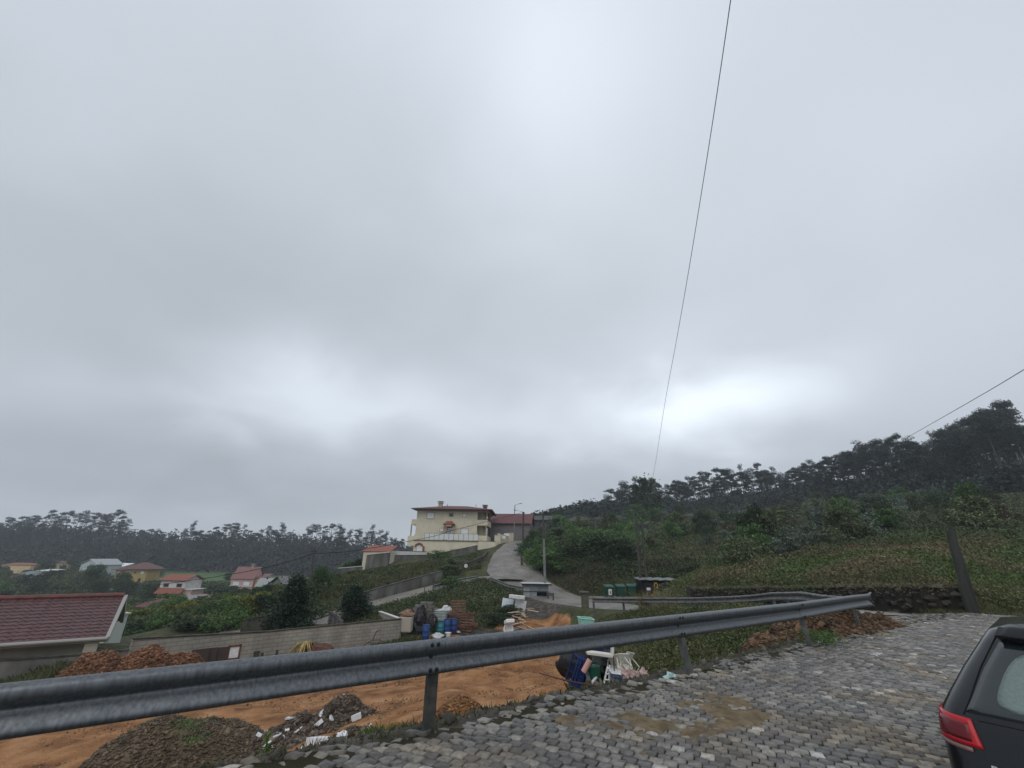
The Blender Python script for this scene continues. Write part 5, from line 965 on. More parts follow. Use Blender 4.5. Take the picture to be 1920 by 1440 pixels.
# ---------------------------------------------------------------- junk just below the guardrail
JY = 11.6
def jp(px, py, Y=JY): return G(px, py, Y)
jbase = jp(1140, 1288, 11.2)
jz = H(jbase.x, jbase.y)
print('junk ground', jz, jbase)
navy = mat('crate_blue', (.016, .04, .17), (.012, .03, .12), scale=3, rough=.45); pinkp = mat('pink_foam', (.55, .30, .26), rough=.8); dgreen = mat('dark_green_can', (.015, .07, .045), rough=.4); wplas = mat('aged_white_plastic', (.66, .64, .58), (.55, .52, .44), scale=5, rough=.5)
mb = MB(); mb.blob((0, 0, 0), .38, seed=21, n=18, m=12, amp=.35, sc=(1.0, .8, .85)); o = mb.build('rubbish_bag', blk, smooth=True); o.location = jp(1079, 1242, 11.9); tag(o, 'black rubbish bag at the left of the junk below the guardrail', 'bag')
mb = MB(); c_ = [jp(x, y, 11.4) for x, y in ((1062, 1232), (1059, 1246), (1066, 1257), (1080, 1263), (1097, 1264), (1112, 1260), (1125, 1250), (1132, 1240))]; mb.tube([Vector(v) for v in spl(np.array([tuple(v) for v in c_]), 4)], .014, n=6); tag(mb.build('hose', blk), 'thin black hose looping under the rubbish bag', 'hose')
def crate(lb, p, e, s=1.0):
    o = empty('crate', p, lb, 'crate', 'blue crates in the junk'); M_ = e; w, d_, h_ = .3*s, .2*s, .28*s
    mb = MB(); mb.box(-w, w, -d_, d_, 0, .015, M_); mb.build('base', navy, o)
    for (x0_, x1_, y0_, y1_) in ((-w, w, -d_, -d_+.015), (-w, w, d_-.015, d_), (-w, -w+.015, -d_+.016, d_-.016), (w-.015, w, -d_+.016, d_-.016)):
        mb = MB()
        for z in (.02, .10, .18, .255): mb.box(x0_, x1_, y0_, y1_, z*s, (z+.035)*s, M_)
        for u in (0, .33, .66, 1):
            if x1_-x0_ > .1: xx = x0_+(x1_-x0_-.03)*u; mb.box(xx, xx+.03, y0_-.002, y1_+.002, .016, h_, M_)
            else: yy = y0_+(y1_-y0_-.03)*u; mb.box(x0_-.002, x1_+.002, yy, yy+.03, .016, h_, M_)
        mb.build('side', navy, o)
    return o
crate('blue crate standing on end beside the black bag', jp(1092, 1262, 11.5), Matrix.Rotation(R(-68), 4, 'Y') @ Matrix.Rotation(R(10), 4, 'X') @ Matrix.Scale(.95, 4))
crate('blue crate under the guardrail behind the white shelf', jp(1128, 1225, 12.4), Matrix.Rotation(R(8), 4, 'Y') @ Matrix.Scale(.9, 4))
mb = MB(); mb.tube([jp(1094, 1260, 11.1), jp(1106, 1237, 11.1)], .06, n=12); tag(mb.build('foam_roll', pinkp), 'pink foam tube leaning on the blue crate', 'tube')
mb = MB(); M_ = Matrix.Translation(jp(1124, 1226, 11.4)) @ Matrix.Rotation(R(-2), 4, 'Z') @ Matrix.Rotation(R(5), 4, 'Y'); mb.bbox(-.30, .30, -.12, .12, -.03, .03, .008, M_); mb.bbox(.27, .31, -.12, .12, .02, .2, .008, M_); tag(mb.build('shelf', wplas), 'white shelf with one upright edge across the junk', 'shelf')
mb = MB(); mb.blob((0, 0, 0), .34, seed=25, n=16, m=10, amp=.5, sc=(1.1, .8, .8)); o = mb.build('dark_cloth', blk); o.location = jp(1124, 1252, 11.9); tag(o, 'dark crumpled cloth heaped in the middle of the junk', 'cloth')
def chair(p, rz, lb, M2, s=1):
    o = empty('plastic_chair', p, lb, 'chair', 'white plastic chairs in the junk', rz)
    mb = MB(); mb.add([(M2 @ Vector(v))*s for v in [(-.22, -.22, .42), (.22, -.22, .42), (.2, .2, .40), (-.2, .2, .40), (-.22, -.22, .40), (.22, -.22, .40), (.2, .2, .38), (-.2, .2, .38)]], [(0, 1, 2, 3), (7, 6, 5, 4), (0, 4, 5, 1), (1, 5, 6, 2), (2, 6, 7, 3), (3, 7, 4, 0)]); mb.build('seat', wplas, o)
    mb = MB()
    mb.bbox(-.21, .21, .19, .215, .42, .80, .006, M2)
    mb.bbox(-.22, .22, .185, .22, .80, .88, .01, M2); mb.v = [tuple(Vector(v)*s) for v in mb.v]; mb.build('backrest', wplas, o)
    for sx in (-1, 1):
        for sy in (-1, 1): mb = MB(); mb.tube([(M2 @ Vector((sx*.2, sy*.2, .4)))*s, (M2 @ Vector((sx*.24, sy*.25, 0)))*s], [.022*s, .016*s], n=6); mb.build('leg', wplas, o)
        mb = MB(); mb.tube([(M2 @ Vector((sx*.24, .2, .66)))*s, (M2 @ Vector((sx*.25, -.18, .64)))*s, (M2 @ Vector((sx*.23, -.2, .42)))*s], .018*s, n=6); mb.build('armrest', wplas, o)
    return o
for i, (px, py, e) in enumerate([(1158, 1262, (35, -10)), (1166, 1258, (42, 4)), (1175, 1260, (30, 15))]):
    chair(jp(px, py, 11.5-.05*i), R(-20+25*i), ['white plastic chair, left one of the tumbled stack', 'white plastic chair, middle one of the tumbled stack', 'white plastic chair, right one of the tumbled stack'][i], Matrix.Rotation(R(e[0]), 4, 'X') @ Matrix.Rotation(R(e[1]), 4, 'Y') @ Matrix.Translation((0, 0, -.25)), .62)
ld = empty('ladder', jp(1139, 1292, 11.2), 'short white wooden ladder leaning upright in the junk', 'ladder')
for (a_, b_) in (((1131, 1288), (1139, 1250)), ((1142, 1291), (1143, 1247))): mb = MB(); mb.tube([jp(*a_, 11.0)-ld.location, jp(*b_, 11.2)-ld.location], .022, n=4); mb.build('side_rail', whitep, ld)
for k in range(4): f = .1+k*.26; mb = MB(); mb.tube([jp(1131+8*f, 1288-38*f, 11.0)-ld.location, jp(1142+f, 1291-44*f, 11.0)-ld.location], .016, n=4); mb.build('rung', whitep, ld)
for lb, a_, b_, r_, m_, n_ in [('grey pipe standing in front of the junk', (1105, 1280), (1101, 1262), .05, galv2, 'pipe'), ('white lath leaning right of the ladder', (1149, 1290), (1147, 1255), .035, whitep, 'lath'), ('short white lath lying beside the green can', (1110, 1280), (1120, 1268), .03, whitep, 'lath'), ('grey plank leaning left of the ladder', (1130, 1286), (1124, 1272), .03, concrete, 'plank'), ('thin dark bar upright behind the white laths', (1153, 1280), (1150, 1228), .012, bolt_m, 'bar')]:
    mb = MB(); mb.tube([jp(*a_, 11.0), jp(*b_, 11.3)], r_, n=8); tag(mb.build(n_, m_), lb, n_)
o = empty('jerry_can', jp(1115, 1276, 11.3), 'dark green jerry can in front of the cloth', 'can', rz=.4); mb = MB(); mb.bbox(-.13, .13, -.09, .09, 0, .3, .03); mb.build('body', dgreen, o); mb = MB(); mb.tube([(-.08, 0, .3), (-.06, 0, .36), (.05, 0, .36), (.07, 0, .3)], .015, n=6); mb.build('handle', dgreen, o)
mb = MB(); M_ = Matrix.Translation(jp(1168, 1266, 11.1)) @ Matrix.Rotation(R(6), 4, 'Y'); mb.bbox(-.26, .26, -.2, .2, -.03, .03, .01, M_); mb.bbox(-.24, .24, -.18, .18, -.28, -.032, .01, M_); tag(mb.build('small_cabinet', mat('blue_white_unit', (.10, .14, .24), rough=.5)), 'dark blue unit with a flat top right of the ladder', 'cabinet')
mb = MB(); mb.bbox(-.30, .28, -.22, .22, .032, .055, .01, M_); tag(mb.build('white_tray', whitep), 'white tray lying on the dark blue unit', 'tray')
o = empty('rag_bundle', jp(1192, 1282, 10.6), 'pinkish-white crumpled rags at the right foot of the junk', 'rags'); mb = MB(); [mb.blob((random.uniform(-.2, .2), 0, random.uniform(0, .22)), random.uniform(.06, .12), seed=40+k, amp=.6) for k in range(8)]; mb.build('cloth', mat('pinkish_rag', (.48, .36, .34), (.3, .2, .18), scale=14, rough=.9, island=.2), o)
o = MB().blob((0, 0, 0), .09, seed=51, amp=.5, sc=(1, 1, .9)).build('plastic_bag', mat('pale_teal_bag', (.42, .58, .56), rough=.4)); o.location = jp(1259, 1270, 7.7)+Vector((0, 0, -.02)); tag(o, 'small pale teal plastic bag beside the second guardrail post', 'bag')
# ---------------------------------------------------------------- vegetation
def leaves(P, size, asp=.5, up=0, seed=0, curl=True, outw=None):
    """P (n,3) centres -> V, Q; one kinked leaf-like quad pair per centre"""
    r = np.random.default_rng(seed); n = len(P); a = r.normal(size=(n, 3)); a[:, 2] += up
    if outw is not None: a += outw
    a /= np.linalg.norm(a, axis=1)[:, None]; b = np.cross(a, r.normal(size=(n, 3))); b /= np.linalg.norm(b, axis=1)[:, None]
    s = (np.ones(n)*size*r.uniform(.6, 1.35, n))[:, None]
    V = np.stack([P-a*s*.5, P+b*s*asp*.5, P+a*s*.5, P-b*s*asp*.5], 1).reshape(-1, 3)
    return V, np.arange(n*4).reshape(-1, 4)
def blades(P, h, w, seed=0, lean=.35):
    r = np.random.default_rng(seed); n = len(P); th = r.uniform(0, 6.283, n); hh = h*r.uniform(.5, 1.3, n); ww = np.ones(n)*w
    d = np.stack([np.cos(th), np.sin(th), np.zeros(n)], -1); l = r.normal(0, lean, (n, 2))*hh[:, None]
    tip = P + np.c_[l, hh]; mid = P + np.c_[l*.35, hh*.6]
    V = np.stack([P-d*ww[:, None]*.5, P+d*ww[:, None]*.5, mid+d*ww[:, None]*.4, tip, mid-d*ww[:, None]*.4], 1).reshape(-1, 3)
    return V, np.arange(n*5).reshape(-1, 5)
def fol(name, c1, c2, scale=.6, island=.35, obj=.32, rough=.6, trans=.18, coord='Object', lo=.35, hi=.65): return mat(name, c1, c2, scale=scale, rough=rough, island=island, obj=obj, trans=trans, spec=.25, detail=5, coord=coord, lo=lo, hi=hi)
bark = mat('pale_bark', (.085, .078, .07), (.045, .04, .036), scale=3, rough=.9); bark_d = mat('dark_bark', (.05, .042, .034), rough=.9)
M_euc = fol('eucalyptus_leaf', (.024, .033, .030), (.042, .053, .047)); M_eucb = fol('blue_gum_leaf', (.085, .115, .09), (.15, .185, .145)); M_grn = fol('bright_bush_leaf', (.058, .115, .035), (.11, .185, .058)); M_dkg = fol('dark_bush_leaf', (.032, .056, .024), (.055, .085, .036))
M_olive = fol('olive_bush_leaf', (.08, .10, .046), (.135, .155, .078)); M_yel = fol('yellow_green_leaf', (.10, .13, .022), (.24, .24, .045)); M_brn = fol('brown_scrub_leaf', (.065, .05, .032), (.11, .085, .05)); M_lau = fol('laurel_leaf', (.008, .022, .010), (.018, .042, .018), rough=.45, obj=0); M_lgrey = fol('grey_green_leaf', (.085, .10, .06), (.13, .145, .09))
def euc_proto(seed, H0=22, n=3600, ls=.42, lean=0, mtl=M_euc, slim=1):
    r = np.random.default_rng(seed); o = bpy.data.objects.new('eucalyptus_tree', None); COL.objects.link(o); mb = MB()
    tops = [np.array([0, 0, H0*.94])]; trunk = [Vector((0, 0, -1.5)), Vector((.1, 0, H0*.35)), Vector((r.normal(0, .4), r.normal(0, .4), H0*.65)), Vector((r.normal(0, .5), 0, H0*.92))]
    mb.tube(trunk, [.32, .25, .16, .05], n=6)
    k = int(r.integers(16, 23)); cl = []
    for i in range(k):
        u = r.uniform(.0, 1)**.7; z = H0*(.40+.54*u); rad = H0*.20*slim*(1.12-.7*u)*r.uniform(.35, 1.2); th = r.uniform(0, 6.283)
        c = np.array([rad*math.cos(th), rad*math.sin(th), z]); cl.append((c, H0*.060*r.uniform(.6, 1.45)))
        mb.tube([trunk[1].lerp(trunk[3], max(0, (z/H0-.42)/.5)), Vector(c)*1.0+Vector((0, 0, -.3))], [.09, .03], n=4)
    cl.append((np.array([trunk[3].x, trunk[3].y, H0*.95]), H0*.08)); P = []; O = []
    for c, s in cl:
        m = int(n/len(cl)); d = r.normal(size=(m, 3)); d /= np.linalg.norm(d, axis=1)[:, None]; d[:, 2] = np.where(d[:, 2] < 0, d[:, 2]*.45, d[:, 2]); q = d*s*r.uniform(.35, 1.05, (m, 1))**.6; q[:, 2] *= .75; q[:, :2] *= 1.15; P.append(c+q); O.append(d)
    P = np.concatenate(P); V, Q = leaves(P, ls, .55, seed=seed); npmesh('crown', V, Q, mtl, o); mb.build('trunk', bark, o)
    o['_h'] = H0; return o
def bush_proto(seed, mtl, Rr=1.5, Hh=2.6, n=1500, ls=.2, clumps=16, shape='round', name='shrub', bk=bark_d, asp=.5):
    r = np.random.default_rng(seed); o = bpy.data.objects.new(name, None); COL.objects.link(o); P = []
    mb = MB()
    for i in range(clumps):
        th = r.uniform(0, 6.283); u = r.uniform(.12, 1)
        if shape == 'cone': rad = Rr*(1.02-u*.93)*r.uniform(.5, .95)
        elif shape == 'tall': rad = Rr*.8*math.sqrt(max(0.05, 1-((u-.5)/.6)**2))*r.uniform(.2, 1)
        else: rad = Rr*math.sqrt(max(0, 1-(u*.95)**2))*r.uniform(.35, .95)
        c = np.array([rad*math.cos(th), rad*math.sin(th), Hh*u*.88]); s = Rr*r.uniform(.26, .46)*(1-.35*u)
        m = int(n/clumps); d = r.normal(size=(m, 3)); d /= np.linalg.norm(d, axis=1)[:, None]; q = d*s*r.uniform(.3, 1.08, (m, 1))**.5; q[:, 2] *= .9; P.append(c+q)
        mb.tube([Vector((0, 0, -.3)), Vector(c)*.5+Vector((0, 0, 0)), Vector(c)], [.05*Rr, .03*Rr, .01], n=4)
    m = int(n*.25); q = r.normal(size=(m, 3))*np.array([Rr*.42, Rr*.42, Hh*.22]) + np.array([0, 0, Hh*.4]); q[:, 2] = np.abs(q[:, 2]); P.append(q)
    P = np.concatenate(P); V, Q = leaves(P, ls, asp, seed=seed+1); npmesh('foliage', V, Q, mtl, o); mb.build('stems', bk, o); o['_h'] = Hh; return o
used = set()
def plant(pr, p, label, cat='tree', group=None, s=1.0, sz=None, rz=None, sink=.0):
    if pr.name in used: o = copy_tree(pr)
    else: used.add(pr.name); o = pr
    if '_h' in o.keys() and o is not pr: pass
    o.location = (p[0], p[1], p[2]-sink); o.scale = (s, s, sz or s); o.rotation_euler = (0, 0, random.uniform(0, 6.28) if rz is None else rz)
    for k_ in ('label', 'category', 'group'): 
        if k_ in o.keys(): del o[k_]
    return tag(o, label, cat, group)
def interp(x, T): return float(np.interp(x, [t[0] for t in T], [t[1] for t in T]))
SKL = [(-60, 975), (0, 972), (45, 957), (70, 965), (110, 947), (150, 962), (185, 952), (220, 952), (250, 990), (265, 992), (300, 977), (325, 1002), (360, 974), (400, 986), (450, 982), (480, 994), (500, 984), (530, 982), (555, 997), (590, 986), (630, 980), (650, 992), (690, 983), (720, 992), (760, 1000), (830, 1005)]
SKR = [(1010, 985), (1045, 962), (1070, 966), (1100, 938), (1130, 932), (1160, 912), (1180, 898), (1235, 897), (1260, 912), (1280, 896), (1330, 886), (1400, 876), (1450, 868), (1490, 885), (1520, 874), (1560, 862), (1600, 852), (1660, 832), (1720, 815), (1790, 824), (1840, 800), (1870, 786), (1920, 768), (2000, 750)]
EP = [euc_proto(100+i, slim=[1, .8, 1.2, .9, 1.1, .7][i]) for i in range(6)]
r = random.Random(3)
def forest(px0, px1, n, yfun, SK, label, group, frac, wid):
    for i in range(n):
        px = px0+(px1-px0)*(i+r.random())/n; Y = yfun(px); p = G(px, 1000, Y); z = H(p.x, p.y)
        zt_ = G(px, interp(px, SK)+r.uniform(-6, 13), Y).z; f = r.uniform(*frac); hh = max(6, min((zt_-z)*f, 34)); sz = hh/22
        plant(r.choice(EP), (p.x, p.y, z), label, 'tree', group, s=wid*(.55+.45*sz)*r.uniform(.8, 1.2), sz=sz)
forest(-70, 800, 75, lambda x: r.uniform(335, 350), SKL, 'tall dark eucalyptus on the skyline of the left forest', 'eucalyptus trees of the left forest', (.9, 1.03), .95)
forest(-70, 800, 60, lambda x: r.uniform(268, 330), SKL, 'dark eucalyptus in the lower rows of the left forest', 'eucalyptus trees of the left forest', (.55, .85), 1.0)
YR = [(1010, 190), (1130, 215), (1300, 225), (1500, 195), (1600, 165), (1700, 142), (1800, 128), (2000, 112)]
forest(1015, 1990, 95, lambda x: interp(x, YR)*r.uniform(.9, 1.02), SKR, 'tall dark eucalyptus on the skyline of the right forest', 'eucalyptus trees of the right forest', (.9, 1.03), .82)
forest(1060, 1990, 105, lambda x: interp(x, YR)*r.uniform(.76, .88), SKR, 'dark eucalyptus at the front edge of the right forest', 'eucalyptus trees of the right forest', (.55, .93), .8)
# the closed understorey of both forests
def mass(name, px0, px1, yf, n, hlo, hhi, size, mtl, label, seed, cat='undergrowth', up=0, asp=.6):
    q = np.random.default_rng(seed); px = q.uniform(px0, px1, n); Y = np.array([yf(x, q) for x in px]); t = np.array([(lambda p: (p.x, p.y))(G(x, 1000, y)) for x, y in zip(px, Y)]); z = Hn(t[:, 0], t[:, 1])
    hmap = vnoise(t[:, 0]+500, t[:, 1]+500, 7, seed)*.5 + vnoise(t[:, 0]+500, t[:, 1]+500, 2.5, seed+1)*.5
    z = z + hlo + (hhi-hlo)*hmap*q.uniform(.0, 1.0, n)**.6
    sz = size if not callable(size) else size(Y)
    V, Q = leaves(np.c_[t, z], sz, asp, seed=seed, up=up); o = npmesh(name, V, Q, mtl); tag(o, label, cat, kind='stuff'); return o
mass('forest_understorey', -100, 860, lambda x, q: q.uniform(258, 352), 42000, 0, 15, 1.9, M_euc, 'dark undergrowth and trunks filling the left forest', 31)
mass('forest_understorey', 1000, 2010, lambda x, q: interp(x, YR)*q.uniform(.74, 1.04), 60000, 0, 8.5, 1.0, M_euc, 'dark undergrowth filling the right forest', 32)
# lone trees
BG = [bush_proto(200+i, M_grn, 1.7, 3.2, 2600, .19, 20) for i in range(3)]; BD = [bush_proto(210+i, M_dkg, 1.7, 3.2, 2600, .2, 20) for i in range(3)]
BB = [bush_proto(220+i, M_eucb, 1.2, 3.2, 1300, .22, 14, 'tall', 'sapling', asp=.4) for i in range(3)]; BO = [bush_proto(230+i, M_olive, 1.6, 2.8, 2000, .2, 18) for i in range(3)]
BR = [bush_proto(240+i, M_brn, 1.4, 2.6, 1500, .2, 14) for i in range(2)]; BY = [bush_proto(250+i, M_yel, 1.6, 2.6, 2200, .2, 18) for i in range(2)]
LT = [bush_proto(260+i, M_lau, 2.15, 5.0, 9500, .19, 60, 'cone', 'laurel_tree', asp=.55) for i in range(2)]
p = GP(547, 38.0); plant(LT[0], p, 'large dense dark laurel tree behind the block wall', 'tree', None, s=1.03, sz=(G(548, 1079, 38).z-p.z)/4.75, rz=0)
p = GP(662, 40.5); plant(LT[1], p, 'smaller dense dark laurel tree further right behind the block wall', 'tree', None, s=.86, sz=(G(662, 1097, 40.5).z-p.z)/4.75, rz=1)
TW = bush_proto(270, M_dkg, 1.5, 6, 2600, .3, 26, 'tall', 'tree', bk=bark_d)
def lone(pr, px, pyt, Y, w, label, cat='tree', group=None, rz=None):
    p = GP(px, Y); h = G(px, pyt, Y).z-p.z; plant(pr, p, label, cat, group, s=w, sz=max(.3, h/(pr['_h']*.97)), rz=rz); return h
lone(TW, 1232, 893, 150, 3.2, 'broad leafy green tree standing in front of the right forest'); lone(TW, 1212, 905, 152, 2.2, 'narrower leafy tree left of the broad green one'); 
lone(TW, 1004, 960, 140, 1.5, 'small pointed tree on the hill crest behind the grey outbuilding'); lone(TW, 1026, 957, 142, 1.6, 'rounder small tree on the hill crest right of the pointed one'); lone(TW, 1252, 925, 140, 2, 'short dark tree right of the broad green tree')
lone(BD[0], 1445, 946, 44, 1.15, 'tall dark shrub with brown top in the middle of the hillside', 'shrub'); lone(BO[0], 1490, 950, 43, 1.3, 'tall olive shrub right of the tall dark one', 'shrub'); lone(BB[0], 1400, 990, 41, 1.3, 'blue-green gum sapling left of the tall dark shrub', 'sapling'); lone(BD[1], 1690, 938, 48, 1.1, 'dark upright shrub on the right hillside above the fern slope', 'shrub'); lone(BB[1], 1665, 985, 38, 1.0, 'pale gum sapling in front of the dark upright shrub', 'sapling')
lone(BG[0], 1897, 905, 40, .9, 'bright green bush at the right edge of the picture', 'bush'); lone(BB[2], 1500, 985, 36, 1.1, 'blue-green sapling in front of the olive shrub', 'sapling')
lone(BG[1], 815, 1030, 68, 1.15, 'bright green bush in front of the upper concrete wall', 'bush'); lone(BO[1], 846, 1048, 62, 1.3, 'olive bush at the end of the lane wall', 'bush'); lone(BD[2], 838, 1066, 57, .9, 'darker bush hanging over the lane wall end', 'bush'); lone(BG[2], 843, 1078, 50.5, .7, 'leafy green bush at the guardrail above the bank', 'bush')
lone(BD[0], 955, 1136, 41, .8, 'dark leafy bush under the white panels', 'bush'); lone(BD[1], 932, 1150, 39.5, .7, 'low dark bush left of the white panels', 'bush')
lone(TW, 1048, 990, 80, 1.2, 'slim green tree by the road top shrubs')
# big bushes along the right side of the steep road
r = random.Random(8)
for (px, pyt, Y, w, k) in [(985, 1012, 76, 1.1, 0), (988, 1022, 70, 1.2, 3), (995, 1015, 68, 1.3, 3), (1003, 1018, 64, 1.3, 0), (1012, 1030, 62, 1.2, 0), (1020, 1005, 66, 1.5, 0), (1030, 1022, 61, 1.4, 0), (1040, 1000, 67, 1.6, 0), (1052, 1020, 60, 1.5, 0), (1065, 1000, 64, 1.5, 2), (1078, 1015, 60, 1.5, 1), (1090, 998, 64, 1.5, 0), (1100, 990, 70, 1.7, 0), (1112, 1005, 61, 1.6, 1), (1125, 1000, 61, 1.5, 1), (1140, 990, 66, 1.6, 0), (1150, 1010, 60, 1.5, 1), (1162, 992, 64, 1.5, 0), (1175, 1010, 60, 1.4, 1), (1190, 1000, 62, 1.4, 2), (1010, 1055, 61, .9, 0), (1030, 1055, 59, 1, 1), (1055, 1050, 58, 1.1, 0), (1080, 1045, 58, 1.2, 0), (1105, 1050, 58, 1.2, 1), (1150, 1050, 57, 1.2, 1), (1180, 1055, 56, 1.1, 1), (1130, 1040, 58, 1.3, 1)]:
    lone([r.choice(BG), r.choice(BD), r.choice(BO), r.choice(BD)][k], px, pyt, Y, w, ['leafy bright green bush beside the steep road', 'dark green bush beside the steep road', 'olive bush beside the steep road', 'dark bush overhanging the road edge'][k], 'bush', 'bushes on the bank right of the steep road')
for i in range(200):
    px = r.uniform(1000, 1960); Y = r.uniform(30, 120)**1; lo_ = 44 if px < 1400 else 36
    if px < 1300: Y = r.uniform(66, 125)
    elif Y < lo_: Y = r.uniform(lo_, 110)
    k = r.choice([0, 1, 2, 2, 3, 3, 4, 5] if px > 1250 else [0, 0, 3, 2, 1]); pr = r.choice([BG, BD, BB, BO, BR, BB][k]); p = GP(px, Y); s = r.uniform(.65, 1.3)*(1+Y/300)
    plant(pr, p, ['green bush in the hillside scrub', 'dark bush in the hillside scrub', 'blue-grey gum sapling in the hillside scrub', 'olive bush in the hillside scrub', 'brown dead bush in the hillside scrub', 'blue-grey gum sapling in the hillside scrub'][k], 'bush', 'bushes and saplings scattered over the right hillside', s=s, sz=s*r.uniform(.6, .95))
M_fern = fol('fern_and_bracken', (.085, .12, .036), (.145, .12, .065), scale=.22, island=.4, obj=0, lo=.42, hi=.6); M_scrub = fol('low_scrub', (.045, .066, .03), (.09, .11, .05), scale=.3, island=.4, obj=0); M_grass = fol('rough_grass', (.065, .085, .03), (.14, .14, .07), scale=.5, island=.35, obj=0, lo=.4, hi=.62)
mass('hillside_scrub', 985, 2020, lambda x, q: (lambda a: a*(120/a)**(q.random()**1.0))(interp(x, [(985, 63), (1003, 62), (1065, 57), (1200, 54.5), (1295, 50), (1300, 34.5), (1400, 30), (1500, 25.4), (1600, 21.5), (1700, 18.8), (1800, 18.2), (1850, 17.6), (2020, 18)])), 230000, .0, .75, lambda Y: .05+.0034*Y, M_fern, 'ferns, grass and low scrub covering the right hillside', 41, 'scrub')
mass('hillside_scrub', 1180, 2020, lambda x, q: (lambda a: a*(125/a)**(q.random()**.8))(interp(x, [(1180, 60), (1300, 40), (1500, 33), (1700, 30), (2020, 28)])), 80000, .1, 1.1, lambda Y: .07+.003*Y, M_scrub, 'taller dark scrub between the hillside bushes', 43, 'scrub')
mass('hanging_scrub', 985, 1300, lambda x, q: interp(x, [(985, 66), (1003, 61), (1065, 57.5), (1130, 56.5), (1250, 54), (1300, 50)])+q.uniform(-.4, 5), 14000, -.3, 1.6, .26, fol('dry_bramble', (.055, .04, .028), (.05, .065, .025), scale=.5), 'dry brown brambles hanging over the stone bank', 44, 'brambles')
def roadbank(seed, n, mtl, y0, y1, label, off=(.15, 5.5), h=(0, 1.3)):
    q = np.random.default_rng(seed); P = RD1[(RD1[:, 1] > y0) & (RD1[:, 1] < y1)]; i = q.integers(0, len(P)-1, n); t = q.random(n)[:, None]; p = P[i]*(1-t)+P[i+1]*t; dv = P[i+1, :2]-P[i, :2]; dv /= np.linalg.norm(dv, axis=1)[:, None]
    o_ = p[:, 3]/2 + q.uniform(*off, n); x = p[:, 0]+dv[:, 1]*o_; y = p[:, 1]-dv[:, 0]*o_; 
    d3, _, b3 = polydist(x, y, RD3); k = (d3 > b3/2+.4) & ~((y < 56) & (x > 8) & (y < 50.5)); x, y, o_, p = x[k], y[k], o_[k], p[k]; z = Hn(x, y)+h[0]+(h[1]-h[0])*q.random(len(x))*np.clip((o_-p[:, 3]/2)/1.5, .1, 1); V, Q = leaves(np.c_[x, y, z], .2, .45, seed=seed); return tag(npmesh('bank_brambles', V, Q, mtl), label, 'brambles', kind='stuff')
roadbank(301, 16000, fol('dry_bank_leaf', (.075, .05, .035), (.045, .05, .022), scale=.7, obj=0), 46, 90, 'brown dry brambles and litter on the cut bank right of the steep road')
roadbank(302, 5000, M_scrub, 52, 90, 'green weeds on the cut bank right of the steep road', off=(1.2, 6), h=(.2, 1.8))
def zone(name, poly, n, h, w, mtl, label, seed, kind='blade', dens=None, cat='grass', lean=.35, hmin=0):
    q = np.random.default_rng(seed); P_ = np.array(poly); x = q.uniform(P_[:, 0].min(), P_[:, 0].max(), n*4); y = q.uniform(P_[:, 1].min(), P_[:, 1].max(), n*4); m = inpoly(x, y, poly)
    m &= vnoise(x+99, y+99, max(.5, h*3), seed) > q.uniform(.1, .62, len(x)); 
    for Pq in (RD1, RD2): dd, _, bw = polydist(x, y, Pq); m &= dd > bw/2+.05
    x, y = x[m][:n], y[m][:n]; z = Hn(x, y)
    V, Q = blades(np.c_[x, y, z-.02], h, w, seed, lean) if kind == 'blade' else leaves(np.c_[x, y, z+hmin+h*q.uniform(0, 1, len(x))], w, .5, seed=seed)
    return tag(npmesh(name, V, Q, mtl), label, cat, kind='stuff')
BANK = [(-13, 43), (-6, 50), (-1.5, 53.5), (1.2, 51), (1.5, 47), (.6, 43), (-1, 39.5), (-6.6, 35.5), (-8.3, 36), (-14, 41)]
zone('rough_grass', BANK, 26000, .38, .07, M_grass, 'long rough grass on the bank above the yard', 51); zone('bank_weeds', BANK, 12000, .45, .22, M_scrub, 'leafy weeds on the bank above the yard', 52, 'leaf', cat='weeds')
SLOPE = [(-21, 46), (-14.5, 48), (-7, 56), (-3.6, 60), (-4.3, 74), (-8, 67), (-13, 62), (-19, 57), (-26, 52)]
zone('slope_grass', SLOPE, 26000, .45, .09, M_grass, 'pale seeding grass on the slope between the lane wall and the villa walls', 53); zone('slope_weeds', SLOPE, 7000, .5, .25, M_scrub, 'darker weeds on the slope below the villa', 54, 'leaf', cat='weeds')
NEARG = [(2.0, 10.3), (5.2, 11.3), (9.2, 14.2), (10.4, 16.2), (9.4, 22), (8.2, 28), (5.2, 33), (4.4, 30), (2.8, 24), (2.7, 18), (1.6, 13)]
zone('verge_grass', NEARG, 60000, .26, .022, M_grass, 'rough yellow-green grass between the two guardrails', 55, lean=.5); zone('verge_weeds', NEARG, 36000, .34, .085, fol('weed_leaf', (.055, .088, .028), (.13, .12, .05), scale=1.2, obj=0), 'leafy weeds and brambles below the near guardrail', 56, 'leaf', cat='weeds')
zone('bin_bank_scrub', [(8.5, 51.5), (21, 50.5), (22, 60), (7, 60)], 9000, 1.0, .24, M_scrub, 'brown-green scrub on the bank behind the bins', 64, 'leaf', cat='scrub'); zone('corner_scrub', [(11.6, 32.5), (16, 28), (24, 34), (22, 49.5), (17.2, 50), (13.5, 44), (11.9, 38)], 14000, .7, .17, M_fern, 'scrub on the corner mound between the stone wall and the bins', 65, 'leaf', cat='scrub')
VERGE = [(15.6, 17.1), (20, 16.6), (27, 15.8), (27, 18.6), (16, 18.8)]
zone('roadside_grass', VERGE, 12000, .16, .02, M_grass, 'short grass and litter on the verge right of the leaning stump', 66); scatter_later = VERGE
LEFTG = [(-30, 20.3), (-24, 19.5), (-19.5, 21.5), (-18.5, 23.4), (-30, 22.6)]
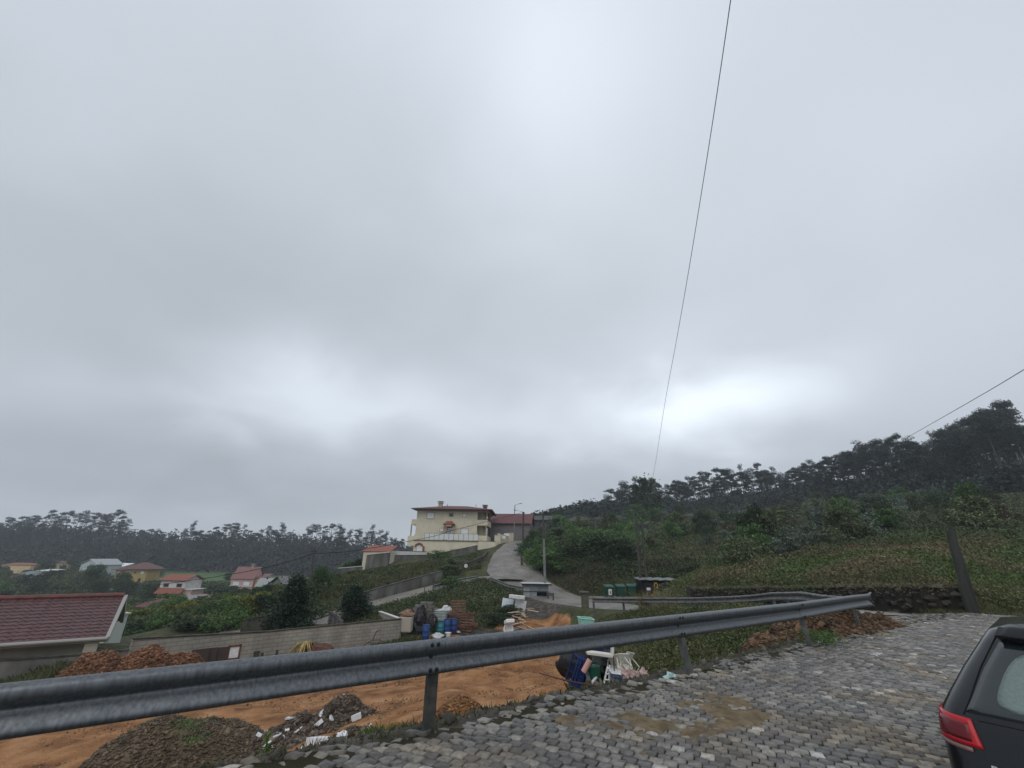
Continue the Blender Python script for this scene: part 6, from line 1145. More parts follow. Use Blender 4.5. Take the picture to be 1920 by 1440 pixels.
zone('yard_edge_grass', LEFTG, 9000, .45, .04, M_grass, 'tall green grass below the low dark boundary wall', 57); zone('wall_foot_grass', [(-9, 32.6), (-7.4, 33.6), (-6, 34.6), (-6.3, 32.5), (-8, 31)], 2500, .4, .05, M_grass, 'grass at the right foot of the block wall', 58)
# valley vegetation
r = random.Random(12)
for i in range(58):
    px = r.uniform(205, 655); Y = r.uniform(41, 74)
    if 470 < px < 640 and Y < 46: continue
    k = r.choice([0, 0, 1, 2, 3]) if px < 560 else r.choice([1, 2, 3]); s = r.uniform(.65, 1.05)
    if px > 600 and Y > 46: s *= .5
    if px > 560 and Y > 52: continue
    plant(r.choice([BY, BG, BO, BD][k]), GP(px, Y), ['yellow-green shrub in the gardens behind the block wall', 'green shrub in the gardens behind the block wall', 'olive shrub in the gardens behind the block wall', 'dark shrub in the gardens behind the block wall'][k], 'shrub', 'shrubs in the gardens behind the block wall', s=s, sz=s*r.uniform(.6, .95))
for (px, pyt, Y, w, pr, lb) in [(420, 1122, 54, 1.9, BO[2], 'large olive-green tree in the middle of the gardens'), (468, 1115, 60, 2.3, BY[0], 'large yellowing tree in front of the pink house'), (390, 1172, 44, 1.3, BY[1], 'yellow-green fruit tree just behind the block wall'), (362, 1178, 42, 1.1, BD[1], 'dark fruit tree behind the left end of the block wall'), (250, 1163, 46, 1.6, BD[2], 'dark round tree beside the pale garden shed'), (430, 1150, 47, 1.5, BO[0], 'pale feathery tree between the yellow ones'), (260, 1140, 62, 1.3, BY[0], 'orange-yellow bush left of the small red roof'), (305, 1112, 100, 2.2, BY[1], 'orange-tinted tree below the red and white house'), (372, 1118, 105, 2.4, BY[0], 'brownish-yellow tree right of the red and white house'), (420, 1098, 120, 3.0, BD[0], 'dark rounded tree left of the pink house'), (393, 1092, 140, 2.4, BD[1], 'dark tree on the field edge between the two valley houses'), (412, 1073, 205, 1.7, TW, 'single dark columnar tree standing on the green field'), (505, 1092, 110, 2.2, BG[1], 'green tree beside the grey barn'), (610, 1096, 56, 1.3, BG[0], 'green bush left of the sloping lane wall'), (668, 1047, 75, 2.0, BD[0], 'dark green tree left of the cream garage'), (655, 1050, 76, 1.8, BG[2], 'dark bush beside the low outbuilding wall'), (600, 1080, 62, 1.6, BD[2], 'dark scrubby bush behind the leaning pole')]:
    lone(pr, px, pyt, Y, w, lb)
for i in range(95):
    px = r.uniform(-50, 560); Y = r.uniform(95, 245); 
    if 280 < px and 150 < Y: continue
    if any(abs(px-a) < w and Y < yy+3 for a, w, yy in ((333, 34, 130), (459, 34, 142), (297, 32, 84), (512, 28, 135), (263, 32, 185), (378, 12, 108))): 
        if Y > 60 and r.random() < .93: continue
    s = r.uniform(1.4, 2.4)*(Y/150)**.5*(.5 if px > 285 else 1); pr = r.choice([BD[0], BD[1], BD[2], BO[1], BG[1]]); plant(pr, GP(px, Y), 'dark garden tree between the valley houses', 'tree', 'garden trees in the valley', s=s, sz=s*r.uniform(.7, 1.0))
mass('valley_scrub', -80, 640, lambda x, q: 42*((190 if x > 280 else 240)/42)**q.random(), 60000, 0, 1.4, lambda Y: .12+.0052*Y, fol('valley_leaf', (.028, .05, .02), (.07, .085, .03), scale=.12, obj=0), 'mixed gardens and scrub filling the valley floor', 61, 'scrub')
# ---------------------------------------------------------------- heaps of earth and rubble
def shards(P, s, seed, flat=.45):
    q = np.random.default_rng(seed); n = len(P); V = np.zeros((n, 6, 3)); B = np.array([(-1, -.5, 0), (.2, -1, 0), (1, .1, 0), (.1, .9, 0), (-.2, -.1, 1), (.1, .1, -1)])
    for k in range(6):
        V[:, k] = B[k]*np.array([1, .7, flat]) + q.normal(0, .18, (n, 3))*np.array([1, .7, flat])
    ax = q.uniform(0, 6.283, n); ay = q.normal(0, .5, n); c, s_ = np.cos(ax)[:, None], np.sin(ax)[:, None]; x, y, z = V[..., 0].copy(), V[..., 1].copy(), V[..., 2].copy(); V[..., 0] = x*c-y*s_; V[..., 1] = x*s_+y*c
    c, s_ = np.cos(ay)[:, None], np.sin(ay)[:, None]; x, z = V[..., 0].copy(), V[..., 2].copy(); V[..., 0] = x*c-z*s_; V[..., 2] = x*s_+z*c
    V = V*(s*q.lognormal(0, .45, n))[:, None, None] + P[:, None]; T = np.array([(0, 1, 4), (1, 2, 4), (2, 3, 4), (3, 0, 4), (1, 0, 5), (2, 1, 5), (3, 2, 5), (0, 3, 5)])
    return V.reshape(-1, 3), (T[None]+(np.arange(n)*6)[:, None, None]).reshape(-1, 3)
def heap(label, pts, mbase, mchip, n, cs, seed, name='earth_heap', top=None, cat='heap', rough=.25):
    """pts: list of (x, y, radius_x, radius_y, height, angle)"""
    xs = [p[0] for p in pts]; ys = [p[1] for p in pts]; m_ = max(max(p[2], p[3]) for p in pts)*1.25; gx, gy = np.meshgrid(np.linspace(min(xs)-m_, max(xs)+m_, 90), np.linspace(min(ys)-m_, max(ys)+m_, 90), indexing='ij')
    def hh(x, y):
        h = np.zeros(x.shape)
        for (cx, cy, rx_, ry_, hz, an) in pts:
            u = ((x-cx)*math.cos(an)+(y-cy)*math.sin(an))/rx_; v = (-(x-cx)*math.sin(an)+(y-cy)*math.cos(an))/ry_; d_ = np.sqrt(u*u+v*v)
            d_ = d_*(1+.35*(vnoise(x+50, y+50, m_*.3, seed)-.5)); h = np.maximum(h, hz*(1-ss(0, 1, d_))*(1-.15*d_))
        return h
    h = hh(gx, gy); g0 = Hn(gx, gy); base = np.where(railD(gx, gy) > -.3, nearz(gx, gy), g0); z = base + h*(1+rough*(vnoise(gx+9, gy+9, m_*.12, seed+3)-.5)) - .06 + .03*(h > .02)
    ii = np.arange(gx.size).reshape(gx.shape); ok = h > .012; fk = ok[:-1, :-1] | ok[1:, 1:] | ok[1:, :-1] | ok[:-1, 1:]; QQ = np.stack([ii[:-1, :-1], ii[1:, :-1], ii[1:, 1:], ii[:-1, 1:]], -1)[fk]
    cx, cy = pts[0][0], pts[0][1]; org = np.array([cx, cy, H(cx, cy)]); o = empty(name, org, label, cat)
    npmesh('soil', np.stack([gx, gy, z], -1).reshape(-1, 3)-org, QQ, mbase, o, smooth=True)
    q = np.random.default_rng(seed); x = q.uniform(gx.min(), gx.max(), n*8); y = q.uniform(gy.min(), gy.max(), n*8); hv = hh(x, y); k = hv > q.uniform(.0, .10, len(x))*max(p[4] for p in pts); x, y, hv = x[k][:n], y[k][:n], hv[k][:n]
    bs = np.where(railD(x, y) > -.3, nearz(x, y), Hn(x, y)); V, Q = shards(np.c_[x, y, bs+hv*(1+rough*(vnoise(x+9, y+9, m_*.12, seed+3)-.5))-.02], cs, seed); c = npmesh('chips', V-org, Q, mchip, o); tag(c, kind='stuff'); return o
def gnd(px, py, Y): p = G(px, py, Y); return p.x, p.y
soil = mat('brown_soil', (.13, .07, .035), (.085, .05, .028), scale=4, rough=.9, bump=.8, bscale=18, bdist=.04); soil_o = mat('orange_soil', (.24, .12, .05), (.15, .075, .033), scale=3, rough=.9, bump=.8, bscale=18, bdist=.04); soil_d = mat('dark_loam', (.135, .098, .064), (.09, .067, .045), scale=3, rough=.95, bump=.9, bscale=14, bdist=.05)
chip_b = mat('red_brown_clod', (.19, .085, .045), (.12, .06, .035), scale=6, rough=.85, island=.6); chip_o = mat('orange_clod', (.29, .145, .06), (.19, .095, .042), scale=6, rough=.85, island=.5); chip_d = mat('loam_clod', (.15, .112, .075), (.095, .072, .05), scale=6, rough=.9, island=.5); chip_g = mat('grey_rubble', (.13, .10, .078), (.07, .052, .04), scale=6, rough=.85, island=.7)
a = [gnd(x, y, Y) for x, y, Y in ((185, 1240, 21), (275, 1240, 21.5), (345, 1245, 22), (110, 1255, 19.5))]
zt3 = [G(185, 1221, 21).z-H(*a[0]), G(275, 1214, 21.5).z-H(*a[1]), G(345, 1224, 22).z-H(*a[2])]
heap('long red-brown heap of clods in front of the block wall', [(*a[0], 2.3, 1.9, zt3[0]*1.05, 0), (*a[1], 2.4, 1.9, zt3[1]*1.06, 0), (*a[2], 1.9, 1.7, zt3[2]*1.05, 0), (*a[3], 2.6, 1.6, zt3[0]*.4, 0)], soil, chip_b, 15000, .055, 71)
P8 = (gnd(745, 1360, 8.6), gnd(860, 1335, 9.2), gnd(905, 1345, 8.4)); 
heap('orange-brown heap of bark and earth behind the guardrail post', [(*P8[1], 1.35, 1.1, G(850, 1300, 9.2).z-H(*P8[1]), .6), (*P8[0], 1.1, .9, max(.3, G(745, 1345, 8.6).z-H(*P8[0])), .6), (*P8[2], .9, .7, max(.3, G(915, 1330, 8.4).z-H(*P8[2])), .6)], soil_o, chip_o, 9000, .022, 72, name='bark_heap')
P9 = (gnd(300, 1400, 11.4), gnd(400, 1390, 12.6)); 
heap('dark loam heap with a few weeds at the lower left', [(*P9[0], 2.6, 1.8, max(.4, min(1.3, G(300, 1338, 11.4).z-H(*P9[0]))), .3), (*P9[1], 1.9, 1.3, max(.3, min(1.1, G(400, 1345, 12.6).z-H(*P9[1]))), .3), (*gnd(190, 1435, 10.6), 1.8, 1.4, .45, .3)], soil_d, chip_d, 12000, .028, 73, name='loam_heap')
P10 = (gnd(560, 1345, 13.5), gnd(640, 1330, 14.5), gnd(500, 1370, 12.3), gnd(650, 1385, 11.3))
HB = heap('grey-brown rubble heap strewn with white plaster in the yard', [(*P10[0], 1.3, .9, .45, .3), (*P10[1], 1.0, .8, .62, .2), (*P10[2], 1.1, .8, .38, .2), (*P10[3], .8, .5, .3, .4)], soil_d, chip_g, 6500, .04, 74, name='rubble_heap')
P11 = [gnd(x, y, Y) for x, y, Y in ((1640, 1175, 13.6), (1590, 1180, 13.0), (1530, 1195, 12.2), (1470, 1205, 12.0), (1420, 1215, 11.6))]
heap('brown heap of stony soil under the far end of the near guardrail', [(*P11[0], .95, .75, .34, .6), (*P11[1], 1.3, .8, .62, .6), (*P11[2], 1.2, .8, .66, .6), (*P11[3], 1.1, .8, .5, .6), (*P11[4], .8, .7, .4, .6)], soil, mat('brown_stone_clod', (.15, .088, .05), (.085, .055, .035), scale=5, rough=.85, island=.6), 5200, .045, 75, name='soil_heap')
heap('small orange soil heap behind the bend of the old guardrail', [(*gnd(1562, 1118, 18.2), .9, .6, .5, 0)], soil_o, chip_o, 500, .05, 76, name='soil_heap')
heap('flat spread of orange clods at the pavement edge', [(*gnd(1040, 1305, 8.9), 1.0, .45, .22, .6), (*gnd(985, 1325, 8.4), .9, .4, .22, .6)], soil_o, chip_o, 2200, .02, 77, name='soil_spread')
scatter_q = np.random.default_rng(88); wp_ = []
for a_, b_ in zip(SW[:6], SW[1:7]):
    k = int((b_-a_).length*330); t_ = scatter_q.random(k)[:, None]; p_ = np.array(a_)*(1-t_)+np.array(b_)*t_; p_ += np.c_[scatter_q.normal(.08, .22, k), scatter_q.normal(.08, .22, k), -np.abs(scatter_q.normal(0, .2, k))+.1]; wp_.append(p_)
V, Q = leaves(np.concatenate(wp_), .075, .5, seed=89); tag(npmesh('wall_growth', V, Q, M_fern), 'moss, brambles and grass hanging over the dry-stone wall', 'moss', kind='stuff')
# white plaster pieces: individual
wm = mat('white_plaster', (.72, .72, .73), (.58, .58, .6), scale=9, rough=.6)
cp = []
for k in range(5):
    mb = MB(); q = random.Random(90+k); nn_ = q.choice([5, 6, 7]); poly = [(math.cos(6.283*i/nn_)*q.uniform(.6, 1.2)*.11*(1.6 if k % 2 else 1), math.sin(6.283*i/nn_)*q.uniform(.6, 1.2)*.09) for i in range(nn_)]; mb.prism(poly, 0, .035+.03*(k % 3)); cp.append(mb)
wc = []
q = random.Random(77)
spots = [(449, 1376, 12.3, 1.3), (387, 1395, 11.3, 1.0), (397, 1402, 11.2, .6), (504, 1336, 13.6, 1.1), (511, 1338, 13.5, .9), (526, 1337, 13.5, .8), (469, 1361, 12.6, 1.0), (478, 1370, 12.4, .8), (548, 1347, 13.2, 1.0), (598, 1362, 12.6, 1.4), (603, 1340, 13.6, 1.0), (640, 1366, 11.9, 2.0), (668, 1350, 12.3, 1.3), (690, 1353, 12.0, .9), (641, 1386, 11.3, 1.3), (556, 1372, 12.2, .8), (486, 1383, 11.8, 1.1), (420, 1405, 11.1, .7), (440, 1410, 11.0, .8), (455, 1415, 10.9, .7)]
for i in range(70): spots.append((q.gauss(545, 70), 0, q.uniform(11.6, 14.6), q.uniform(.3, .85)))
for i in range(26): spots.append((q.gauss(650, 28), 0, q.uniform(11.0, 12.4), q.uniform(.25, .6)))
hz_obj = [ch for ch in bpy.data.objects if ch.parent == HB and ch.name.startswith('soil')][0]
dg = bpy.context.evaluated_depsgraph_get(); dg.update()
from mathutils.bvhtree import BVHTree
bv = BVHTree.FromObject(hz_obj, dg); offp = HB.location
for i, (px, py, Y, s) in enumerate(spots):
    if py: 
        e = Vector((0, 0, EYE)); d = ray(px, py).normalized(); h_ = bv.ray_cast(e-offp, d); p = (h_[0]+offp) if h_[0] is not None else GP(px, Y)
    else:
        p = GP(px, Y); h_ = bv.ray_cast(Vector((p.x, p.y, 10))-offp, Vector((0, 0, -1))); p = (h_[0]+offp) if h_[0] is not None else p
    o = cp[i % 5].build('plaster_piece', wm) if i < 5 else wc[i % 5].copy()
    if i < 5: wc.append(o)
    else: COL.objects.link(o)
    o.location = p+Vector((0, 0, .0)); s *= 1.05; o.scale = (s, s, s); o.rotation_euler = (q.gauss(0, .5), q.gauss(0, .5), q.uniform(0, 6.28)); tag(o, 'large white plaster piece on the rubble heap' if i < 20 else 'small white plaster crumb on the rubble heap', 'plaster piece', 'white plaster pieces on the rubble heap')
# loose stones in the yard, on the embankment and along the edge
def scatter(name, poly, n, s, m, label, seed, dz=0, cat='stones'):
    q = np.random.default_rng(seed); P_ = np.array(poly); x = q.uniform(P_[:, 0].min(), P_[:, 0].max(), n*3); y = q.uniform(P_[:, 1].min(), P_[:, 1].max(), n*3); k = inpoly(x, y, poly); x, y = x[k][:n], y[k][:n]; V, Q = shards(np.c_[x, y, Hn(x, y)+dz], s, seed, .7); return tag(npmesh(name, V, Q, m), label, cat, kind='stuff')
scatter('loose_stones', [(-14, 8), (-14, 21), (-6, 33), (1.5, 36), (3, 24), (2, 12), (-3, 8)], 15000, .02, mat('yard_stone', (.30, .19, .11), (.17, .10, .055), scale=4, rough=.85, island=.6), 'small loose stones scattered over the orange yard', 81)
EMB = [(-6, 1.6), (-.8, 5.4), (2.6, 7.9), (5.8, 10.3), (9, 12.9), (8.4, 13.6), (4.5, 11.3), (1.5, 9.0), (-1.6, 6.7), (-7, 3)]
scatter('edge_rubble', EMB, 5200, .035, mat('edge_stone', (.10, .092, .078), (.055, .05, .036), scale=4, rough=.8, island=.6), 'grey broken stones along the edge of the pavement', 82, .0)
zone('edge_weeds', EMB, 9000, .09, .012, M_grass, 'short grass tufts between the broken edge stones', 83)
zone('edge_moss', [(-6, 1.4), (10, 13.2), (10.6, 12.6), (-5, .8)], 1, .03, .01, M_grass, 'moss', 84) if False else None
def tuft(px, py, Y, n, rad, h, w, label, seed, mtl=M_grass, kind='blade'):
    p = GP(px, Y) if py is None else G(px, py, Y); q = np.random.default_rng(seed); P = np.c_[q.normal(0, rad, n), q.normal(0, rad*.8, n), np.zeros(n)]; V, Q = blades(P, h, w, seed, .45) if kind == 'blade' else leaves(P+np.c_[np.zeros((n, 2)), q.uniform(0, h, n)], w, .45, seed=seed, up=1)
    o = npmesh('grass_tuft' if kind == 'blade' else 'weed', V, Q, mtl); o.location = p; return tag(o, label, 'grass' if kind == 'blade' else 'weed', kind='stuff')
M_fresh = fol('fresh_grass', (.07, .15, .02), (.13, .2, .035), scale=2, obj=0)
tuft(715, 1396, 6.0, 260, .16, .14, .01, 'fresh green tuft left of the guardrail post', 91, M_fresh); tuft(725, 1386, 6.4, 200, .2, .10, .01, 'low fresh grass just behind the tuft', 92, M_fresh); tuft(640, 1412, 6.0, 160, .2, .10, .01, 'yellowish grass at the broken pavement edge', 93)
tuft(350, 1368, 10.6, 320, .2, .16, .04, 'dark green weed on the loam heap', 94, M_grn, 'leaf'); tuft(365, 1392, 10.2, 220, .15, .12, .035, 'second green weed lower on the loam heap', 95, M_grn, 'leaf')
tuft(1540, 1205, 10.4, 900, .22, .22, .05, 'green bushy weed between the last two guardrail posts', 96, M_grn, 'leaf'); tuft(1200, 1300, 8.6, 500, .3, .12, .03, 'weeds at the pavement edge below the junk', 97, M_grn, 'leaf'); tuft(1330, 1262, 8.6, 600, .35, .15, .03, 'yellow-green weeds at the foot of the second post', 98, M_fresh, 'leaf')
# broad-leaved weed in the foreground
wp = G(492, 1436, 5.2); o = empty('leafy_weed', wp, 'upright leafy weed at the bottom edge left of the pavement', 'weed'); mb = MB(); mb.tube([(0, 0, -.1), (.01, 0, .1), (.0, 0, .24)], .006, n=5); mb.build('stem', M_grn, o)
r = random.Random(4)
for k in range(15):
    z = .02+.016*k; th_ = k*2.4; L_ = .12-.004*k; d = Vector((math.cos(th_), math.sin(th_), .55+.05*k)).normalized(); sd_ = d.cross(Vector((0, 0, 1))).normalized(); mb = MB(); b_ = Vector((0, 0, z)); dn = Vector((0, 0, -.012))
    mb.add([b_, b_+d*L_*.4+sd_*L_*.2, b_+d*L_*.8+sd_*L_*.14+dn, b_+d*L_+dn*2, b_+d*L_*.8-sd_*L_*.14+dn, b_+d*L_*.4-sd_*L_*.2, b_+d*L_*.45+dn, ], [(0, 1, 6), (1, 2, 3, 6), (6, 3, 4, 5), (0, 6, 5)]); mb.build('leaf', M_fresh, o)
# dry yellow palm-like plant by the wall
dp = GP(583, 29.5, dz=.0); zt4 = G(583, 1206, 29.5).z-dp.z; o = empty('dry_plant', dp, 'yellow dry drooping plant in front of the block wall', 'plant'); mb = MB()
for k in range(46):
    th_ = random.uniform(0, 6.28); L_ = random.uniform(.5, .95); d = Vector((math.cos(th_), math.sin(th_), 0)); b_ = Vector((0, 0, zt4-.35)); mb.tube([b_, b_+d*L_*.45+Vector((0, 0, .38)), b_+d*L_+Vector((0, 0, -.05-random.random()*.3))], [.05, .035, .01], n=4)
mb.build('fronds', mat('dry_frond', (.42, .33, .14), (.22, .15, .07), scale=6, rough=.8, island=.4), o); mb = MB(); mb.tube([(0, 0, -.2), (0, 0, zt4-.3)], .16, n=8); mb.build('stem', bark_d, o)
mb = MB(); mb.blob((0, 0, .1), .75, seed=61, n=14, m=8, amp=.3, sc=(1.3, .8, .45)); o = mb.build('brown_sheet', rust); o.location = GP(606, 30, dz=zt4-.55); tag(o, 'reddish-brown crumpled sheet right of the dry yellow plant', 'sheet')
# dry twigs at the pavement edge, tall grass stalks by the bins
mb = MB(); b_ = G(1077, 1310, 7.1); mb.tube([b_+Vector((0, 0, -.05)), b_+Vector((-.02, 0, .12)), b_+Vector((-.1, 0, .22)), b_+Vector((-.13, 0, .33))], [.004, .003, .002, .001], n=4); mb.tube([b_+Vector((-.02, 0, .12)), b_+Vector((.05, 0, .2))], .002, n=4); tag(mb.build('twig', bark_d), 'thin dry weed stalk crossing the rusty bar', 'weed')
for i, (px, Y) in enumerate([(1210, 31.5), (1250, 30.5), (1216, 32)]): tuft(px, None, Y, 90, .25, 1.1, .03, ['tall dry straw stalks by the old guardrail, left clump', 'tall dry straw stalks by the old guardrail, right clump', 'short dry straw behind the left clump'][i], 110+i, mat('straw%d' % i, (.30, .24, .13), (.2, .17, .09), scale=4, rough=.8, trans=.2))
for pr in EP+BG+BD+BB+BO+BR+BY+LT+[TW]:
    if pr.name not in used:
        for ch in [x for x in bpy.data.objects if x.parent == pr]: bpy.data.objects.remove(ch)
        bpy.data.objects.remove(pr)
for o in bpy.data.objects:
    if '_h' in o.keys(): del o['_h']
# ---------------------------------------------------------------- dark hatchback at the lower right
paint = mat('black_paint', (.006, .007, .009), rough=.16, spec=.42, bump=.05, bscale=300, bdist=.001)
cglass = mat('tinted_glass', (.012, .018, .020), rough=.06, spec=.8); cglass2 = mat('wet_misted_glass', (.12, .16, .15), (.15, .19, .18), scale=60, rough=.25, spec=.6, bump=.2, bscale=200, bdist=.001); redl = mat('tail_lens', (.42, .010, .016), rough=.14, spec=.35); redd = mat('tail_lens_dark', (.12, .005, .010), rough=.2, spec=.35); chrome = mat('chrome', (.55, .56, .57), rough=.15, metal=1); rub = mat('tyre_rubber', (.02, .02, .02), rough=.8); seam = mat('seam_black', (.004, .004, .004), rough=.9)
CZ = [.20, .32, .45, .60, .70, .80, .90, .97, 1.05, 1.20, 1.35, 1.42, 1.445]
YRr = [.10, .02, .0, .015, .05, .075, .10, .13, .19, .31, .43, .47, .56]; WW = [.80, .85, .865, .87, .872, .87, .86, .84, .79, .69, .58, .525, .45]; YF = [3.9, 4.0, 4.04, 4.0, 3.96, 3.85, 3.6, 3.2, 2.95, 2.65, 2.3, 2.05, 1.8]; RC = [.14, .18, .2, .2, .2, .2, .2, .2, .2, .18, .17, .16, .2]
ip = lambda z, T: float(np.interp(z, CZ, T))
def rp(s, z, out=0):        # point on the body s metres left of the rear centre line at height z
    w, rc, y0 = ip(z, WW), ip(z, RC), ip(z, YRr); a = abs(s); sg = 1 if s >= 0 else -1; cr = .05; fl = w-rc; L1 = fl; L2 = rc*math.pi/2
    if a <= L1: x, y, n_ = a, y0+cr*(a/w)**2, Vector((2*cr*a/w/w, -1, 0))
    elif a <= L1+L2: th_ = (a-L1)/rc; yb = y0+cr*(fl/w)**2; x, y, n_ = fl+rc*math.sin(th_), yb+rc*(1-math.cos(th_)), Vector((math.sin(th_), -math.cos(th_), 0))
    else: yb = y0+cr*(fl/w)**2; x, y, n_ = w, yb+rc+(a-L1-L2), Vector((1, 0, 0))
    n_.normalize(); slope = (ip(min(z+.03, 1.445), YRr)-ip(z-.03, YRr))/.06; n_.z = max(0, slope)*.8; n_.normalize()
    return Vector((-sg*x, y, z)) + Vector((-sg*n_.x, n_.y, n_.z))*out
def patch(outline_s, z0, z1, out, ns=14, nz=8):  # outline_s(z) -> (s0, s1)
    mb = MB(); vs = []
    for j in range(nz+1):
        z = z0+(z1-z0)*j/nz; a, b = outline_s(z)
        for i in range(ns+1): vs.append(rp(a+(b-a)*i/ns, z, out))
    k = ns+1; fs = [(j*k+i, (j+1)*k+i, (j+1)*k+i+1, j*k+i+1) for j in range(nz) for i in range(ns)]
    vs2 = [rp(a_, z_, -.01) for z_ in [z0+(z1-z0)*j/nz for j in range(nz+1)] for a_ in [outline_s(z_)[0]+(outline_s(z_)[1]-outline_s(z_)[0])*i/ns for i in range(ns+1)]]
    n0 = len(vs); fs += [(i, i+1, n0+i+1, n0+i) for i in range(ns)] + [(nz*k+i+1, nz*k+i, n0+nz*k+i, n0+nz*k+i+1) for i in range(ns)] + [((j+1)*k, j*k, n0+j*k, n0+(j+1)*k) for j in range(nz)] + [(j*k+ns, (j+1)*k+ns, n0+(j+1)*k+ns, n0+j*k+ns) for j in range(nz)]
    return mb.add(vs+vs2, fs)
az = R(50); cd = Vector((math.sin(az), math.cos(az), 0)); cx_ = Vector((math.cos(az), -math.sin(az), 0))
lamp_l = rp(.93, .955); dR_ = ray(1766, 1326); gz_ = -.21; tt = (gz_+lamp_l.z-EYE)/dR_.z; Lw = Vector((0, 0, EYE))+dR_*tt; org = Lw - cx_*lamp_l.x - cd*lamp_l.y; org.z = gz_
CAR = empty('parked_car', org, 'black wet hatchback with a red tail lamp parked on the cobbles at the right edge', 'car', rz=-az)
# body shell from rings
mb = MB(); zs = sorted(set(CZ+[.26, .38, .52, .75, .85, 1.12, 1.28])); ring = []
for z in zs:
    w, rc, y0, yf = ip(z, WW), ip(z, RC), ip(z, YRr), ip(z, YF); row = []; fl = w-rc; L_ = fl+rc*math.pi/2
    ss_ = [L_*i/16 for i in range(17)]; half = [rp(s, z) for s in ss_]; yb = half[-1].y
    side = [Vector((-w, yb+(yf-.35-yb)*i/8, z)) for i in range(1, 9)]; fr_ = [Vector((-w+.35*(1-math.cos(i*math.pi/12))*1.0, yf-.35+.35*math.sin(i*math.pi/12), z)) for i in range(1, 7)]; fr_ += [Vector((-w+.35+(w-.35)*i/4, yf+.04*i/4, z)) for i in range(1, 5)]
    Lh = half+side+fr_; Rh = [Vector((-p.x, p.y, p.z)) for p in Lh[1:-1]][::-1]; row = Lh+Rh; ring.append(row)
n_ = len(ring[0]); vs = [p for r_ in ring for p in r_]; fs = [(j*n_+i, (j+1)*n_+i, (j+1)*n_+(i+1) % n_, j*n_+(i+1) % n_) for j in range(len(ring)-1) for i in range(n_)]
top = ring[-1]; c0 = sum(top, Vector())/len(top); t2 = [c0+(p-c0)*.75+Vector((0, 0, .018)) for p in top]; t3 = [c0+(p-c0)*.35+Vector((0, 0, .026)) for p in top]; b0_ = (len(ring)-1)*n_; vs += t2+t3+[c0+Vector((0, 0, .028))]
q0 = len(ring)*n_; fs += [(b0_+i, q0+i, q0+(i+1) % n_, b0_+(i+1) % n_) for i in range(n_)] + [(q0+i, q0+n_+i, q0+n_+(i+1) % n_, q0+(i+1) % n_) for i in range(n_)] + [(q0+n_+i, q0+2*n_, q0+n_+(i+1) % n_) for i in range(n_)] + [tuple(range(n_))]
body = mb.add(vs, fs).build('body', paint, CAR, smooth=True)
ww = lambda z: ip(z, WW)-ip(z, RC)+.06
wn = patch(lambda z: (-ww(z)-.02, ww(z)+.02), .985, 1.36, .004, 24, 10).build('rear_window', cglass, CAR, smooth=True)
def inner(z):
    u = (z-1.02)/(1.325-1.02); c = .045*(1-math.sqrt(max(0, 1-(2*u-1)**4)))*2; return (-ww(z)+.075+c, ww(z)-.075-c)
patch(inner, 1.02, 1.325, .0065, 24, 14).build('misted_glass', cglass2, wn, smooth=True)
sp__ = patch(lambda z: (-ww(z)-.02, ww(z)+.02), 1.372, 1.43, .05, 20, 3); spo = sp__.build('spoiler', paint, CAR, smooth=True)
mb = MB(); 
pts_a = [rp(s, 1.370, .045) for s in np.linspace(-.42, .42, 13)]; pts_b = [rp(s, 1.365, .006) for s in np.linspace(-.42, .42, 13)]; mb.add(pts_a+pts_b, [(i, i+1, 14+i, 13+i) for i in range(12)]); mb.build('spoiler_underside', blk, spo)
def seam_line(fn, n=24, r_=.0035, name='seam'): mb = MB(); mb.tube([fn(i/n) for i in range(n+1)], r_, n=4); return mb.build(name, seam, CAR)
for sg in (1, -1):
    seam_line(lambda u: rp(sg*(ww(.985+.375*u)+.035), .97+.42*u, .001))
    seam_line(lambda u: rp(sg*.62, .42+.34*u, .001))
    tl2 = patch(lambda z: sorted((sg*(.665+.03*(z-.8)/.155), sg*(1.02))), .822, .955, .012, 12, 8).build('tail_lamp', redl, CAR, smooth=True)
    patch(lambda z: sorted((sg*(.71), sg*(.915))), .845, .93, .014, 8, 5).build('lamp_inner', redd, tl2, smooth=True)
    patch(lambda z: sorted((sg*.72, sg*.98)), .797, .817, .010, 8, 2).build('lamp_lower', mat('clear_lens', (.22, .12, .11), rough=.2), tl2, smooth=True)
seam_line(lambda u: rp(-.60+1.2*u, .66, .001), 20); seam_line(lambda u: rp(-.66+1.32*u, .955, .001), 20, .0025)
patch(lambda z: (-.26, .26), .50, .61, .006, 6, 2).build('number_plate', shutter, CAR)
patch(lambda z: (-.80, .80), .26, .40, .012, 16, 3).build('bumper_insert', blk, CAR, smooth=True)
mb = MB(); mb.lathe([(.055, 0), (.06, .012), (.05, .016)], n=24, M=Matrix.Translation(rp(0, .86, .004)) @ Matrix.Rotation(R(90), 4, 'X')); mb.build('badge', chrome, CAR)
tc_ = bpy.data.curves.new('lettering', 'FONT'); tc_.body = 'POLO'; tc_.size = .068; tc_.extrude = .003; tc_.space_character = 1.25; to = bpy.data.objects.new('tmp_text', tc_); COL.objects.link(to)
dg = bpy.context.evaluated_depsgraph_get(); dg.update(); me = bpy.data.meshes.new_from_object(to.evaluated_get(dg)); bpy.data.objects.remove(to); me.materials.clear(); me.materials.append(chrome)
lo_ = bpy.data.objects.new('lettering', me); COL.objects.link(lo_); lo_.parent = CAR; p = rp(.66, .712, .02); lo_.location = p; lo_.rotation_euler = (R(77), 0, R(-4.8))
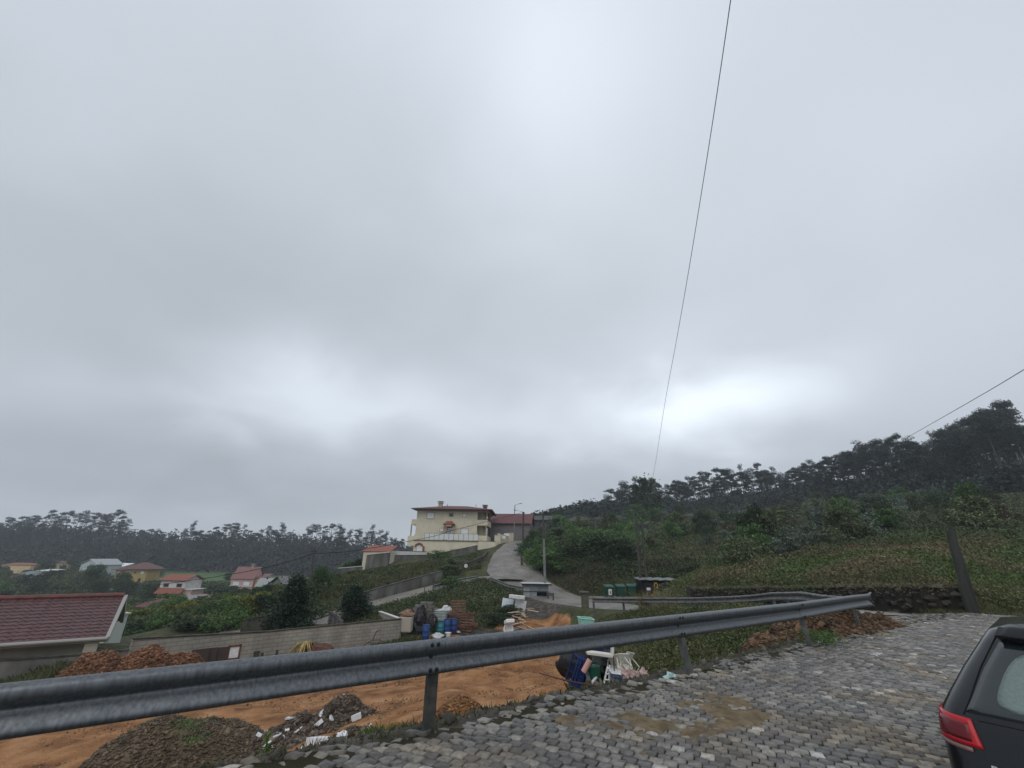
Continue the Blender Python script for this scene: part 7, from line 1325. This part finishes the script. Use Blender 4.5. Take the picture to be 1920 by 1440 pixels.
for (lx, ly) in ((-.80, .72), (.80, .72), (-.80, 3.2), (.80, 3.2)):
    M_ = Matrix.Translation((lx, ly, .31)) @ Matrix.Rotation(R(90), 4, 'Y'); mb = MB(); mb.lathe([(.20, -.1), (.29, -.1), (.31, -.07), (.31, .07), (.29, .1), (.20, .1)], n=28, M=M_); wo = mb.build('wheel', rub, CAR, smooth=True); mb = MB(); mb.lathe([(.19, -.085), (.2, -.095), (.2, .095), (.06, .09)], n=20, M=M_); mb.build('rim', galv, wo)
for sg in (-1, 1):
    mb = MB(); vs = []
    for (y_, z_) in ((.95, 1.02), (2.75, 1.0), (2.2, 1.33), (.85, 1.33)): vs.append(Vector((sg*(ip(z_, WW)+.004), y_, z_)))
    mb.add(vs, [(0, 1, 2, 3) if sg > 0 else (3, 2, 1, 0)]); mb.build('side_window', cglass, CAR)
mb = MB(); mb.tube([Vector((0, .75, 1.455)), Vector((0, .62, 1.50)), Vector((0, .45, 1.58))], .008, n=6); mb.build('aerial', blk, CAR)
# ---------------------------------------------------------------- damp air
hz = MB(); hz.box(-900, 900, -900, 900, -18.5, 150); ho = hz.build('haze', mat('none', (1, 1, 1))); hm = bpy.data.materials.new('haze'); hm.use_nodes = True; t = hm.node_tree; t.nodes.clear(); o_ = t.nodes.new('ShaderNodeOutputMaterial'); v = t.nodes.new('ShaderNodeVolumePrincipled'); v.inputs['Color'].default_value = (.86, .93, 1, 1); v.inputs['Density'].default_value = .00058; v.inputs['Anisotropy'].default_value = 0.2; t.links.new(v.outputs[0], o_.inputs['Volume'])
ho.data.materials.clear(); ho.data.materials.append(hm); tag(ho, kind='stuff')
# ---------------------------------------------------------------- labels that tell the repeats apart
ORD = ['first', 'second', 'third', 'fourth', 'fifth', 'sixth', 'seventh', 'eighth', 'ninth', 'tenth', 'eleventh', 'twelfth', 'thirteenth', 'fourteenth', 'fifteenth', 'sixteenth', 'seventeenth', 'eighteenth', 'nineteenth', 'twentieth']
def pxof(v):
    d = Vector(v)-Vector((0, 0, EYE)); return 960+FPX*d.dot(RX)/d.dot(F0)
ZL = [(70, 'above the cream house'), (150, 'above the blue warehouse'), (225, 'above the white gabled house'), (300, 'above the ochre house'), (385, 'above the red and white house'), (440, 'above the field tree'), (505, 'above the pink house'), (600, 'by the leaning pole'), (700, 'left of the garage'), (9999, 'beside the villa')]
ZR = [(1080, 'by the road top'), (1140, 'above the slim pole'), (1200, 'left of the two poles'), (1260, 'above the bins'), (1330, 'right of the shelter'), (1420, 'left of the tall dark shrub'), (1500, 'above the tall dark shrub'), (1580, 'above the guardrail bend'), (1660, 'above the guardrail end'), (1740, 'under the slanting cable'), (1820, 'above the leaning stump'), (9999, 'at the right edge')]
ZG = [(70, 'left of the blue warehouse'), (150, 'above the purplish-red roof'), (225, 'above the red roof gable'), (290, 'below the ochre house'), (385, 'near the red and white house'), (440, 'left of the pink house'), (505, 'below the pink house'), (9999, 'by the large laurel')]
def spread(group, zones, bands=None, short=None):
    L_ = [o for o in bpy.data.objects if o.parent is None and o.get('group') == group]; D = {}
    for o in L_:
        x = pxof(o.location); z = next(n for t_, n in zones if x < t_); y = math.hypot(o.location.x, o.location.y); b = '' if not bands else next(n for t_, n in bands if y < t_)
        D.setdefault(((short or {}).get(o['label'], o['label']), z, b), []).append((x, o))
    for (lb, z, b), M_ in D.items():
        M_.sort(key=lambda q: q[0])
        for i, (x, o) in enumerate(M_): o['label'] = (b+' ' if b else '') + lb + ' ' + z + (', %s from the left' % ORD[i] if len(M_) > 1 and i < 20 else '')
spread('eucalyptus trees of the left forest', ZL, None, {'tall dark eucalyptus on the skyline of the left forest': 'tall skyline eucalyptus', 'dark eucalyptus in the lower rows of the left forest': 'dark lower-row eucalyptus'})
spread('eucalyptus trees of the right forest', ZR, None, {'tall dark eucalyptus on the skyline of the right forest': 'tall ridge eucalyptus', 'dark eucalyptus at the front edge of the right forest': 'dark forest-edge eucalyptus'})
spread('bushes and saplings scattered over the right hillside', ZR, [(55, 'near'), (85, 'midway'), (999, 'far')], {k: k.replace(' in the hillside scrub', '') for k in ['green bush in the hillside scrub', 'dark bush in the hillside scrub', 'blue-grey gum sapling in the hillside scrub', 'olive bush in the hillside scrub', 'brown dead bush in the hillside scrub']})
spread('garden trees in the valley', ZG, [(140, 'near'), (190, 'midway'), (999, 'far')], {'dark garden tree between the valley houses': 'dark garden tree'})
spread('shrubs in the gardens behind the block wall', [(a, b.replace('above the purplish-red roof', 'by the gable').replace('near the red and white house', 'below the red-white house')) for a, b in ZG], [(55, 'near'), (999, 'farther')], {k: k.replace(' in the gardens behind the block wall', '') for k in ['yellow-green shrub in the gardens behind the block wall', 'green shrub in the gardens behind the block wall', 'olive shrub in the gardens behind the block wall', 'dark shrub in the gardens behind the block wall']})
spread('bushes on the bank right of the steep road', ZR, [(60.5, 'lower'), (64.5, 'middle'), (999, 'upper')], {'leafy bright green bush beside the steep road': 'bright green bush on the bank', 'dark green bush beside the steep road': 'dark green bush on the bank', 'olive bush beside the steep road': 'olive bush on the bank', 'dark bush overhanging the road edge': 'dark bush on the bank'})
spread('white plaster pieces on the rubble heap', [(9999, 'on the rubble heap')], None, {'large white plaster piece on the rubble heap': 'large white plaster piece', 'small white plaster crumb on the rubble heap': 'small white plaster crumb'})
